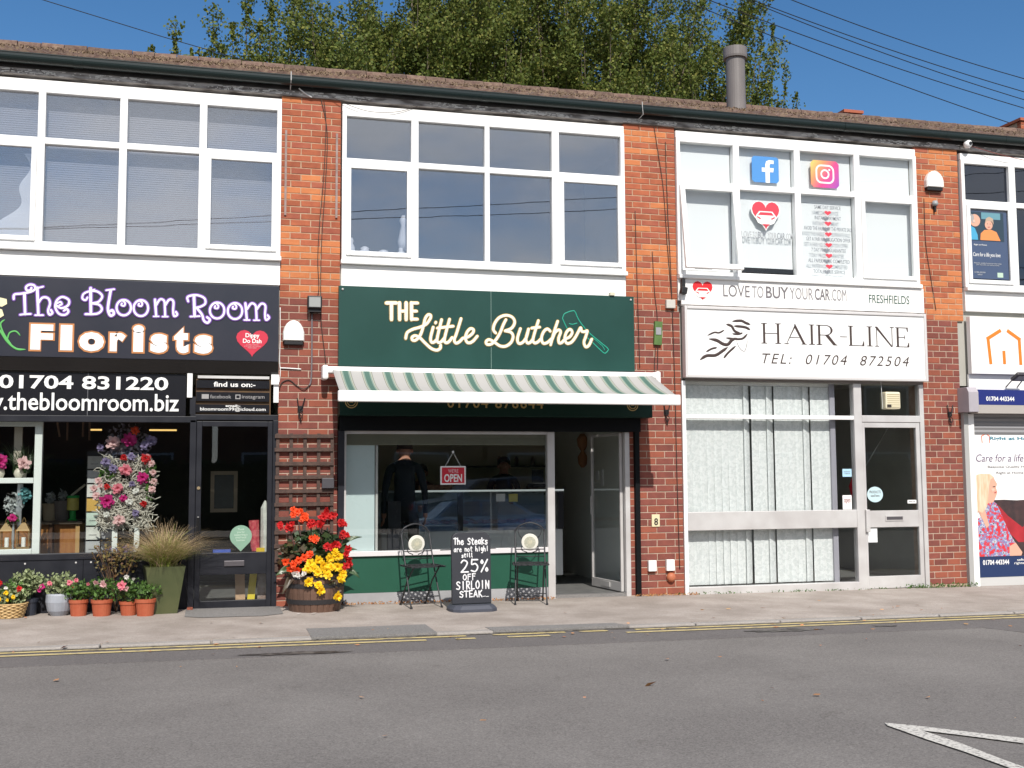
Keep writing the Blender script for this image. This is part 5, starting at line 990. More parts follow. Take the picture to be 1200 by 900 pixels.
s2 = thing('sensor', 'small grey sensor on the third pier under the alarm box', 'sensor', (9.25, -.03, 5.03)); MB().lathe([(.03, -.03), (.045, 0), (.03, .04)], n=12).build('body', mat('grey_sensor', (.30, .32, .33), .4), s2, smooth=True); MB().box(-.012, .012, -.01, .028, -.11, -.02).build('stem', blackm, s2)
# trellis: each lath is a part
tr_ = thing('trellis', 'dark brown wooden trellis leaning on the first pier behind the flower barrel', 'trellis', (0, 0, 0))
lath = mat('dark_brown_lath', (.050, .028, .022), .75, col2=(.085, .05, .038), scale=18, bump=.3)
for k in range(10): 
    z = 1.895-.152*k; MB().box(.655, 1.302, -.055, -.036, z-.021, z+.021).build('lath', lath, tr_, bevel=.002, rot=(0, R(random.uniform(-.4, .4)), 0))
for k, xc in enumerate((.68, .828, .98, 1.132, 1.283)): MB().box(xc-.019, xc+.019, -.035, -.016, .40, 1.93).build('lath', lath, tr_, bevel=.002)
tag(MB().box(1.165, 1.30, -.10, -.058, 1.315, 1.43).build('grey_box', mat('slate_plastic', (.055, .052, .06), .5), bevel=.006), 'slate grey box fixed to the right edge of the trellis', 'box')

# ------------------------------------------------------------------ plants
leafg = mat("fresh_green_leaf", (.06, .13, .025), .5, col2=(.10, .19, .04), scale=20, island=.35, trans=.25)
leafd = mat('dark_green_leaf', (.030, .060, .028), .4, col2=(.05, .085, .03), scale=15, island=.3, trans=.15)
leafgrey = mat('variegated_leaf', (.20, .25, .11), .6, col2=(.33, .37, .20), scale=30, island=.35, trans=.2)
terra = mat('terracotta_pot', (.36, .075, .03), .7, col2=(.40, .10, .045), scale=12, bump=.1)
soil = mat('potting_soil', (.03, .02, .014), 1)
pinkf = mat('pink_petal', (.70, .20, .26), .6, island=.2, trans=.2); palep = mat('pale_pink_petal', (.75, .48, .48), .6, island=.15, trans=.2); redf = mat('red_petal', (.50, .010, .012), .6, island=.35, trans=.2)
yelf = mat('yellow_petal', (.78, .52, .01), .6, island=.3, trans=.2); orgf = mat('orange_red_petal', (.78, .075, .012), .6, island=.25, trans=.2); whtf = mat('white_petal', (.80, .78, .74), .6, trans=.2); magf = mat('magenta_petal', (.55, .02, .20), .6, island=.2, trans=.2); lilf = mat('lilac_petal', (.24, .19, .34), .6, island=.25, trans=.2)
BLM = {}
def bloom_mesh(mm, seed, layers=3):
    key = (mm.name, seed, layers)
    if key in BLM: return BLM[key]
    r_ = random.Random(seed*31+layers); b = MB()
    for L_ in range(layers):
        n = 6; tilt = .25+.5*L_; rr = 1-.22*L_
        for k in range(n):
            a = 2*math.pi*(k+.5*L_)/n+r_.uniform(-.2, .2); w = .52*rr; rr = (1-.22*L_)*r_.uniform(.72, 1.12); d = Vector((math.cos(a), 0, math.sin(a))); s = Vector((-math.sin(a), 0, math.cos(a)))
            def P(u, v, out): q = d*u*rr+s*v*w; return (q.x, -out*rr*tilt-.12*L_, q.z)
            b.add([(0, .05, 0), P(.55, -.75, .5), P(1, -.35, .55+r_.uniform(-.1, .2)), P(1.02, .35, .6+r_.uniform(-.1, .2)), P(.55, .75, .45)], [(0, 1, 2, 3, 4)])
    me = b.build('tmp', mm).data; bpy.data.objects.remove(bpy.data.objects['tmp']); BLM[key] = me; return me
def bloom(parent, p, r, mm, name='flower', layers=3, face=None):
    o_ = bpy.data.objects.new(name, bloom_mesh(mm, random.randrange(3), layers)); C.objects.link(o_); o_.parent = parent; o_.location = p; o_.scale = (r, r, r)
    o_.rotation_euler = face if face else (R(random.uniform(-45, 5)), R(random.uniform(0, 360)), R(random.uniform(-35, 35))); return o_
def foliage(parent, c, r, n, size, mm, name='foliage', up=.4, power=.5, asp=.6, squash=1):
    d = rng.normal(size=(n, 3)); d /= np.linalg.norm(d, axis=1)[:, None]; q = d*(rng.random(n)[:, None]**power)*np.array(r); q = q+np.array(c)
    return fast_mesh(name, leaf_verts(q, rng.uniform(size*.6, size*1.3, n), up=up, asp=asp), 4, mm, parent)
def pot_plant(label, x, y, prof, mpot, z, fol, flowers, group=None, name='potted_plant', fr=(.15, .13, .12), fz=.13, n=260, ls=.045):
    t = thing(name, label, 'potted plant', (x, y, gz(x)), 0, group)
    MB().lathe(prof, n=22).build('pot', mpot, t, smooth=False)
    rtop, ztop = prof[-1]; MB().lathe([(rtop*.9, ztop-.02), (rtop*.9, ztop-.012)], n=14).build('soil', soil, t)
    foliage(t, (0, 0, ztop+fz), fr, n, ls, fol)
    st = MB()
    for k in range(9): a = random.uniform(0, 6.28); st.tube([(0, 0, ztop-.02), (fr[0]*.5*math.cos(a), fr[1]*.5*math.sin(a), ztop+fz*.8), (fr[0]*.8*math.cos(a), fr[1]*.8*math.sin(a), ztop+fz+.05)], .003, 4)
    tag(st.build('stems', leafd, t), kind='stuff')
    for (fx, fy, fz_, r_, mm) in flowers: bloom(t, (fx, fy, fz_), r_, mm)
    return t
tp = lambda r, h: [(r*.78, 0), (r*.92, h*.8), (r*1.0, h*.8), (r*1.02, h), (r*.95, h)]
GP = 'small pots along the florist front'
# wicker basket
bk_ = thing('basket_plant', 'wicker basket of yellow and red flowers at the left edge of the picture', 'potted plant', (-1.99, -.28, gz(-2)), 0, GP)
wick = mat('golden_wicker', (.42, .27, .11), .5, col2=(.60, .42, .20), scale=30); wb_ = MB()
for k in range(9):
    z = .01+.0165*k; r0 = .125+.045*k/9
    wb_.tube([((r0+.006*math.sin(12*a+k*math.pi))*math.cos(a), (r0+.006*math.sin(12*a+k*math.pi))*math.sin(a), z) for a in [2*math.pi*i/48 for i in range(48)]], .0095, 6, closed=True)
wb_.build('wicker_rings', wick, bk_, smooth=True); MB().lathe([(.11, 0), (.15, .14)], n=20).build('inner_pot', soil, bk_)
foliage(bk_, (0, 0, .22), (.19, .15, .10), 330, .05, leafgrey); foliage(bk_, (.02, .02, .27), (.17, .13, .12), 160, .045, leafg)
for p_, r_, mm in (((-.02, -.13, .26), .028, yelf), ((.05, -.14, .22), .025, yelf), ((-.08, -.13, .20), .026, yelf), ((.0, -.15, .19), .02, yelf), ((.10, -.12, .30), .034, redf), ((-.09, -.10, .36), .035, redf), ((-.15, -.08, .27), .03, redf), ((-.02, -.14, .31), .02, whtf)): bloom(bk_, p_, r_, mm)
pot_plant('dark pot of grey green leaves and one magenta flower, behind the wicker basket', -1.84, -.12, tp(.10, .17), mat('blue_black_pot', (.03, .035, .05), .4), 0, leafgrey, [(.15, -.12, .30, .035, magf), (.12, -.10, .26, .025, magf)], GP, fr=(.19, .12, .13), fz=.17, n=420)
pot_plant('pale grey glazed pot with trailing variegated leaves, left of the terracotta pots', -1.53, -.20, [(.08, 0), (.115, .05), (.135, .14), (.13, .21), (.12, .225)], mat('pale_grey_glaze', (.33, .35, .39), .35, col2=(.26, .28, .32), scale=6), 0, leafgrey, [(-.08, -.12, .34, .03, pinkf), (.11, -.12, .34, .035, pinkf), (.13, -.10, .29, .025, redf)], GP, fr=(.20, .15, .12), fz=.10, n=460)
pot_plant('leftmost of the four terracotta pots, with pink buds', -1.33, -.29, tp(.098, .165), terra, 0, leafg, [(-.02, -.13, .37, .028, pinkf), (.10, -.12, .33, .022, pinkf)], GP, fr=(.17, .13, .11), fz=.09, n=330)
pot_plant('second terracotta pot from the left, with large pale pink flowers', -1.10, -.35, tp(.108, .165), terra, 0, leafg, [(.03, -.12, .33, .05, palep), (-.05, -.1, .35, .035, palep), (.20, -.13, .31, .055, pinkf), (.24, -.12, .28, .035, palep)], GP, fr=(.19, .14, .12), fz=.11, n=380)
pot_plant('third terracotta pot from the left, set back, green leaves and a white flower', -.835, -.37, tp(.095, .14), terra, 0, leafg, [(-.02, -.1, .40, .03, whtf), (.05, -.1, .38, .02, whtf)], GP, fr=(.18, .14, .15), fz=.11, n=380)
pot_plant('rightmost terracotta pot, spilling plain green leaves to the right', -.665, -.46, tp(.105, .17), terra, 0, leafg, [], GP, fr=(.16, .12, .11), fz=.08, n=260)
t = thing('shrub_plant', 'twiggy bush with yellow and brown leaves behind the terracotta pots', 'plant', (-.98, -.10, gz(-1)))
sm = MB()
for k in range(16):
    a = random.uniform(-1, 1); x1 = a*.26; z1 = random.uniform(.4, .82); sm.tube(cat_rom([(0, 0, 0), (x1*.4, -.02, z1*.5), (x1, random.uniform(-.08, .03), z1)], 4), .004, 4)
tag(sm.build('stems', mat('brown_stem', (.12, .07, .04), .8), t), kind='stuff'); foliage(t, (0.0, -.02, .58), (.27, .09, .24), 300, .04, mat('yellow_brown_leaf', (.22, .20, .06), .6, col2=(.20, .09, .04), scale=14, island=.3, trans=.2), power=.6)
# square planter with feather grass
sq = thing('tall_planter', 'tall square olive green planter with feathery straw coloured grass', 'planter', (-.50, -.24, gz(-.5)), R(8))
og_ = mat('olive_glazed_planter', (.060, .075, .030), .3, col2=(.085, .095, .04), scale=4, coat=.2)
MB().lathe([(.185, 0), (.275, .455), (.285, .49), (.26, .49)], n=4).build('planter', og_, sq)
MB().lathe([(.24, .46), (.24, .47)], n=4).build('soil', soil, sq)
def grass(parent, n, base, h, spread, m_, w=.0022, name='grass_blades', droop=1.0):
    V = []
    for k in range(n):
        a = rng.uniform(0, 2*math.pi); s = spread*rng.random()**.6; hh = h*rng.uniform(.55, 1.05); bx, by = base[0]+rng.normal()*.045, base[1]+rng.normal()*.045
        P_ = []; m_seg = 7; dx, dy = math.cos(a)*s, math.sin(a)*s*.8
        for j in range(m_seg+1):
            u = j/m_seg; P_.append(np.array([bx+dx*u**1.5, by+dy*u**1.5, base[2]+hh*(u-droop*.55*(s/spread)*u**2.6)]))
        wv = np.array([-math.sin(a), math.cos(a), 0])*w*rng.uniform(.6, 1.3)
        if rng.random() < .5: wv = np.array([w, 0, 0])
        for j in range(m_seg):
            w0 = wv*(1-.75*j/m_seg); w1 = wv*(1-.75*(j+1)/m_seg); V += [P_[j]-w0, P_[j]+w0, P_[j+1]+w1, P_[j+1]-w1]
    return tag(fast_mesh(name, np.array(V), 4, m_, parent), kind='stuff')
straw = mat('straw_grass', (.42, .30, .16), .7, col2=(.55, .42, .26), scale=6, island=.25, trans=.3); ggr = mat('green_grass', (.20, .26, .04), .6, col2=(.30, .33, .07), scale=6, island=.25, trans=.3)
grass(sq, 800, (0, 0, .46), .38, .44, ggr, .0038); grass(sq, 1000, (0, 0, .46), .56, .90, straw, .0021); grass(sq, 160, (0, 0, .46), .50, .62, ggr, .0026)
sq2 = thing('grass_plant', 'tips of straw coloured grass leaning in at the left edge', 'plant', (-2.55, -.25, gz(-2.5))); grass(sq2, 300, (0, 0, .40), .38, .5, straw, .0022); MB().lathe([(.11, 0), (.18, .40), (.185, .43), (.17, .43)], n=4).build('planter', og_, sq2)
# ivy-like weeds
def weeds(label, x0, x1, n, mm, y=-.03, h=.05, name='weeds'):
    xs = rng.uniform(x0, x1, n); q = np.stack([xs, y-rng.random(n)*.07, [gz(v) for v in xs]+rng.random(n)**2*h+.008], 1)
    return tag(fast_mesh(name, leaf_verts(q, rng.uniform(.012, .035, n), up=.6), 4, mm), label, 'weeds', kind='stuff')
weeds('low green weeds at the foot of the third pier', 8.6, 9.65, 420, leafg); weeds('few green weeds at the foot of the salon window', 5.4, 8.5, 160, leafg, h=.025)
dry = mat('dry_brown_leaf', (.34, .13, .05), .8, col2=(.46, .24, .09), scale=15, island=.35)
weeds('dry brown leaves lying along the foot of the butcher front', 1.4, 3.9, 520, dry, h=.02, name='leaf_litter'); weeds('dry leaves at the foot of the second pier', 4.9, 5.7, 200, dry, h=.02, name='leaf_litter')
q = []
for k in range(120):
    x_ = random.uniform(-3, 10); y_ = random.choice([random.uniform(-7.5, -2.7), random.uniform(-2.6, -.3), random.gauss(-2.75, .25)]); q.append((x_, min(y_, -.1), gz(x_)+(.014 if y_ > -2.5 else -.014)))
fallen = leaf_verts(q, rng.uniform(.025, .075, len(q)), up=0, asp=.7).reshape(-1, 4, 3); c_ = fallen.mean(1, keepdims=True); fallen = c_+(fallen-c_)*np.array([1, 1, .18])
tag(fast_mesh('fallen_leaves', fallen.reshape(-1, 3), 4, mat('yellow_fallen_leaf', (.50, .30, .13), .8, col2=(.40, .12, .05), scale=2, island=.35)), 'fallen autumn leaves scattered over road and pavement', 'leaves', kind='stuff')
tag(fast_mesh('fallen_leaf', leaf_verts([(2.96, -5.28, -.018)], .12, up=0).reshape(-1, 3)*np.array([1, 1, 1]), 4, dry), 'single larger rust brown leaf in the middle of the road', 'leaf')
tag(fast_mesh('fallen_petal', leaf_verts([(-1.2, -2.52, .03)], .07, up=0), 4, mat('dark_red_petal', (.22, .01, .015), .6)), 'dark red petal on the kerb at left', 'petal')

# ------------------------------------------------------------------ flower barrel
bar_ = thing('barrel_planter', 'half whisky barrel overflowing with red cannas and red, orange and yellow begonias', 'planter', (1.07, -.42, gz(1.07)))
bw = mat('brown_barrel_stave', (.10, .052, .035), .6, col2=(.14, .08, .055), scale=7, stretch=(1, 1, .15), bump=.25, rnd=.15); hoop_m = mat('dark_iron_hoop', (.035, .033, .036), .5, metal=.3)
NS = 26
def stave_mesh():
    b = MB(); zs = [0, .1, .2, .3, .385]; rs = [.268, .292, .305, .310, .308]; hw = math.pi/NS*.955; vs = []
    for z, r_ in zip(zs, rs):
        for (rr, aa) in ((r_-.022, -hw), (r_, -hw), (r_+.003, 0), (r_, hw), (r_-.022, hw)): vs.append((rr*math.cos(aa), rr*math.sin(aa), z))
    n = 5; fs = []
    for j in range(len(zs)-1):
        for k in range(n): fs.append((j*n+k, j*n+(k+1)%n, (j+1)*n+(k+1)%n, (j+1)*n+k))
    fs += [tuple(reversed(range(n))), tuple(range((len(zs)-1)*n, len(zs)*n))]; b.add(vs, fs); o_ = b.build('stave', bw); me = o_.data; bpy.data.objects.remove(o_); return me
sm_ = stave_mesh()
for k in range(NS): o_ = bpy.data.objects.new('stave', sm_); C.objects.link(o_); o_.parent = bar_; o_.rotation_euler = (0, 0, 2*math.pi*k/NS)
for z0, z1, r0, r1 in ((.085, .135, .2925, .3005), (.255, .30, .3115, .3135), (.345, .372, .3125, .313)):
    MB().lathe([(r0-.01, z0), (r0+.003, z0), (r1+.003, z1), (r1-.01, z1)], n=52).build('hoop', hoop_m, bar_)
MB().lathe([(.28, .33), (.28, .345)], n=24).build('soil', soil, bar_)
def big_leaf(parent, base, tip, w, mm, bend=.08, name='leaf'):
    B_, T_ = Vector(base), Vector(tip); d = T_-B_; side = d.cross(Vector((0, -1, .3))).normalized(); nn = side.cross(d).normalized(); b = MB(); n = 8; vs = []
    for j in range(n+1):
        u = j/n; c_ = B_+d*u+Vector((0, 0, -bend*4*u*u*.5+bend*2*u*(1-u)))*1.0; ww = w*math.sin(math.pi*min(1, u*.92+.06))**.8
        for s_ in (-1, -.5, 0, .5, 1): q_ = c_+side*ww*s_+nn*(abs(s_)*ww*.35+.01*math.sin(9*u+s_*3)); vs.append(tuple(q_))
    b.add(vs, [(j*5+k, j*5+k+1, (j+1)*5+k+1, (j+1)*5+k) for j in range(n) for k in range(4)]); return b.build(name, mm, parent, smooth=True)
canna = mat('canna_leaf', (.045, .085, .030), .35, col2=(.07, .115, .045), scale=3, stretch=(1, 8, 1), trans=.2); bronze = mat('bronze_canna_leaf', (.075, .04, .025), .4, col2=(.06, .06, .03), scale=3, trans=.15)
for base, tip, w, mm in (((-.05, -.02, .40), (-.42, -.10, .55), .075, canna), ((.05, -.05, .45), (.32, -.22, .72), .075, canna), ((.08, 0, .5), (.50, -.02, .93), .035, canna), ((.10, .0, .45), (.44, -.08, .80), .045, canna),
        ((.0, 0, .4), (-.10, -.15, .88), .07, canna), ((0, -.05, .4), (.07, -.18, .80), .075, canna), ((-.08, 0, .4), (-.26, -.10, .78), .06, canna), ((-.1, .05, .45), (-.44, .0, .80), .04, bronze), ((0, .08, .4), (-.18, .05, .98), .055, bronze),
        ((.05, .08, .4), (.15, .05, .95), .06, canna), ((.12, .02, .42), (.28, .05, .92), .05, bronze), ((.20, -.1, .40), (.46, -.18, .50), .06, canna), ((-.15, -.12, .42), (-.36, -.22, .36), .05, bronze), ((.02, .0, .4), (.0, -.08, 1.0), .05, canna)):
    big_leaf(bar_, base, tip, w, mm)
stc = MB()
for x_, z_ in ((-.19, .98), (-.27, .86), (.07, .95), (-.05, .88), (.26, .84), (-.02, .72), (.30, .78)): stc.tube([(x_*.3, .0, .36), (x_*.75, -.02, z_*.7), (x_, -.04, z_)], .008, 5)
stc.build('stems', mat('purple_green_stem', (.09, .05, .045), .5), bar_)
foliage(bar_, (0, -.05, .47), (.31, .22, .15), 620, .06, mat('mixed_bronze_leaf', (.05, .075, .022), .5, col2=(.10, .05, .025), scale=10, island=.35, trans=.15)); foliage(bar_, (0, .03, .64), (.34, .18, .25), 360, .10, leafd); foliage(bar_, (-.05, .0, .60), (.36, .2, .2), 240, .10, mat('bronze_small_leaf', (.085, .04, .022), .5, col2=(.05, .06, .02), scale=8, island=.3, trans=.15))
def fluffy(p, r, mm, n=5, name='flower_head', bl=.040):
    t_ = tag(bpy.data.objects.new(name, bloom_mesh(mm, random.randrange(3))), None); C.objects.link(t_); t_.parent = bar_; t_.location = p; t_.scale = (bl,)*3; t_.rotation_euler = (R(-20), R(random.uniform(0, 360)), 0)
    for k in range(n):
        o_ = bpy.data.objects.new(name, bloom_mesh(mm, random.randrange(3))); C.objects.link(o_); o_.parent = bar_; s = bl*random.uniform(.7, 1.1)
        o_.location = (p[0]+random.uniform(-r, r), p[1]+random.uniform(-.03, .03), p[2]+random.uniform(-r, r)*.8); o_.scale = (s, s, s); o_.rotation_euler = (R(random.uniform(-40, 10)), R(random.uniform(0, 360)), R(random.uniform(-40, 40)))
for p_, r_, n_ in (((-.20, -.06, 1.05), .06, 6), ((-.30, -.08, .90), .05, 5), ((-.38, -.07, .90), .025, 2), ((-.14, -.06, .98), .05, 4), ((.09, -.08, 1.02), .055, 6), ((-.03, -.07, .93), .045, 5), ((.18, -.07, 1.0), .03, 3), ((.28, -.06, .92), .03, 4), ((.30, -.06, .80), .035, 5), ((-.02, -.12, .75), .025, 3), ((.04, -.1, .92), .03, 2)):
    fluffy(p_, r_, orgf if p_[0] > -.25 and p_[0] < .2 and random.random() < .35 else redf, n_, bl=.043)
for p_ in ((.0, -.30, .55), (.05, -.31, .50), (-.08, -.30, .52), (.13, -.29, .57), (.18, -.28, .62), (.22, -.27, .58), (.0, -.32, .42), (.08, -.32, .44), (.14, -.31, .47), (-.04, -.32, .47), (.21, -.30, .48), (-.10, -.31, .46), (.03, -.33, .24), (.0, -.33, .29), (.20, -.32, .17), (-.10, -.33, .33), (.26, -.29, .40), (.10, -.33, .40), (.24, -.31, .35)):
    bloom(bar_, p_, .058, yelf)
for p_ in ((.15, -.26, .68), (.21, -.24, .70), (.10, -.26, .69), (.30, -.24, .60), (.33, -.22, .55), (.30, -.26, .48), (.27, -.27, .44), (.32, -.25, .66), (.34, -.22, .50), (.17, -.27, .72)): bloom(bar_, p_, .048, redf)
for p_ in ((-.14, -.29, .58), (-.20, -.28, .55), (-.25, -.28, .51), (-.28, -.26, .47), (-.21, -.30, .46), (-.33, -.24, .54), (-.08, -.29, .61)): bloom(bar_, p_, .048, orgf)
for p_ in ((-.20, -.31, .40), (-.14, -.32, .41), (-.24, -.31, .42)): bloom(bar_, p_, .04, whtf)
foliage(bar_, (.2, -.28, .28), (.10, .04, .14), 60, .035, mat('mixed_bronze_leaf', (0, 0, 0)))
for x_, lab in ((.865, 'left white petal lying in front of the flower barrel'), (1.02, 'right white petal lying in front of the flower barrel')): tag(fast_mesh('fallen_petal', np.array([(x_-.03, -.83, gz(1)+.012), (x_+.0, -.855, gz(1)+.016), (x_+.035, -.82, gz(1)+.02), (x_, -.80, gz(1)+.014)]), 4, whtf), lab, 'petal')

# ------------------------------------------------------------------ bistro chairs
iron = mat('dark_grey_iron', (.035, .036, .040), .5, metal=.3)
def chair(label, x, y, rz):
    t = thing('bistro_chair', label, 'chair', (x, y, gz(x)), rz, 'bistro chairs in front of the butcher shop')
    w = .168
    for s in (-1, 1):
        MB().tube(cat_rom([(s*(w+.01), -.36, 0), (s*w, -.16, .42), (s*w, .0, .82)], 5), .009, 6).build('leg', iron, t, smooth=True)
        MB().tube([(s*(w-.02), .06, 0), (s*(w-.02), -.15, .28), (s*(w-.02), -.36, .445)], .009, 6).build('leg', iron, t, smooth=True)
    MB().tube(cat_rom([(-w, .0, .80), (-w*.72, .0, .862), (0, .0, .90), (w*.72, .0, .862), (w, .0, .80)], 5), .009, 6).build('back_arch', iron, t, smooth=True)
    br = MB()
    for z in (.52, .60): br.tube([(-w, -.085+.18*(z-.5), z), (w, -.085+.18*(z-.5), z)], .006, 5)
    for s in (-1, 1): br.tube(cat_rom([(s*.03, -.02, .56), (s*.10, -.03, .60), (s*.06, -.02, .68), (s*.12, -.01, .76), (s*.13, 0, .83), (s*.09, 0, .84)], 4), .0055, 5)
    br.tube([(-w, -.30, .12), (w, -.30, .12)], .006, 5).tube([(-w+.02, .02, .06), (w-.02, .02, .06)], .006, 5); br.build('scrollwork', iron, t, smooth=True)['kind'] = 'stuff'
    st_ = MB()
    x0, x1, y0, y1, z = -.20, .20, -.42, -.06, .45
    for a, b_, c_, d_ in ((x0, x1, y0, y0+.012), (x0, x1, y1-.012, y1), (x0, x0+.012, y0+.012, y1-.012), (x1-.012, x1, y0+.012, y1-.012)): st_.box(a, b_, c_, d_, z-.008, z+.008)
    st_.build('seat_frame', iron, t)
    # diagonal lattice seat, every strip a bar
    L_ = MB()
    for k in range(-7, 8):
        for s in (-1, 1):
            c0 = k*.068; P_ = []
            # line: x*s + y' = c0, with y' measured from seat centre
            cy = (y0+y1)/2; hy = (y1-y0)/2; hx = x1
            pts = []
            for xx in (-hx, hx):
                yy = c0-s*xx
                if abs(yy) <= hy: pts.append((xx, yy))
            for yy in (-hy, hy):
                xx = (c0-yy)/s
                if abs(xx) < hx: pts.append((xx, yy))
            if len(pts) >= 2:
                (ax, ay), (bx, by) = pts[0], pts[1]; d_ = Vector((bx-ax, by-ay)); 
                if d_.length < .03: continue
                nn = Vector((-d_.y, d_.x)).normalized()*.0115; zo = z+.001*s
                L_.add([(ax+nn.x, cy+ay+nn.y, zo), (ax-nn.x, cy+ay-nn.y, zo), (bx-nn.x, cy+by-nn.y, zo), (bx+nn.x, cy+by+nn.y, zo), (ax+nn.x, cy+ay+nn.y, zo-.004), (ax-nn.x, cy+ay-nn.y, zo-.004), (bx-nn.x, cy+by-nn.y, zo-.004), (bx+nn.x, cy+by+nn.y, zo-.004)], [(0, 1, 2, 3), (7, 6, 5, 4), (0, 4, 5, 1), (2, 6, 7, 3)])
    tag(L_.build('seat_lattice', iron, t), 'diagonal lattice of strips in the seat', kind='stuff')
    dk = MB().lathe([(.02, 0), (.094, 0), (.098, .006), (.094, .012), (.02, .013)], n=32).build('round_plaque', mat('white_plaque', (.74, .72, .64), .5), t, rot=(R(90+6), 0, 0), loc=(0, -.045, .68))
    MB().lathe([(.060, .0135), (.066, .0145), (.064, .0155), (.060, .0155)], n=28).build('mosaic_ring', mat('sage_mosaic', (.36, .37, .29), .6, col2=(.55, .53, .42), scale=90), dk)
    MB().lathe([(.0, .0132), (.052, .0138), (.050, .015), (.0, .0155)], n=24).build('mosaic_ring', MATS['sage_mosaic'], dk); MB().lathe([(.0, .0156), (.030, .016), (.028, .017), (.0, .0172)], n=20).build('mosaic_ring', mat('cream_mosaic', (.60, .56, .42), .6, col2=(.40, .40, .30), scale=80), dk)
    for s in (-1, 1):
        for yy in (-.36, .06): MB().lathe([(.014, 0), (.014, .02)], (s*(w+(.01 if yy < 0 else -.02)), yy, 0), 8).build('foot', iron, t)
    return t
chair('left of the two iron bistro chairs, near the flower barrel, white disc in its back', 2.19, -.24, R(11))
chair('right of the two iron bistro chairs, near the doorway, white disc in its back', 3.53, -.24, R(-14))

# ------------------------------------------------------------------ chalkboard
ab = thing('pavement_sign', 'black chalkboard on a grey foot offering 25% off sirloin steak', 'pavement sign', (2.695, -.88, gz(2.7)), R(2))
slm = mat('chalkboard_black', (.020, .022, .030), .55, col2=(.028, .030, .038), scale=3)
pl = [(-.218, .07), (.218, .07), (.218, .74)]+[(.218-.085+.085*math.cos(R(a)), .745+.085*math.sin(R(a))) for a in range(0, 91, 15)]+[(-.218+.085+.085*math.cos(R(a)), .745+.085*math.sin(R(a))) for a in range(90, 181, 15)]
MB().prism(pl, -.022, .022).build('board', slm, ab, bevel=.006, rot=(R(-3), 0, 0))
ft = MB(); vs = []
for z, k in ((0, 1.0), (.03, 1.0), (.065, .86)):
    for i in range(20):
        t_ = 2*math.pi*i/20; vs.append((.258*k*max(-1, min(1, 1.15*math.cos(t_))), .20*k*max(-1, min(1, 1.25*math.sin(t_))), z))
ft.add(vs, [(j*20+i, j*20+(i+1)%20, (j+1)*20+(i+1)%20, (j+1)*20+i) for j in range(2) for i in range(20)]+[tuple(range(40, 60)), tuple(reversed(range(20)))]); ft.build('foot', mat('slate_rubber', (.055, .060, .080), .6), ab)
MB().tube([(-.33, .06, .645), (.29, .06, .65)], .007, 6).build('cross_bar', iron, ab)
chalk = mat('white_chalk', (.78, .78, .78), .8, col2=(.62, .62, .64), scale=60)
ST = {'T': [[(0, 1), (1, 1)], [(.5, 1), (.5, 0)]], 'h': [[(.1, 1), (.1, 0)], [(.1, .35), (.5, .6), (.8, .4), (.8, 0)]], 'e': [[(.1, .35), (.85, .38), (.6, .65), (.2, .5), (.1, .2), (.5, 0), (.9, .12)]],
      'S': [[(.9, .85), (.5, 1), (.1, .8), (.4, .55), (.85, .35), (.6, .02), (.05, .12)]], 't': [[(.5, .95), (.45, .1), (.8, .02)], [(.1, .65), (.9, .65)]], 'a': [[(.8, .6), (.3, .6), (.1, .25), (.4, 0), (.8, .3)], [(.85, .6), (.85, 0)]],
      'k': [[(.15, 1), (.15, 0)], [(.85, .6), (.2, .3), (.85, 0)]], 's': [[(.8, .55), (.3, .6), (.3, .38), (.8, .25), (.5, 0), (.1, .05)]], 'r': [[(.2, .6), (.2, 0)], [(.2, .4), (.5, .62), (.85, .55)]], 'n': [[(.15, .6), (.15, 0)], [(.15, .4), (.5, .62), (.85, .4), (.85, 0)]],
      'o': [[(.5, .6), (.12, .4), (.2, .05), (.6, 0), (.88, .3), (.5, .6)]], 'i': [[(.5, .6), (.5, 0)], [(.5, .85), (.5, .88)]], 'g': [[(.8, .55), (.3, .6), (.15, .25), (.5, .05), (.8, .4)], [(.85, .6), (.8, -.25), (.3, -.3)]], '!': [[(.5, 1), (.5, .3)], [(.5, .08), (.5, .04)]],
      'l': [[(.4, 1), (.4, .05), (.7, 0)]], '2': [[(.1, .8), (.4, 1), (.85, .8), (.6, .4), (.08, .02)], [(.08, .02), (.95, .02)]], '5': [[(.9, 1), (.2, 1)], [(.2, 1), (.15, .58), (.6, .65), (.92, .35), (.6, .0), (.1, .08)]], '%': [[(.9, 1), (.1, 0)], [(.22, .95), (.08, .8), (.22, .68), (.35, .8), (.22, .95)], [(.8, .3), (.68, .15), (.8, .02), (.93, .15), (.8, .3)]],
      'O': [[(.5, 1), (.1, .7), (.12, .25), (.5, 0), (.88, .3), (.85, .75), (.5, 1)]], 'F': [[(.15, 1), (.15, 0)], [(.15, 1), (.9, 1)], [(.15, .55), (.75, .55)]], 'I': [[(.5, 1), (.5, 0)]], 'R': [[(.15, 0), (.15, 1)], [(.15, 1), (.75, .95), (.8, .6), (.15, .48)], [(.35, .48), (.9, 0)]],
      'L': [[(.15, 1), (.15, .02)], [(.15, .02), (.85, .04)]], 'N': [[(.1, 0), (.12, 1)], [(.12, 1), (.88, 0)], [(.88, 0), (.9, 1)]], 'E': [[(.15, 1), (.15, 0)], [(.15, 1), (.85, 1)], [(.15, .52), (.75, .52)], [(.15, .02), (.88, .02)]], 'A': [[(.02, 0), (.5, 1)], [(.5, 1), (.95, 0)], [(.2, .35), (.8, .35)]], 'K': [[(.15, 1), (.15, 0)], [(.88, 1), (.18, .45)], [(.3, .55), (.92, 0)]], '.': [[(.4, .03), (.6, .03)]], '_': [[(0, .0), (1, .05)]], ' ': []}
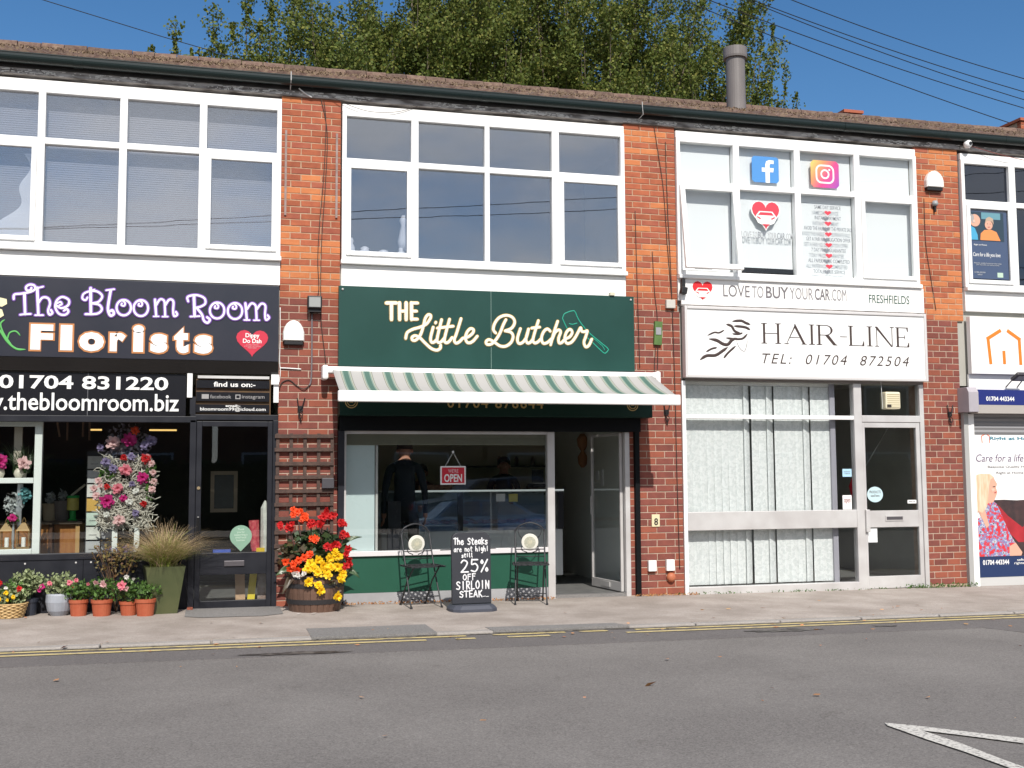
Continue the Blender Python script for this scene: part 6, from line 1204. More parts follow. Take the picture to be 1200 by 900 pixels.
def chalk_line(s_, x0, x1, z0, h, wgt, y=-.024):
    n = len(s_); w = (x1-x0)/n; D = []
    for i, ch in enumerate(s_):
        for st_ in ST.get(ch, []):
            j = random.uniform(-.004, .004); D.append((wgt, [(x0+w*(i+.08+.80*a), z0+j+h*b_+random.uniform(-.0015, .0015)) for a, b_ in st_]))
    o_ = strokes('chalk_writing', D, .0066, y, chalk, ab, flat=.15, k=3); o_.rotation_euler = (R(-3), 0, 0); return o_
chalk_line('The Steaks', -.195, .19, .700, .068, 1.05); chalk_line('are not high!', -.195, .195, .625, .052, .8); chalk_line('still', -.11, .02, .565, .04, .85)
chalk_line('25%', -.13, .20, .405, .13, 1.35); chalk_line('OFF', -.10, .05, .325, .058, .95); chalk_line('SIRLOIN', -.175, .20, .225, .082, 1.1); chalk_line('STEAK', -.14, .12, .140, .065, 1.05); chalk_line('__', .12, .19, .142, .03, .5)

# ------------------------------------------------------------------ inside the florist
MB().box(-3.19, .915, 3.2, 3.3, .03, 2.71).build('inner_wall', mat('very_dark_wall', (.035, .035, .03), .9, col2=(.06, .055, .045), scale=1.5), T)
MB().box(.80, .918, .31, 3.2, .03, 2.71).build('inner_wall', mat('mint_grey_wall', (.30, .38, .34), .8), T)
for k, (a, b_) in enumerate(((-1.56, -1.40), (-.82, -.48))): tag(MB().tube([(a, 2.45, 2.06), (b_, 2.45, 2.06)], .011, 8).build('strip_light', mat('warm_lamp', (1.0, .62, .20), .5, emit=1.3)), ['left lit strip light glimpsed at the top of the florist window', 'right lit strip light glimpsed at the top of the florist window'][k], 'strip light')
ws = thing('white_shelf_frame', 'white painted window frame used as shelving at the left of the florist window', 'shelf')
wpt = mat('white_gloss_wood', (.78, .80, .78), .4)
MB().box(-1.858, -1.782, .12, .20, .605, 2.06).build('post', wpt, ws, bevel=.004); MB().box(-2.75, -2.68, .12, .20, .605, 2.06).build('post', wpt, ws, bevel=.004)
MB().box(-2.68, -1.859, .13, .19, 2.0, 2.055).build('top_rail', wpt, ws); MB().box(-2.68, -1.859, .11, .36, 1.395, 1.452).build('shelf', wpt, ws, bevel=.004); MB().box(-2.68, -1.859, .11, .36, .605, .70).build('shelf', wpt, ws, bevel=.004)
MB().box(-2.09, -2.01, .30, .34, 1.6, 2.0).build('back_post', mat('cream_wood', (.45, .40, .33), .5), ws)
def vase_flower(label, x, y, z, h, r, mv, fl, fr_=.08, n=1, dx=0, layers=3):
    t = thing('vase_of_flowers', label, 'vase', (x, y, z)); MB().lathe([(r*.6, 0), (r, h*.4), (r*.8, h*.8), (r*.5, h*.92), (r*.6, h)], n=16).build('vase', mv, t, smooth=True)
    foliage(t, (dx, 0, h+.03), (.06, .04, .05), 60, .05, leafg)
    for k in range(n): bloom(t, (dx+random.uniform(-.03, .03)*(n > 1), -.05, h+.05+.03*k), fr_, fl, face=(R(-12), R(random.uniform(0, 90)), R(random.uniform(-15, 15))), layers=layers)
    return t
cv = mat('cream_vase', (.60, .55, .45), .4)
vase_flower('crimson peony in a vase on the upper white shelf at the left edge', -2.20, .2, 1.453, .12, .045, cv, magf, .095)
vase_flower('pale pink daisy in a white vase on the upper white shelf', -2.02, .2, 1.453, .10, .05, cv, palep, .075, dx=.05, layers=4)
gp_ = thing('spiky_plant', 'spiky green pot plant behind the pink daisy in the florist window', 'potted plant', (-2.0, .30, 1.453)); grass(gp_, 90, (0, 0, .05), .36, .26, leafd, .006, droop=.4); MB().lathe([(.04, 0), (.05, .07)], n=12).build('pot', cv, gp_)
lan = mat('brass_lantern', (.24, .15, .06), .5, metal=.3)
for k, x_ in enumerate((-2.12, -1.955)):
    t = thing('lantern', ['left of two brown lanterns on the lowest white shelf', 'right of two brown lanterns on the lowest white shelf'][k], 'lantern', (x_, .22, .70))
    MB().box(-.065, .065, -.065, .065, 0, .02).build('base', lan, t); 
    for sx_ in (-1, 1):
        for sy in (-1, 1): MB().box(sx_*.06-.006, sx_*.06+.006, sy*.06-.006, sy*.06+.006, .02, .19).build('corner_post', lan, t)
    MB().lathe([(.095, .19), (.085, .205), (.03, .27), (.015, .28)], n=4).build('roof', lan, t); MB().tube(cat_rom([(-.02, 0, .28), (0, 0, .33), (.02, 0, .28)], 4), .004, 5).build('ring', lan, t)
    MB().lathe([(.022, .02), (.022, .12)], n=12).build('candle', ink_white, t)
vase_flower('magenta flower between the two lanterns on the lowest white shelf', -2.05, .16, .70, .28, .015, mat('silver_ribbon', (.45, .46, .48), .3, metal=.5), magf, .05)
td = thing('dried_flower_bunch', 'teal and silver dried flowers hanging below the upper white shelf', 'flowers', (-1.98, .22, 1.2)); foliage(td, (.03, -.02, .07), (.06, .04, .08), 120, .05, mat('teal_petal', (.10, .28, .30), .6, island=.3)); foliage(td, (-.08, 0, -.03), (.10, .05, .14), 160, .05, mat('silver_leaf', (.40, .42, .42), .5, island=.3)); MB().tube([(-.02, 0, .19), (-.03, -.01, -.1), (-.02, 0, -.3)], [.03, .035, .02], 6).build('ribbon', MATS['silver_ribbon'], td)
cw = thing('wooden_counter', 'brown wooden counter inside the florist window', 'counter'); wdm = mat('orange_brown_wood', (.32, .12, .035), .4, col2=(.40, .17, .05), scale=5, stretch=(6, 1, 1))
MB().box(-2.9, -1.52, 1.22, 1.7, .03, .915).build('front_panel', wdm, cw); MB().box(-1.545, -1.50, 1.19, 1.72, .03, .915).build('corner_post', mat('light_wood_edge', (.50, .30, .12), .5), cw); MB().box(-2.92, -1.47, 1.16, 1.76, .916, .95).build('counter_top', mat('dark_counter_top', (.10, .07, .05), .5), cw); MB().box(-1.84, -1.78, 1.20, 1.22, .03, .915).build('panel_strip', mat('dark_wood_strip', (.09, .035, .015), .5), cw)
for (x_, lab, pr, mm) in ((-1.86, 'kraft paper wrapped pot on the florist counter', [(.07, 0), (.085, .20)], mat('kraft_paper', (.42, .33, .22), .8)), (-1.725, 'grey fibre pot on the florist counter', [(.07, 0), (.085, .06), (.105, .23)], mat('grey_fibre', (.20, .17, .16), .8))):
    t = thing('pot', lab, 'pot', (x_, 1.42, .95)); MB().lathe(pr, n=16).build('pot_body', mm, t); foliage(t, (0, 0, pr[-1][1]+.06), (.05, .04, .08), 50, .06, MATS['silver_leaf'])
wc = thing('plant_feed_tub', 'green tub with a yellow label on the florist counter', 'tub', (-1.60, 1.36, .95)); grn = mat('bright_green_plastic', (.03, .42, .08), .4)
MB().lathe([(.06, 0), (.035, .02), (.035, .11), (.055, .12)], n=16).build('foot', grn, wc); MB().lathe([(.065, .121), (.065, .26)], n=18).build('label', mat('yellow_label', (.72, .62, .15), .5), wc); MB().lathe([(.07, .261), (.07, .29)], n=18).build('lid', grn, wc); MB().tube([(-.02, 0, .29), (.13, 0, .42)], .015, 6).build('brush', mat('pale_bristle', (.55, .5, .4), .8), wc)
cr_ = thing('card_rack', 'rack of greetings cards beside the twig flower panel', 'card rack'); MB().box(-1.385, -1.05, .66, .68, .55, 1.75).build('rack_back', mat('dark_rack', (.03, .028, .03), .5), cr_)
ccol = [(.55, .54, .52), (.62, .62, .64), (.72, .70, .68), (.70, .42, .10), (.62, .74, .66), (.74, .74, .70), (.5, .5, .52)]
for k in range(7):
    z = 1.55-.158*k; c_ = MB().box(-1.372, -1.222, .62, .626, z, z+.140).build('card', mat('card_stock_%s' % 'abcdefg'[k], ccol[k], .6, col2=tuple(min(1, v*.8) for v in ccol[k]), scale=12), cr_, rot=(R(0), 0, 0))
    if k != 3: MB().box(-1.34, -1.26, .616, .619, z+.05, z+.056).build('printed_line', ink_grey, c_)
    MB().box(-1.21, -1.06, .63, .636, z, z+.140).build('card', mat('card_stock_grey', (.30, .30, .33), .6, col2=(.45, .44, .45), scale=10), cr_)
fp = thing('flower_panel', 'tall panel of white twigs with pink, red and lilac flowers in the florist window', 'flower display', (-.93, .32, .0))
for s in (-1, 1): MB().box(s*.115-.028, s*.115+.028, .0, .04, .50, .95).build('leg', wpt, fp)
tw = MB()
for k in range(950):
    x_, z_ = random.uniform(-.28, .26), .90+.75*random.random()**1.3; a = random.uniform(0, 6.28); l_ = random.uniform(.04, .11); y_ = random.uniform(-.03, .03)
    tw.tube([(x_, y_, z_), (x_+l_*.5*math.cos(a), y_-.02, z_+l_*.5*math.sin(a)), (x_+l_*math.cos(a+.4), y_+.01, z_+l_*math.sin(a+.4))], .006, 4)
tag(tw.build('twigs', mat('whitewashed_twig', (.52, .48, .42), .8, island=.25), fp), 'woven whitewashed twigs', kind='stuff')
foliage(fp, (0, .02, 1.78), (.28, .05, .28), 420, .05, mat('grey_lilac_foliage', (.20, .18, .26), .6, col2=(.32, .30, .30), scale=10, island=.4)); foliage(fp, (.25, -.03, 1.42), (.07, .04, .22), 120, .06, leafg); foliage(fp, (-.2, -.03, 1.5), (.10, .03, .06), 60, .06, leafg)
for x_, z_, r_, mm in ((-.15, 1.83, .095, palep), (.02, 1.86, .10, magf), (.08, 1.97, .06, orgf), (-.01, 1.53, .085, pinkf), (.17, 1.45, .085, magf), (-.09, 1.33, .075, pinkf), (-.20, 1.20, .10, magf), (-.03, 1.22, .055, magf), (.20, 1.66, .075, redf), (-.07, .98, .08, palep), (.19, 1.16, .05, redf), (-.20, 1.35, .045, redf), (-.03, 1.67, .05, redf),
        (-.22, 1.62, .07, lilf), (-.14, 1.55, .07, lilf), (.06, 1.38, .05, lilf), (.04, 1.68, .065, lilf), (.25, 1.85, .09, lilf), (.18, 1.80, .07, lilf), (-.28, 1.78, .06, lilf), (.10, 1.06, .06, lilf), (.10, 1.30, .045, whtf), (-.20, 1.05, .045, whtf), (.03, 1.18, .05, whtf),
        (.26, 1.60, .05, palep), (.28, 1.50, .05, palep), (.29, 1.40, .055, palep), (.27, 1.32, .055, palep), (-.29, 1.42, .05, palep), (-.33, 1.33, .055, palep), (-.31, 1.25, .055, palep), (-.27, 1.36, .04, palep), (.22, 1.68, .035, palep)):
    bloom(fp, (x_, -.045-random.uniform(0, .02), z_), r_*(.80 if mm is lilf else .88), mm, face=(R(random.uniform(-18, 8)), R(random.uniform(0, 90)), R(random.uniform(-15, 15))))
hv_ = thing('lavender_bunch', 'bunch of purple lavender lying on the florist window sill', 'flowers', (-.95, .17, .60)); foliage(hv_, (0, 0, .05), (.20, .07, .07), 260, .05, mat('purple_lavender', (.16, .09, .24), .7, island=.35), asp=.2)
for k, x_ in enumerate((-1.72, -1.64, -1.47, -1.40)): tag(MB().tube([(x_-.05*(k < 1), 1.0, 2.2), (x_, 1.0, 1.92-.04*(k % 2))], .012, 5).build('hanging_cane', mat('cane', (.25, .15, .10), .7)), ['leftmost cane hanging at the top of the florist window', 'second cane hanging at the top of the florist window', 'third cane hanging at the top of the florist window', 'rightmost cane hanging at the top of the florist window'][k], 'cane')
# things behind the florist door
db = thing('mirror', 'pale framed mirror leaning behind the florist door', 'mirror'); MB().frame(-.04, .28, 1.02, 1.52, .045, 1.40, 1.44).build('frame', mat('brown_pale_frame', (.42, .33, .24), .6), db); MB().box(.005, .235, 1.42, 1.43, 1.065, 1.475).build('mirror_panel', mat('dim_mirror', (.15, .15, .15), .2, metal=.5), db)
rw = thing('wrapping_roll', 'bundle of crimson wrapping paper on the florist door ledge', 'wrapping paper', (.46, .24, .62)); MB().tube([(0, 0, 0), (-.01, 0, .15), (-.02, 0, .34)], [.05, .055, .06], 9).build('roll', mat('crimson_paper', (.50, .02, .06), .5, col2=(.66, .16, .16), scale=20), rw)
rw = thing('wrapping_roll', 'crumpled white paper beside the crimson wrapping paper', 'wrapping paper', (.565, .26, .60)); MB().tube([(0, 0, 0), (.01, 0, .2), (-.01, 0, .5), (.0, 0, .58)], [.05, .06, .04, .01], 7).build('roll', mat('white_paper', (.62, .62, .58), .7, col2=(.5, .5, .48), scale=20), rw)
lg_ = thing('ledge', 'inner ledge behind the florist door', 'ledge'); MB().box(-.12, .78, .16, .42, .575, .60).build('board', mat('dark_ledge', (.03, .03, .032), .5), lg_)
tag(MB().box(.0, .19, .2, .28, .60, .642).build('blue_packet', mat('blue_packet', (.05, .10, .50), .4, col2=(.08, .14, .55), scale=7)), 'small blue packet on the ledge behind the florist door', 'packet'); tag(MB().box(.47, .56, .18, .22, .60, .655).build('yellow_packet', mat('yellow_packet', (.75, .50, .02), .4)), 'small yellow packet beside the crimson wrapping', 'packet')
tag(MB().box(.255, .36, .25, .32, .05, .50).build('cardboard_box', mat('cardboard', (.50, .33, .20), .8), rot=(0, R(-2), 0)), 'tall cardboard box behind the lower pane of the florist door', 'box')
tag(MB().box(.37, .45, .25, .28, .05, .52).build('yellow_board', mat('yellow_board_face', (.72, .58, .04), .5), rot=(0, R(5), 0)), 'narrow yellow board behind the lower pane of the florist door', 'board'); tag(MB().box(.49, .58, .27, .34, .05, .50).build('brown_box', mat('dark_card', (.20, .13, .10), .8, col2=(.40, .36, .34), scale=10)), 'brown and grey package behind the lower pane of the florist door', 'box')

# ------------------------------------------------------------------ people
skin = mat('skin', (.45, .22, .15), .6); hair_b = mat('dark_brown_hair', (.025, .015, .010), .7)
def person(label, x, y, rz, h, top, bottom, lean=0.0, arms='down', head_down=0.0, seatz=0):
    t = thing('person', label, 'person', (x, y, .03), rz); s = h/1.75
    hip = .93*s; Lz = lambda z: z*s
    ly = lambda z: -lean*max(0, (z-.93))*1.0
    J = [('pelvis', (0, 0, .93), .125), ('waist', (0, ly(1.1), 1.10), .12), ('chest', (0, ly(1.32), 1.32), .145), ('collar', (0, ly(1.46), 1.46), .085), ('neck', (0, ly(1.52)-.01, 1.53), .052), ('head1', (0, ly(1.6)-.02-head_down*.03, 1.61), .082), ('head2', (0, ly(1.68)-.015-head_down*.06, 1.69), .085)]
    vs = [Vector(p)*s for _, p, _ in J]; rs = [r*s for _, _, r in J]; es = [(i, i+1) for i in range(6)]
    def add(p, r, par): vs.append(Vector(p)*s); rs.append(r*s); es.append((par, len(vs)-1)); return len(vs)-1
    for sd in (-1, 1):
        k = add((sd*.10, 0, .86), .085, 0); k = add((sd*.105, -.02, .50), .058, k); k = add((sd*.11, .02, .09), .036, k); add((sd*.12, -.13, .04), .034, k)
        sh = add((sd*.175, ly(1.43), 1.42), .058, 3)
        if arms == 'down': e_ = add((sd*.235, ly(1.15)+.03, 1.13), .040, sh); w_ = add((sd*.24, ly(.9)-.05, .88), .027, e_)
        else: e_ = add((sd*.245, ly(1.2)-.06, 1.16), .040, sh); w_ = add((sd*.14, ly(1.2)-.30, 1.13), .027, e_)
        d = (vs[w_]-vs[e_]).normalized()/s; W0 = vs[w_]/s; side = Vector((sd, 0, 0)) if arms == 'down' else Vector((0, 0, 1))
        p_ = add(W0+d*.045, .030, w_)
    me = bpy.data.meshes.new('body'); me.from_pydata([tuple(v) for v in vs], es, []); o_ = bpy.data.objects.new('body', me); C.objects.link(o_)
    md = o_.modifiers.new('skin', 'SKIN'); 
    for i, r_ in enumerate(rs): me.skin_vertices[0].data[i].radius = (r_, r_*(.72 if 1 <= i <= 2 or i == 0 else 1)); 
    me.skin_vertices[0].data[0].use_root = True
    o_.modifiers.new('sub', 'SUBSURF').levels = 2
    dg_ = bpy.context.evaluated_depsgraph_get(); m2 = bpy.data.meshes.new_from_object(o_.evaluated_get(dg_)); bpy.data.objects.remove(o_)
    # fingers: five tapering chains rooted in each palm
    b = MB(); b.v = [tuple(v.co) for v in m2.vertices]; b.f = [list(p.vertices) for p in m2.polygons]; b.m = [0]*len(b.f)
    ends = [i for i in range(len(vs)) if sum(1 for e in es if i in e) == 1 and abs(vs[i].x) > .05*s and vs[i].z > .6*s]
    for i in ends:
        par = [e[0] for e in es if e[1] == i][0]; d = (vs[i]-vs[par]).normalized(); a = d.cross(Vector((0, 1, 0)) if abs(d.y) < .8 else Vector((0, 0, 1))).normalized(); c = d.cross(a); sdx = 1 if vs[i].x > 0 else -1
        for f in range(4):
            L_ = (.075, .085, .08, .062)[f]*s; o0 = vs[i]+d*.01*s+c*(f-1.5)*.019*s
            b.tube([o0, o0+d*L_*.5+a*.006*s, o0+d*L_*.85+a*.022*s, o0+d*L_+a*.034*s], [.010*s, .0095*s, .008*s, .005*s], 6)
        o0 = vs[i]-d*.02*s+c*(-.03*s); b.tube([o0, o0+d*.03*s-c*.025*s, o0+d*.055*s-c*.03*s+a*.01*s], [.012*s, .011*s, .006*s], 6)
    hc = vs[6]; fy = hc.y-.083*s*1.0
    body = b.build('body', [skin, top, bottom], t, smooth=True)
    for p in body.data.polygons:
        c = p.center/s
        if c.z > 1.515: p.material_index = 0
        elif c.z < .96 and abs(c.x) < .22 and not (arms == 'down' and abs(c.x) > .19): p.material_index = 2
        else:
            far = arms == 'down' and abs(c.x) > .18 and c.z < .90 or arms != 'down' and c.y < -.27+ly(1.2) and 1.0 < c.z < 1.3
            p.material_index = 0 if far else 1
    fc = vs[5]
    f_ = MB().tube([(0, fc.y-.075*s, fc.z+.035*s), (0, fc.y-.098*s, fc.z+.0*s), (0, fc.y-.08*s, fc.z-.012*s)], [.008*s, .014*s, .01*s], 6); f_.build('nose', skin, t, smooth=True)
    e_ = MB()
    for sd in (-1, 1): e_.lathe([(.002, -.008), (.010, 0), (.002, .008)], (sd*.030*s, fc.y-.074*s, fc.z+.035*s), 8)
    e_.build('eyes', mat('eye_dark', (.04, .03, .03), .2), t); MB().tube([(-.022*s, fc.y-.078*s, fc.z-.035*s), (0, fc.y-.086*s, fc.z-.037*s), (.022*s, fc.y-.078*s, fc.z-.035*s)], .005*s, 5).build('mouth', mat('lips', (.40, .12, .10), .5), t)
    for sd in (-1, 1): MB().lathe([(.004, -.03), (.014, -.02), (.018, .0), (.016, .02), (.004, .03)], (sd*.083*s, fc.y, fc.z+.015*s), 8).build('ear', skin, t, smooth=True)
    hr = MB(); n = 14; vs2 = []
    for j in range(8):
        ph = math.pi*.5*j/7*1.25
        for i in range(n):
            th = 2*math.pi*i/n; front = max(0, -math.sin(th)); zlim = math.cos(ph)
            zz = max(zlim, -.35+.75*front); rr = math.sin(ph) if ph < math.pi/2 else 1
            vs2.append((hc.x+.093*s*rr*math.cos(th), hc.y+.004+.100*s*rr*math.sin(th), hc.z-.01*s+.098*s*zz))
    hr.add(vs2, [(j*n+i, (j+1)*n+i, (j+1)*n+(i+1)%n, j*n+(i+1)%n) for j in range(7) for i in range(n)]+[tuple(range(n))]); ho = hr.build('hair', hair_b, t, smooth=True); ho.modifiers.new('thickness', 'SOLIDIFY').thickness = .006
    return t
dark_cloth = mat('dark_navy_cloth', (.012, .016, .026), .9); black_cloth = mat('black_cloth', (.010, .010, .012), .9); maroon = mat('maroon_cloth', (.12, .02, .015), .9)
person('person in a dark coat standing with their back to the butcher window, facing the counter', 2.28, 1.0, R(170), 1.86, dark_cloth, black_cloth)
person('person in dark clothes behind the meat counter, head bent over their work', 3.93, 2.5, R(-12), 1.66, black_cloth, black_cloth, lean=.18, arms='fwd', head_down=1)
person('person in a dark top far left behind the meat counter, partly hidden by the customer', 2.78, 2.6, R(10), 1.56, maroon, black_cloth, arms='fwd')
tag(MB().box(2.0, 2.16, .55, .62, .03, 1.15).build('dark_stand', nb, bevel=.01), 'dark upright stand just inside the left of the butcher window', 'stand')
# ------------------------------------------------------------------ flue, chimneys, wires
fl_m = mat('grey_flue_metal', (.15, .135, .13), .5, col2=(.19, .17, .165), scale=4, stretch=(1, 1, .3))
fz_ = thing('flue_pipe', 'stout grey flue pipe with a collar rising behind the roof, in front of the tree', 'flue', (7.495, 2.2, 6.6))
MB().lathe([(.143, 0), (.143, 1.12)], n=28).build('pipe', fl_m, fz_, smooth=False); MB().lathe([(.175, 1.08), (.18, 1.11), (.18, 1.24), (.165, 1.245), (.13, 1.25)], n=28).build('collar', fl_m, fz_)
MB().lathe([(.19, .2), (.165, .27), (.15, .28)], n=24).build('flashing', mat('lead_grey', (.12, .12, .125), .6), fz_)
def chimney(label, x0, x1, y0, y1, z0, z1):
    t = thing('chimney_stack', label, 'chimney', (0, 0, 0)); MB().box(x0+.005, x1-.005, y0+.005, y1-.005, z0, z1-.005).build('mortar_core', mortar_up, t)
    n = int((z1-z0)/HU)
    for i in range(n):
        z = z1-(i+1)*HU+.005
        if z < z1-.55: break
        k = max(1, round((x1-x0)/.225)); w = (x1-x0+.0105)/k; off = .5*w if i % 2 else 0
        edges = [x0]+[x0+off+w*j for j in range(k+1) if x0 < x0+off+w*j < x1-.02]+[x1+.0105]
        for a, b_ in zip(edges[:-1], edges[1:]):
            if b_-a > .03: brick(a, b_-.0105, z, z+HU-.0105, random.choices(br_up, (5, 2, 1))[0], t, y=y0)
    MB().box(x0-.03, x1+.03, y0-.03, y1+.03, z1, z1+.05).build('cap', mat('red_brick_cap', (.36, .10, .05), .8), t)
chimney('small red brick chimney top just showing over the ridge right of the flue', 10.30, 10.62, 3.75, 4.1, 6.4, 7.585)
chimney('red brick chimney at the far right end of the ridge', 13.85, 14.7, 3.75, 4.3, 6.4, 7.72)
wire_m = mat('black_wire', (.012, .012, .014), .6)
for k, (a, b_) in enumerate((((12.10, 10.5, 12.60), (19.3, 10.5, 10.98)), ((12.72, 10, 12.56), (19.25, 10, 11.25)), ((11.50, 10, 12.50), (19.2, 10, 10.92)), ((10.8, 10, 12.28), (19.2, 10, 10.50)), ((10.2, 10, 12.2), (19.1, 10, 10.02)))):
    A_, B_ = Vector(a), Vector(b_); d = B_-A_; P_ = [A_+d*u+Vector((0, 0, -.5*4*((u+.6)/2.4)*(1-(u+.6)/2.4)+.5*4*(.6/2.4)*(1-.6/2.4)))*1.0 for u in [-.6+2.4*i/24 for i in range(25)]]
    tag(MB().tube(P_, .011, 5).build('overhead_wire', wire_m), ['upper overhead wire of the bundle at top right, nearly touching the topmost', 'topmost overhead wire in the bundle at top right', 'third overhead wire from the top at top right', 'fourth overhead wire from the top at top right', 'lowest overhead wire at top right, apart from the bundle'][k], 'wire', 'overhead wires at top right')
tag(MB().tube([(-5.8, 10, 11.35), (-3.38, 10, 10.76), (-1.14, 10, 10.24), (0.0, 10, 10.0), (4, 10, 9.2)], .009, 5).build('overhead_wire', wire_m), 'single thin wire crossing the sky at top left', 'wire')
# street wires on the viewer's side, seen mirrored in the upstairs glass
for k, (z_, dz) in enumerate(((5.85, .10), (5.98, .16), (6.12, .05), (6.85, .50), (7.0, .62))):
    P_ = [(-30+u*70, -21.0-.3*k, z_*1.45-.4+1.6*dz*(u*70-30)/9-.4*math.sin(math.pi*u)) for u in [i/20 for i in range(21)]]
    tag(MB().tube(P_, .012, 5).build('street_wire', wire_m), '%s of the street wires mirrored in the upstairs glass' % ('lowest', 'second lowest', 'middle', 'second highest', 'highest')[k], 'wire', 'street wires')

# ------------------------------------------------------------------ trees behind the roof
tl = bpy.data.materials.new('tree_leaf'); tl.use_nodes = True; t = tl.node_tree; n = t.nodes; l = t.links.new; b = n['Principled BSDF']; b.inputs['Roughness'].default_value = .6; b.inputs['Specular IOR Level'].default_value = .22
gi = n.new('ShaderNodeNewGeometry'); cr = n.new('ShaderNodeValToRGB'); e = cr.color_ramp.elements; e[0].color = (.065, .10, .022, 1); e[1].color = (.26, .25, .06, 1); q = e.new(.5); q.color = (.12, .155, .032, 1); q = e.new(.85); q.color = (.19, .21, .05, 1)
l(gi.outputs['Random Per Island'], cr.inputs[0]); l(cr.outputs[0], b.inputs['Base Color']); tr = n.new('ShaderNodeBsdfTranslucent'); l(cr.outputs[0], tr.inputs['Color']); ms = n.new('ShaderNodeMixShader'); ms.inputs[0].default_value = .32; l(b.outputs[0], ms.inputs[1]); l(tr.outputs[0], ms.inputs[2]); l(ms.outputs[0], n['Material Output'].inputs[0])
bark = mat('grey_brown_bark', (.09, .07, .05), .9, col2=(.15, .12, .09), scale=5, bump=.5)
def tree(label, x, y, h, rx, ry, seed, shoots=150, per=210, zlow=5.0, lean=0):
    r_ = random.Random(seed); t = thing('leafy_tree', label, 'tree', (x, y, -.2)); tk = MB(); pts = [Vector((0, 0, 0)), Vector((.1, 0, h*.2)), Vector((-.1, .1, h*.45)), Vector((.1+lean*.3, 0, h*.75)), Vector((lean*.5, 0, h*.93))]
    tk.tube(pts, [.38, .30, .22, .10, .03], 10); tk.build('trunk', bark, t, smooth=True); lb = MB(); cen = []; siz = []
    for k in range(shoots):
        a = r_.uniform(0, 2*math.pi); v = r_.random()**.8; z0 = zlow*.6+(h*.62-zlow*.6)*v*.9; rr = math.sqrt(r_.random())
        zc = h*.60; 
        # shoot ends on an egg shaped crown
        zt = z0+r_.uniform(.18, .40)*h*(.6+.4*v); zt = min(zt, h*r_.uniform(.93, 1.03)); prof = math.sqrt(max(.02, 1-((zt-h*.50)/(h*.53))**2))
        ex = rx*rr*prof*math.cos(a)+lean*(zt/h)*.6; ey = ry*rr*prof*math.sin(a)
        base = Vector((0.1*math.cos(a), .1*math.sin(a), z0*.8)); mid = Vector((ex*.7, ey*.7, z0+(zt-z0)*.25)); end = Vector((ex, ey, zt)); P_ = cat_rom([tuple(base), tuple(mid), tuple((mid+end)/2+Vector((ex*.1, ey*.1, 0))), tuple(end)], 4)
        lb.tube(P_, [max(.006, .050*(1-i/(len(P_)-1))) for i in range(len(P_))], 5)
        for s_ in range(7):       # twigs with leaves
            u = r_.uniform(.35, 1.0) if s_ else 1.0; i0 = min(len(P_)-2, int(u*(len(P_)-1))); p0 = Vector(P_[i0]); dirv = Vector((r_.gauss(0, .6)+.35*math.cos(a), r_.gauss(0, .6)+.35*math.sin(a), r_.uniform(.5, 1.5))).normalized(); L_ = r_.uniform(.5, 1.5)
            lb.tube([p0, p0+dirv*L_*.5, p0+dirv*L_+Vector((0, 0, .1))], [.009, .006, .002], 4)
            m_ = int(per*L_)
            for q in range(m_):
                w = r_.random(); rad = .16*(1-.6*w)+.03; cen.append(tuple(p0+dirv*L_*w+Vector((r_.gauss(0, rad), r_.gauss(0, rad), r_.gauss(0, rad))))); siz.append(r_.uniform(.055, .12))
    lb.build('limbs', bark, t, smooth=True)
    fast_mesh('crown', leaf_verts(cen, np.array(siz), up=.1, asp=.75), 4, tl, t)
    return len(cen)
tree('broad leafy tree behind the roof over the butcher, left of the taller one', 5.2, 17.5, 17.2, 4.9, 4.0, 3, shoots=270)
tree('tall dense tree behind the roof, right of centre and behind the flue', 11.2, 18.5, 19.0, 5.6, 4.5, 5, shoots=330, lean=.2)
def sprigs(label, x, y, z0, ends, seed, per=110, name='leafy_tree', rad=.30):
    """a light, open tree: long shoots that taper to a leafy tip"""
    r_ = random.Random(seed); t = thing(name, label, 'tree', (x, y, -.2)); MB().tube([(0, 0, 0), (.1, 0, z0*.5), (0, 0, z0)], [.2, .15, .08], 8).build('trunk', bark, t, smooth=True); lb = MB(); cen = []; siz = []
    for ex, ez, k in ends:
        P_ = cat_rom([(0, 0, z0*.8), ((ex-x)*.7, r_.uniform(-.5, .5), z0+(ez-z0)*.35), ((ex-x)*.95, 0, z0+(ez-z0)*.75), (ex-x, 0, ez+.2)], 7); n_ = len(P_); lb.tube(P_, [max(.004, .04*(1-i/(n_-1))) for i in range(n_)], 5)
        for q in range(int(per*k*(ez-z0))):
            w = r_.random()**.8; i0 = min(n_-2, int(w*(n_-1))); f_ = w*(n_-1)-i0; p = Vector(P_[i0]).lerp(Vector(P_[i0+1]), f_)
            if w < .3: continue
            g_ = rad*k*(1.15-w)**.7*(.7+.5*math.sin(w*23+ex*7)); cen.append((p.x+r_.gauss(0, g_), p.y+r_.gauss(0, g_), p.z+r_.gauss(0, g_*.8))); siz.append(r_.uniform(.06, .12))
    lb.build('limbs', bark, t, smooth=True); fast_mesh('crown', leaf_verts(cen, np.array(siz), up=.1, asp=.75), 4, tl, t)
sprigs('slender young tree at the left end of the trees, open against the sky', .2, 17.0, 8.5, [(-1.18, 13.3, .8), (-1.75, 12.7, .6), (-.75, 12.7, .6), (-.2, 13.8, 1.1), (.3, 13.5, 1.0), (.67, 14.5, 1.1), (1.3, 14.2, 1.2), (.0, 12.8, 1.2), (1.9, 14.6, 1.2), (-.45, 12.6, .9), (1.0, 13.6, 1.2)], 4, per=190, rad=.40)
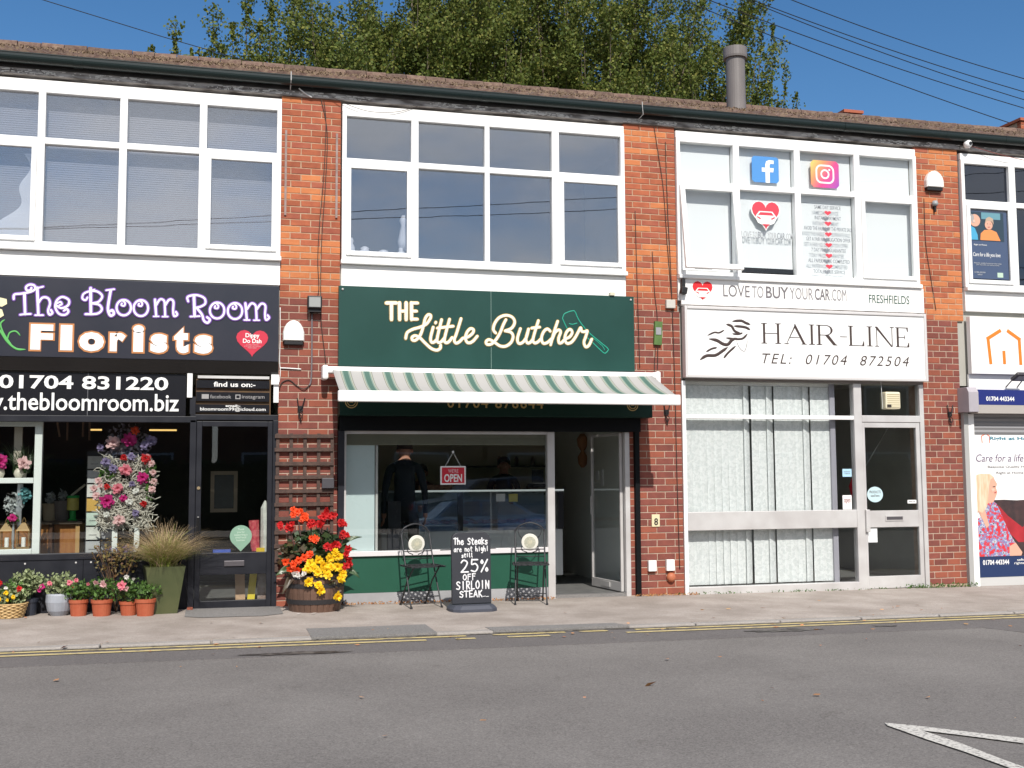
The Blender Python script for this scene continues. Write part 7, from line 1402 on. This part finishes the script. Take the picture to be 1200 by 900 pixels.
sprigs('thin drooping branches of a tree at the right end of the trees, beside the flue', 14.6, 17.5, 9.0, [(16.1, 15.9, 1.0), (16.5, 15.3, .7), (15.6, 15.9, 1.2), (16.9, 14.1, .8), (17.25, 13.2, .8), (16.3, 13.5, .9), (16.6, 12.9, .7), (15.3, 14.6, 1.3), (15.8, 13.2, 1.1)], 6, per=130, rad=.34)

# ------------------------------------------------------------------ houses on the far side of the road, seen only in reflections
hb = mat('opposite_red_brick', (.20, .075, .05), .9, col2=(.16, .06, .045), scale=20); hroof = mat('opposite_slate_roof', (.06, .055, .06), .8); wnd = mat('opposite_window', (.05, .055, .065), .15)
hp = None
def house(label, x):
    t = thing('opposite_house', label, 'house', (x, -27, 0)); MB().box(-4.2, 4.2, -4, 4, -.2, 5.2).build('wall', hb, t)
    MB().add([(-4.25, 4.4, 5.1), (4.25, 4.4, 5.1), (4.25, -4.4, 5.1), (-4.25, -4.4, 5.1), (-1.5, 0, 7.8), (1.5, 0, 7.8)], [(0, 1, 5, 4), (2, 3, 4, 5), (1, 2, 5), (3, 0, 4), (3, 2, 1, 0)]).build('roof', hroof, t)
    for xa in (-2.6, 2.2):
        for z0 in (.8, 3.2): 
            f_ = MB().frame(xa-.9, xa+.9, z0, z0+1.4, .07, 3.98, 4.06).build('window', white, t); MB().box(xa-.83, xa+.83, 4.0, 4.02, z0+.07, z0+1.33).build('pane', wnd, f_)
    d_ = MB().box(-.5, .5, 3.98, 4.06, -.1, 2.0).build('door', mat('opposite_door', (.02, .03, .08), .4), t); MB().lathe([(.03, 0), (.03, .05)], (.35, 4.08, 1), 8).build('handle', alu, d_)
for x_, w_ in ((-12.9, 'leftmost'), (-4.3, 'second from left'), (4.3, 'third from left'), (12.9, 'fourth from left'), (21.5, 'rightmost')): house('%s of the brick houses across the road' % w_, x_)
hedge = rng.uniform([-40, -20.8, 0], [45, -19.6, 1.9], (26000, 3)); tag(fast_mesh('hedge', leaf_verts(hedge, rng.uniform(.12, .22, 26000), up=.2, asp=.8), 4, leafd), 'clipped hedge across the road', 'hedge', kind='stuff')
tag(MB().box(-40, 45, -20.7, -19.7, -.2, 1.8).build('hedge_core', mat('hedge_core', (.02, .03, .012), 1)), 'dark inner mass of the clipped hedge across the road', 'hedge', kind='stuff')

# a parked car on the far side of the road, mirrored in the shop glass
def car(x, y):
    t = thing('parked_car', 'pale blue hatchback parked on the far side of the road, mirrored in the glass', 'car', (x, y, gz(x)-.03)); pb = mat('pale_blue_car_paint', (.16, .26, .42), .25, metal=.3, coat=.6)
    side = [(-2.05, .35), (-2.08, .62), (-2.0, .86), (-1.25, .98), (-.75, 1.40), (.75, 1.45), (1.45, 1.05), (2.0, .98), (2.08, .62), (2.05, .35)]
    b = MB(); secs = [(-.84, .93, .35), (-.86, 1, 0), (.86, 1, 0), (.84, .93, .35)]; vs = []
    for yy, k, _ in ((-.80, .97, 0), (-.86, 1, 0), (.86, 1, 0), (.80, .97, 0)): vs += [(px*k, yy*(1 if pz < 1.0 else .80), .35+(pz-.35)*k) for px, pz in side]
    n = len(side); b.add(vs, [tuple(range(n)), tuple(reversed(range(3*n, 4*n)))]+[(j*n+i, (j+1)*n+i, (j+1)*n+(i+1)%n, j*n+(i+1)%n) for j in range(3) for i in range(n)]); o_ = b.build('body', pb, t, bevel=.03)
    bm_ = bmesh.new(); bm_.from_mesh(o_.data); bmesh.ops.recalc_face_normals(bm_, faces=bm_.faces); bm_.to_mesh(o_.data); bm_.free()
    gm = mat('car_glass', (.03, .035, .04), .08)
    for s in (-1, 1):
        MB().prism([(-1.1, 1.02), (-.70, 1.35), (-.05, 1.38), (-.05, 1.02)], s*.80-.01, s*.80+.01).build('side_window', gm, t); MB().prism([(.0, 1.02), (.0, 1.38), (.72, 1.38), (1.25, 1.04)], s*.80-.01, s*.80+.01).build('side_window', gm, t)
        MB().box(-1.0, -.99, s*.865-.004, s*.865+.004, .4, 1.0).box(.0, .01, s*.865-.004, s*.865+.004, .4, 1.0).box(1.1, 1.11, s*.865-.004, s*.865+.004, .4, 1.0).build('door_seam', blackm, t)
        for xx in (-1.3, 1.3):
            w = MB().lathe([(.20, -.1), (.31, -.1), (.32, -.06), (.32, .06), (.31, .1), (.20, .1)], n=24).build('wheel', mat('tyre_rubber', (.02, .02, .02), .8), t, rot=(R(90), 0, 0), loc=(xx, s*.80, .32)); MB().lathe([(.04, -.11), (.20, -.09), (.20, .09), (.04, .11)], n=12).build('rim', alu, w)
        for xx, mm, nm in ((2.03, mat('headlight_glass', (.7, .7, .68), .15), 'headlight'), (-2.03, mat('tail_light_red', (.4, .01, .01), .2), 'tail_light')): MB().box(xx-.05, xx+.05, s*.62-.16, s*.62+.16, .66, .80).build(nm, mm, t, bevel=.02)
car(6.6, -13.0)
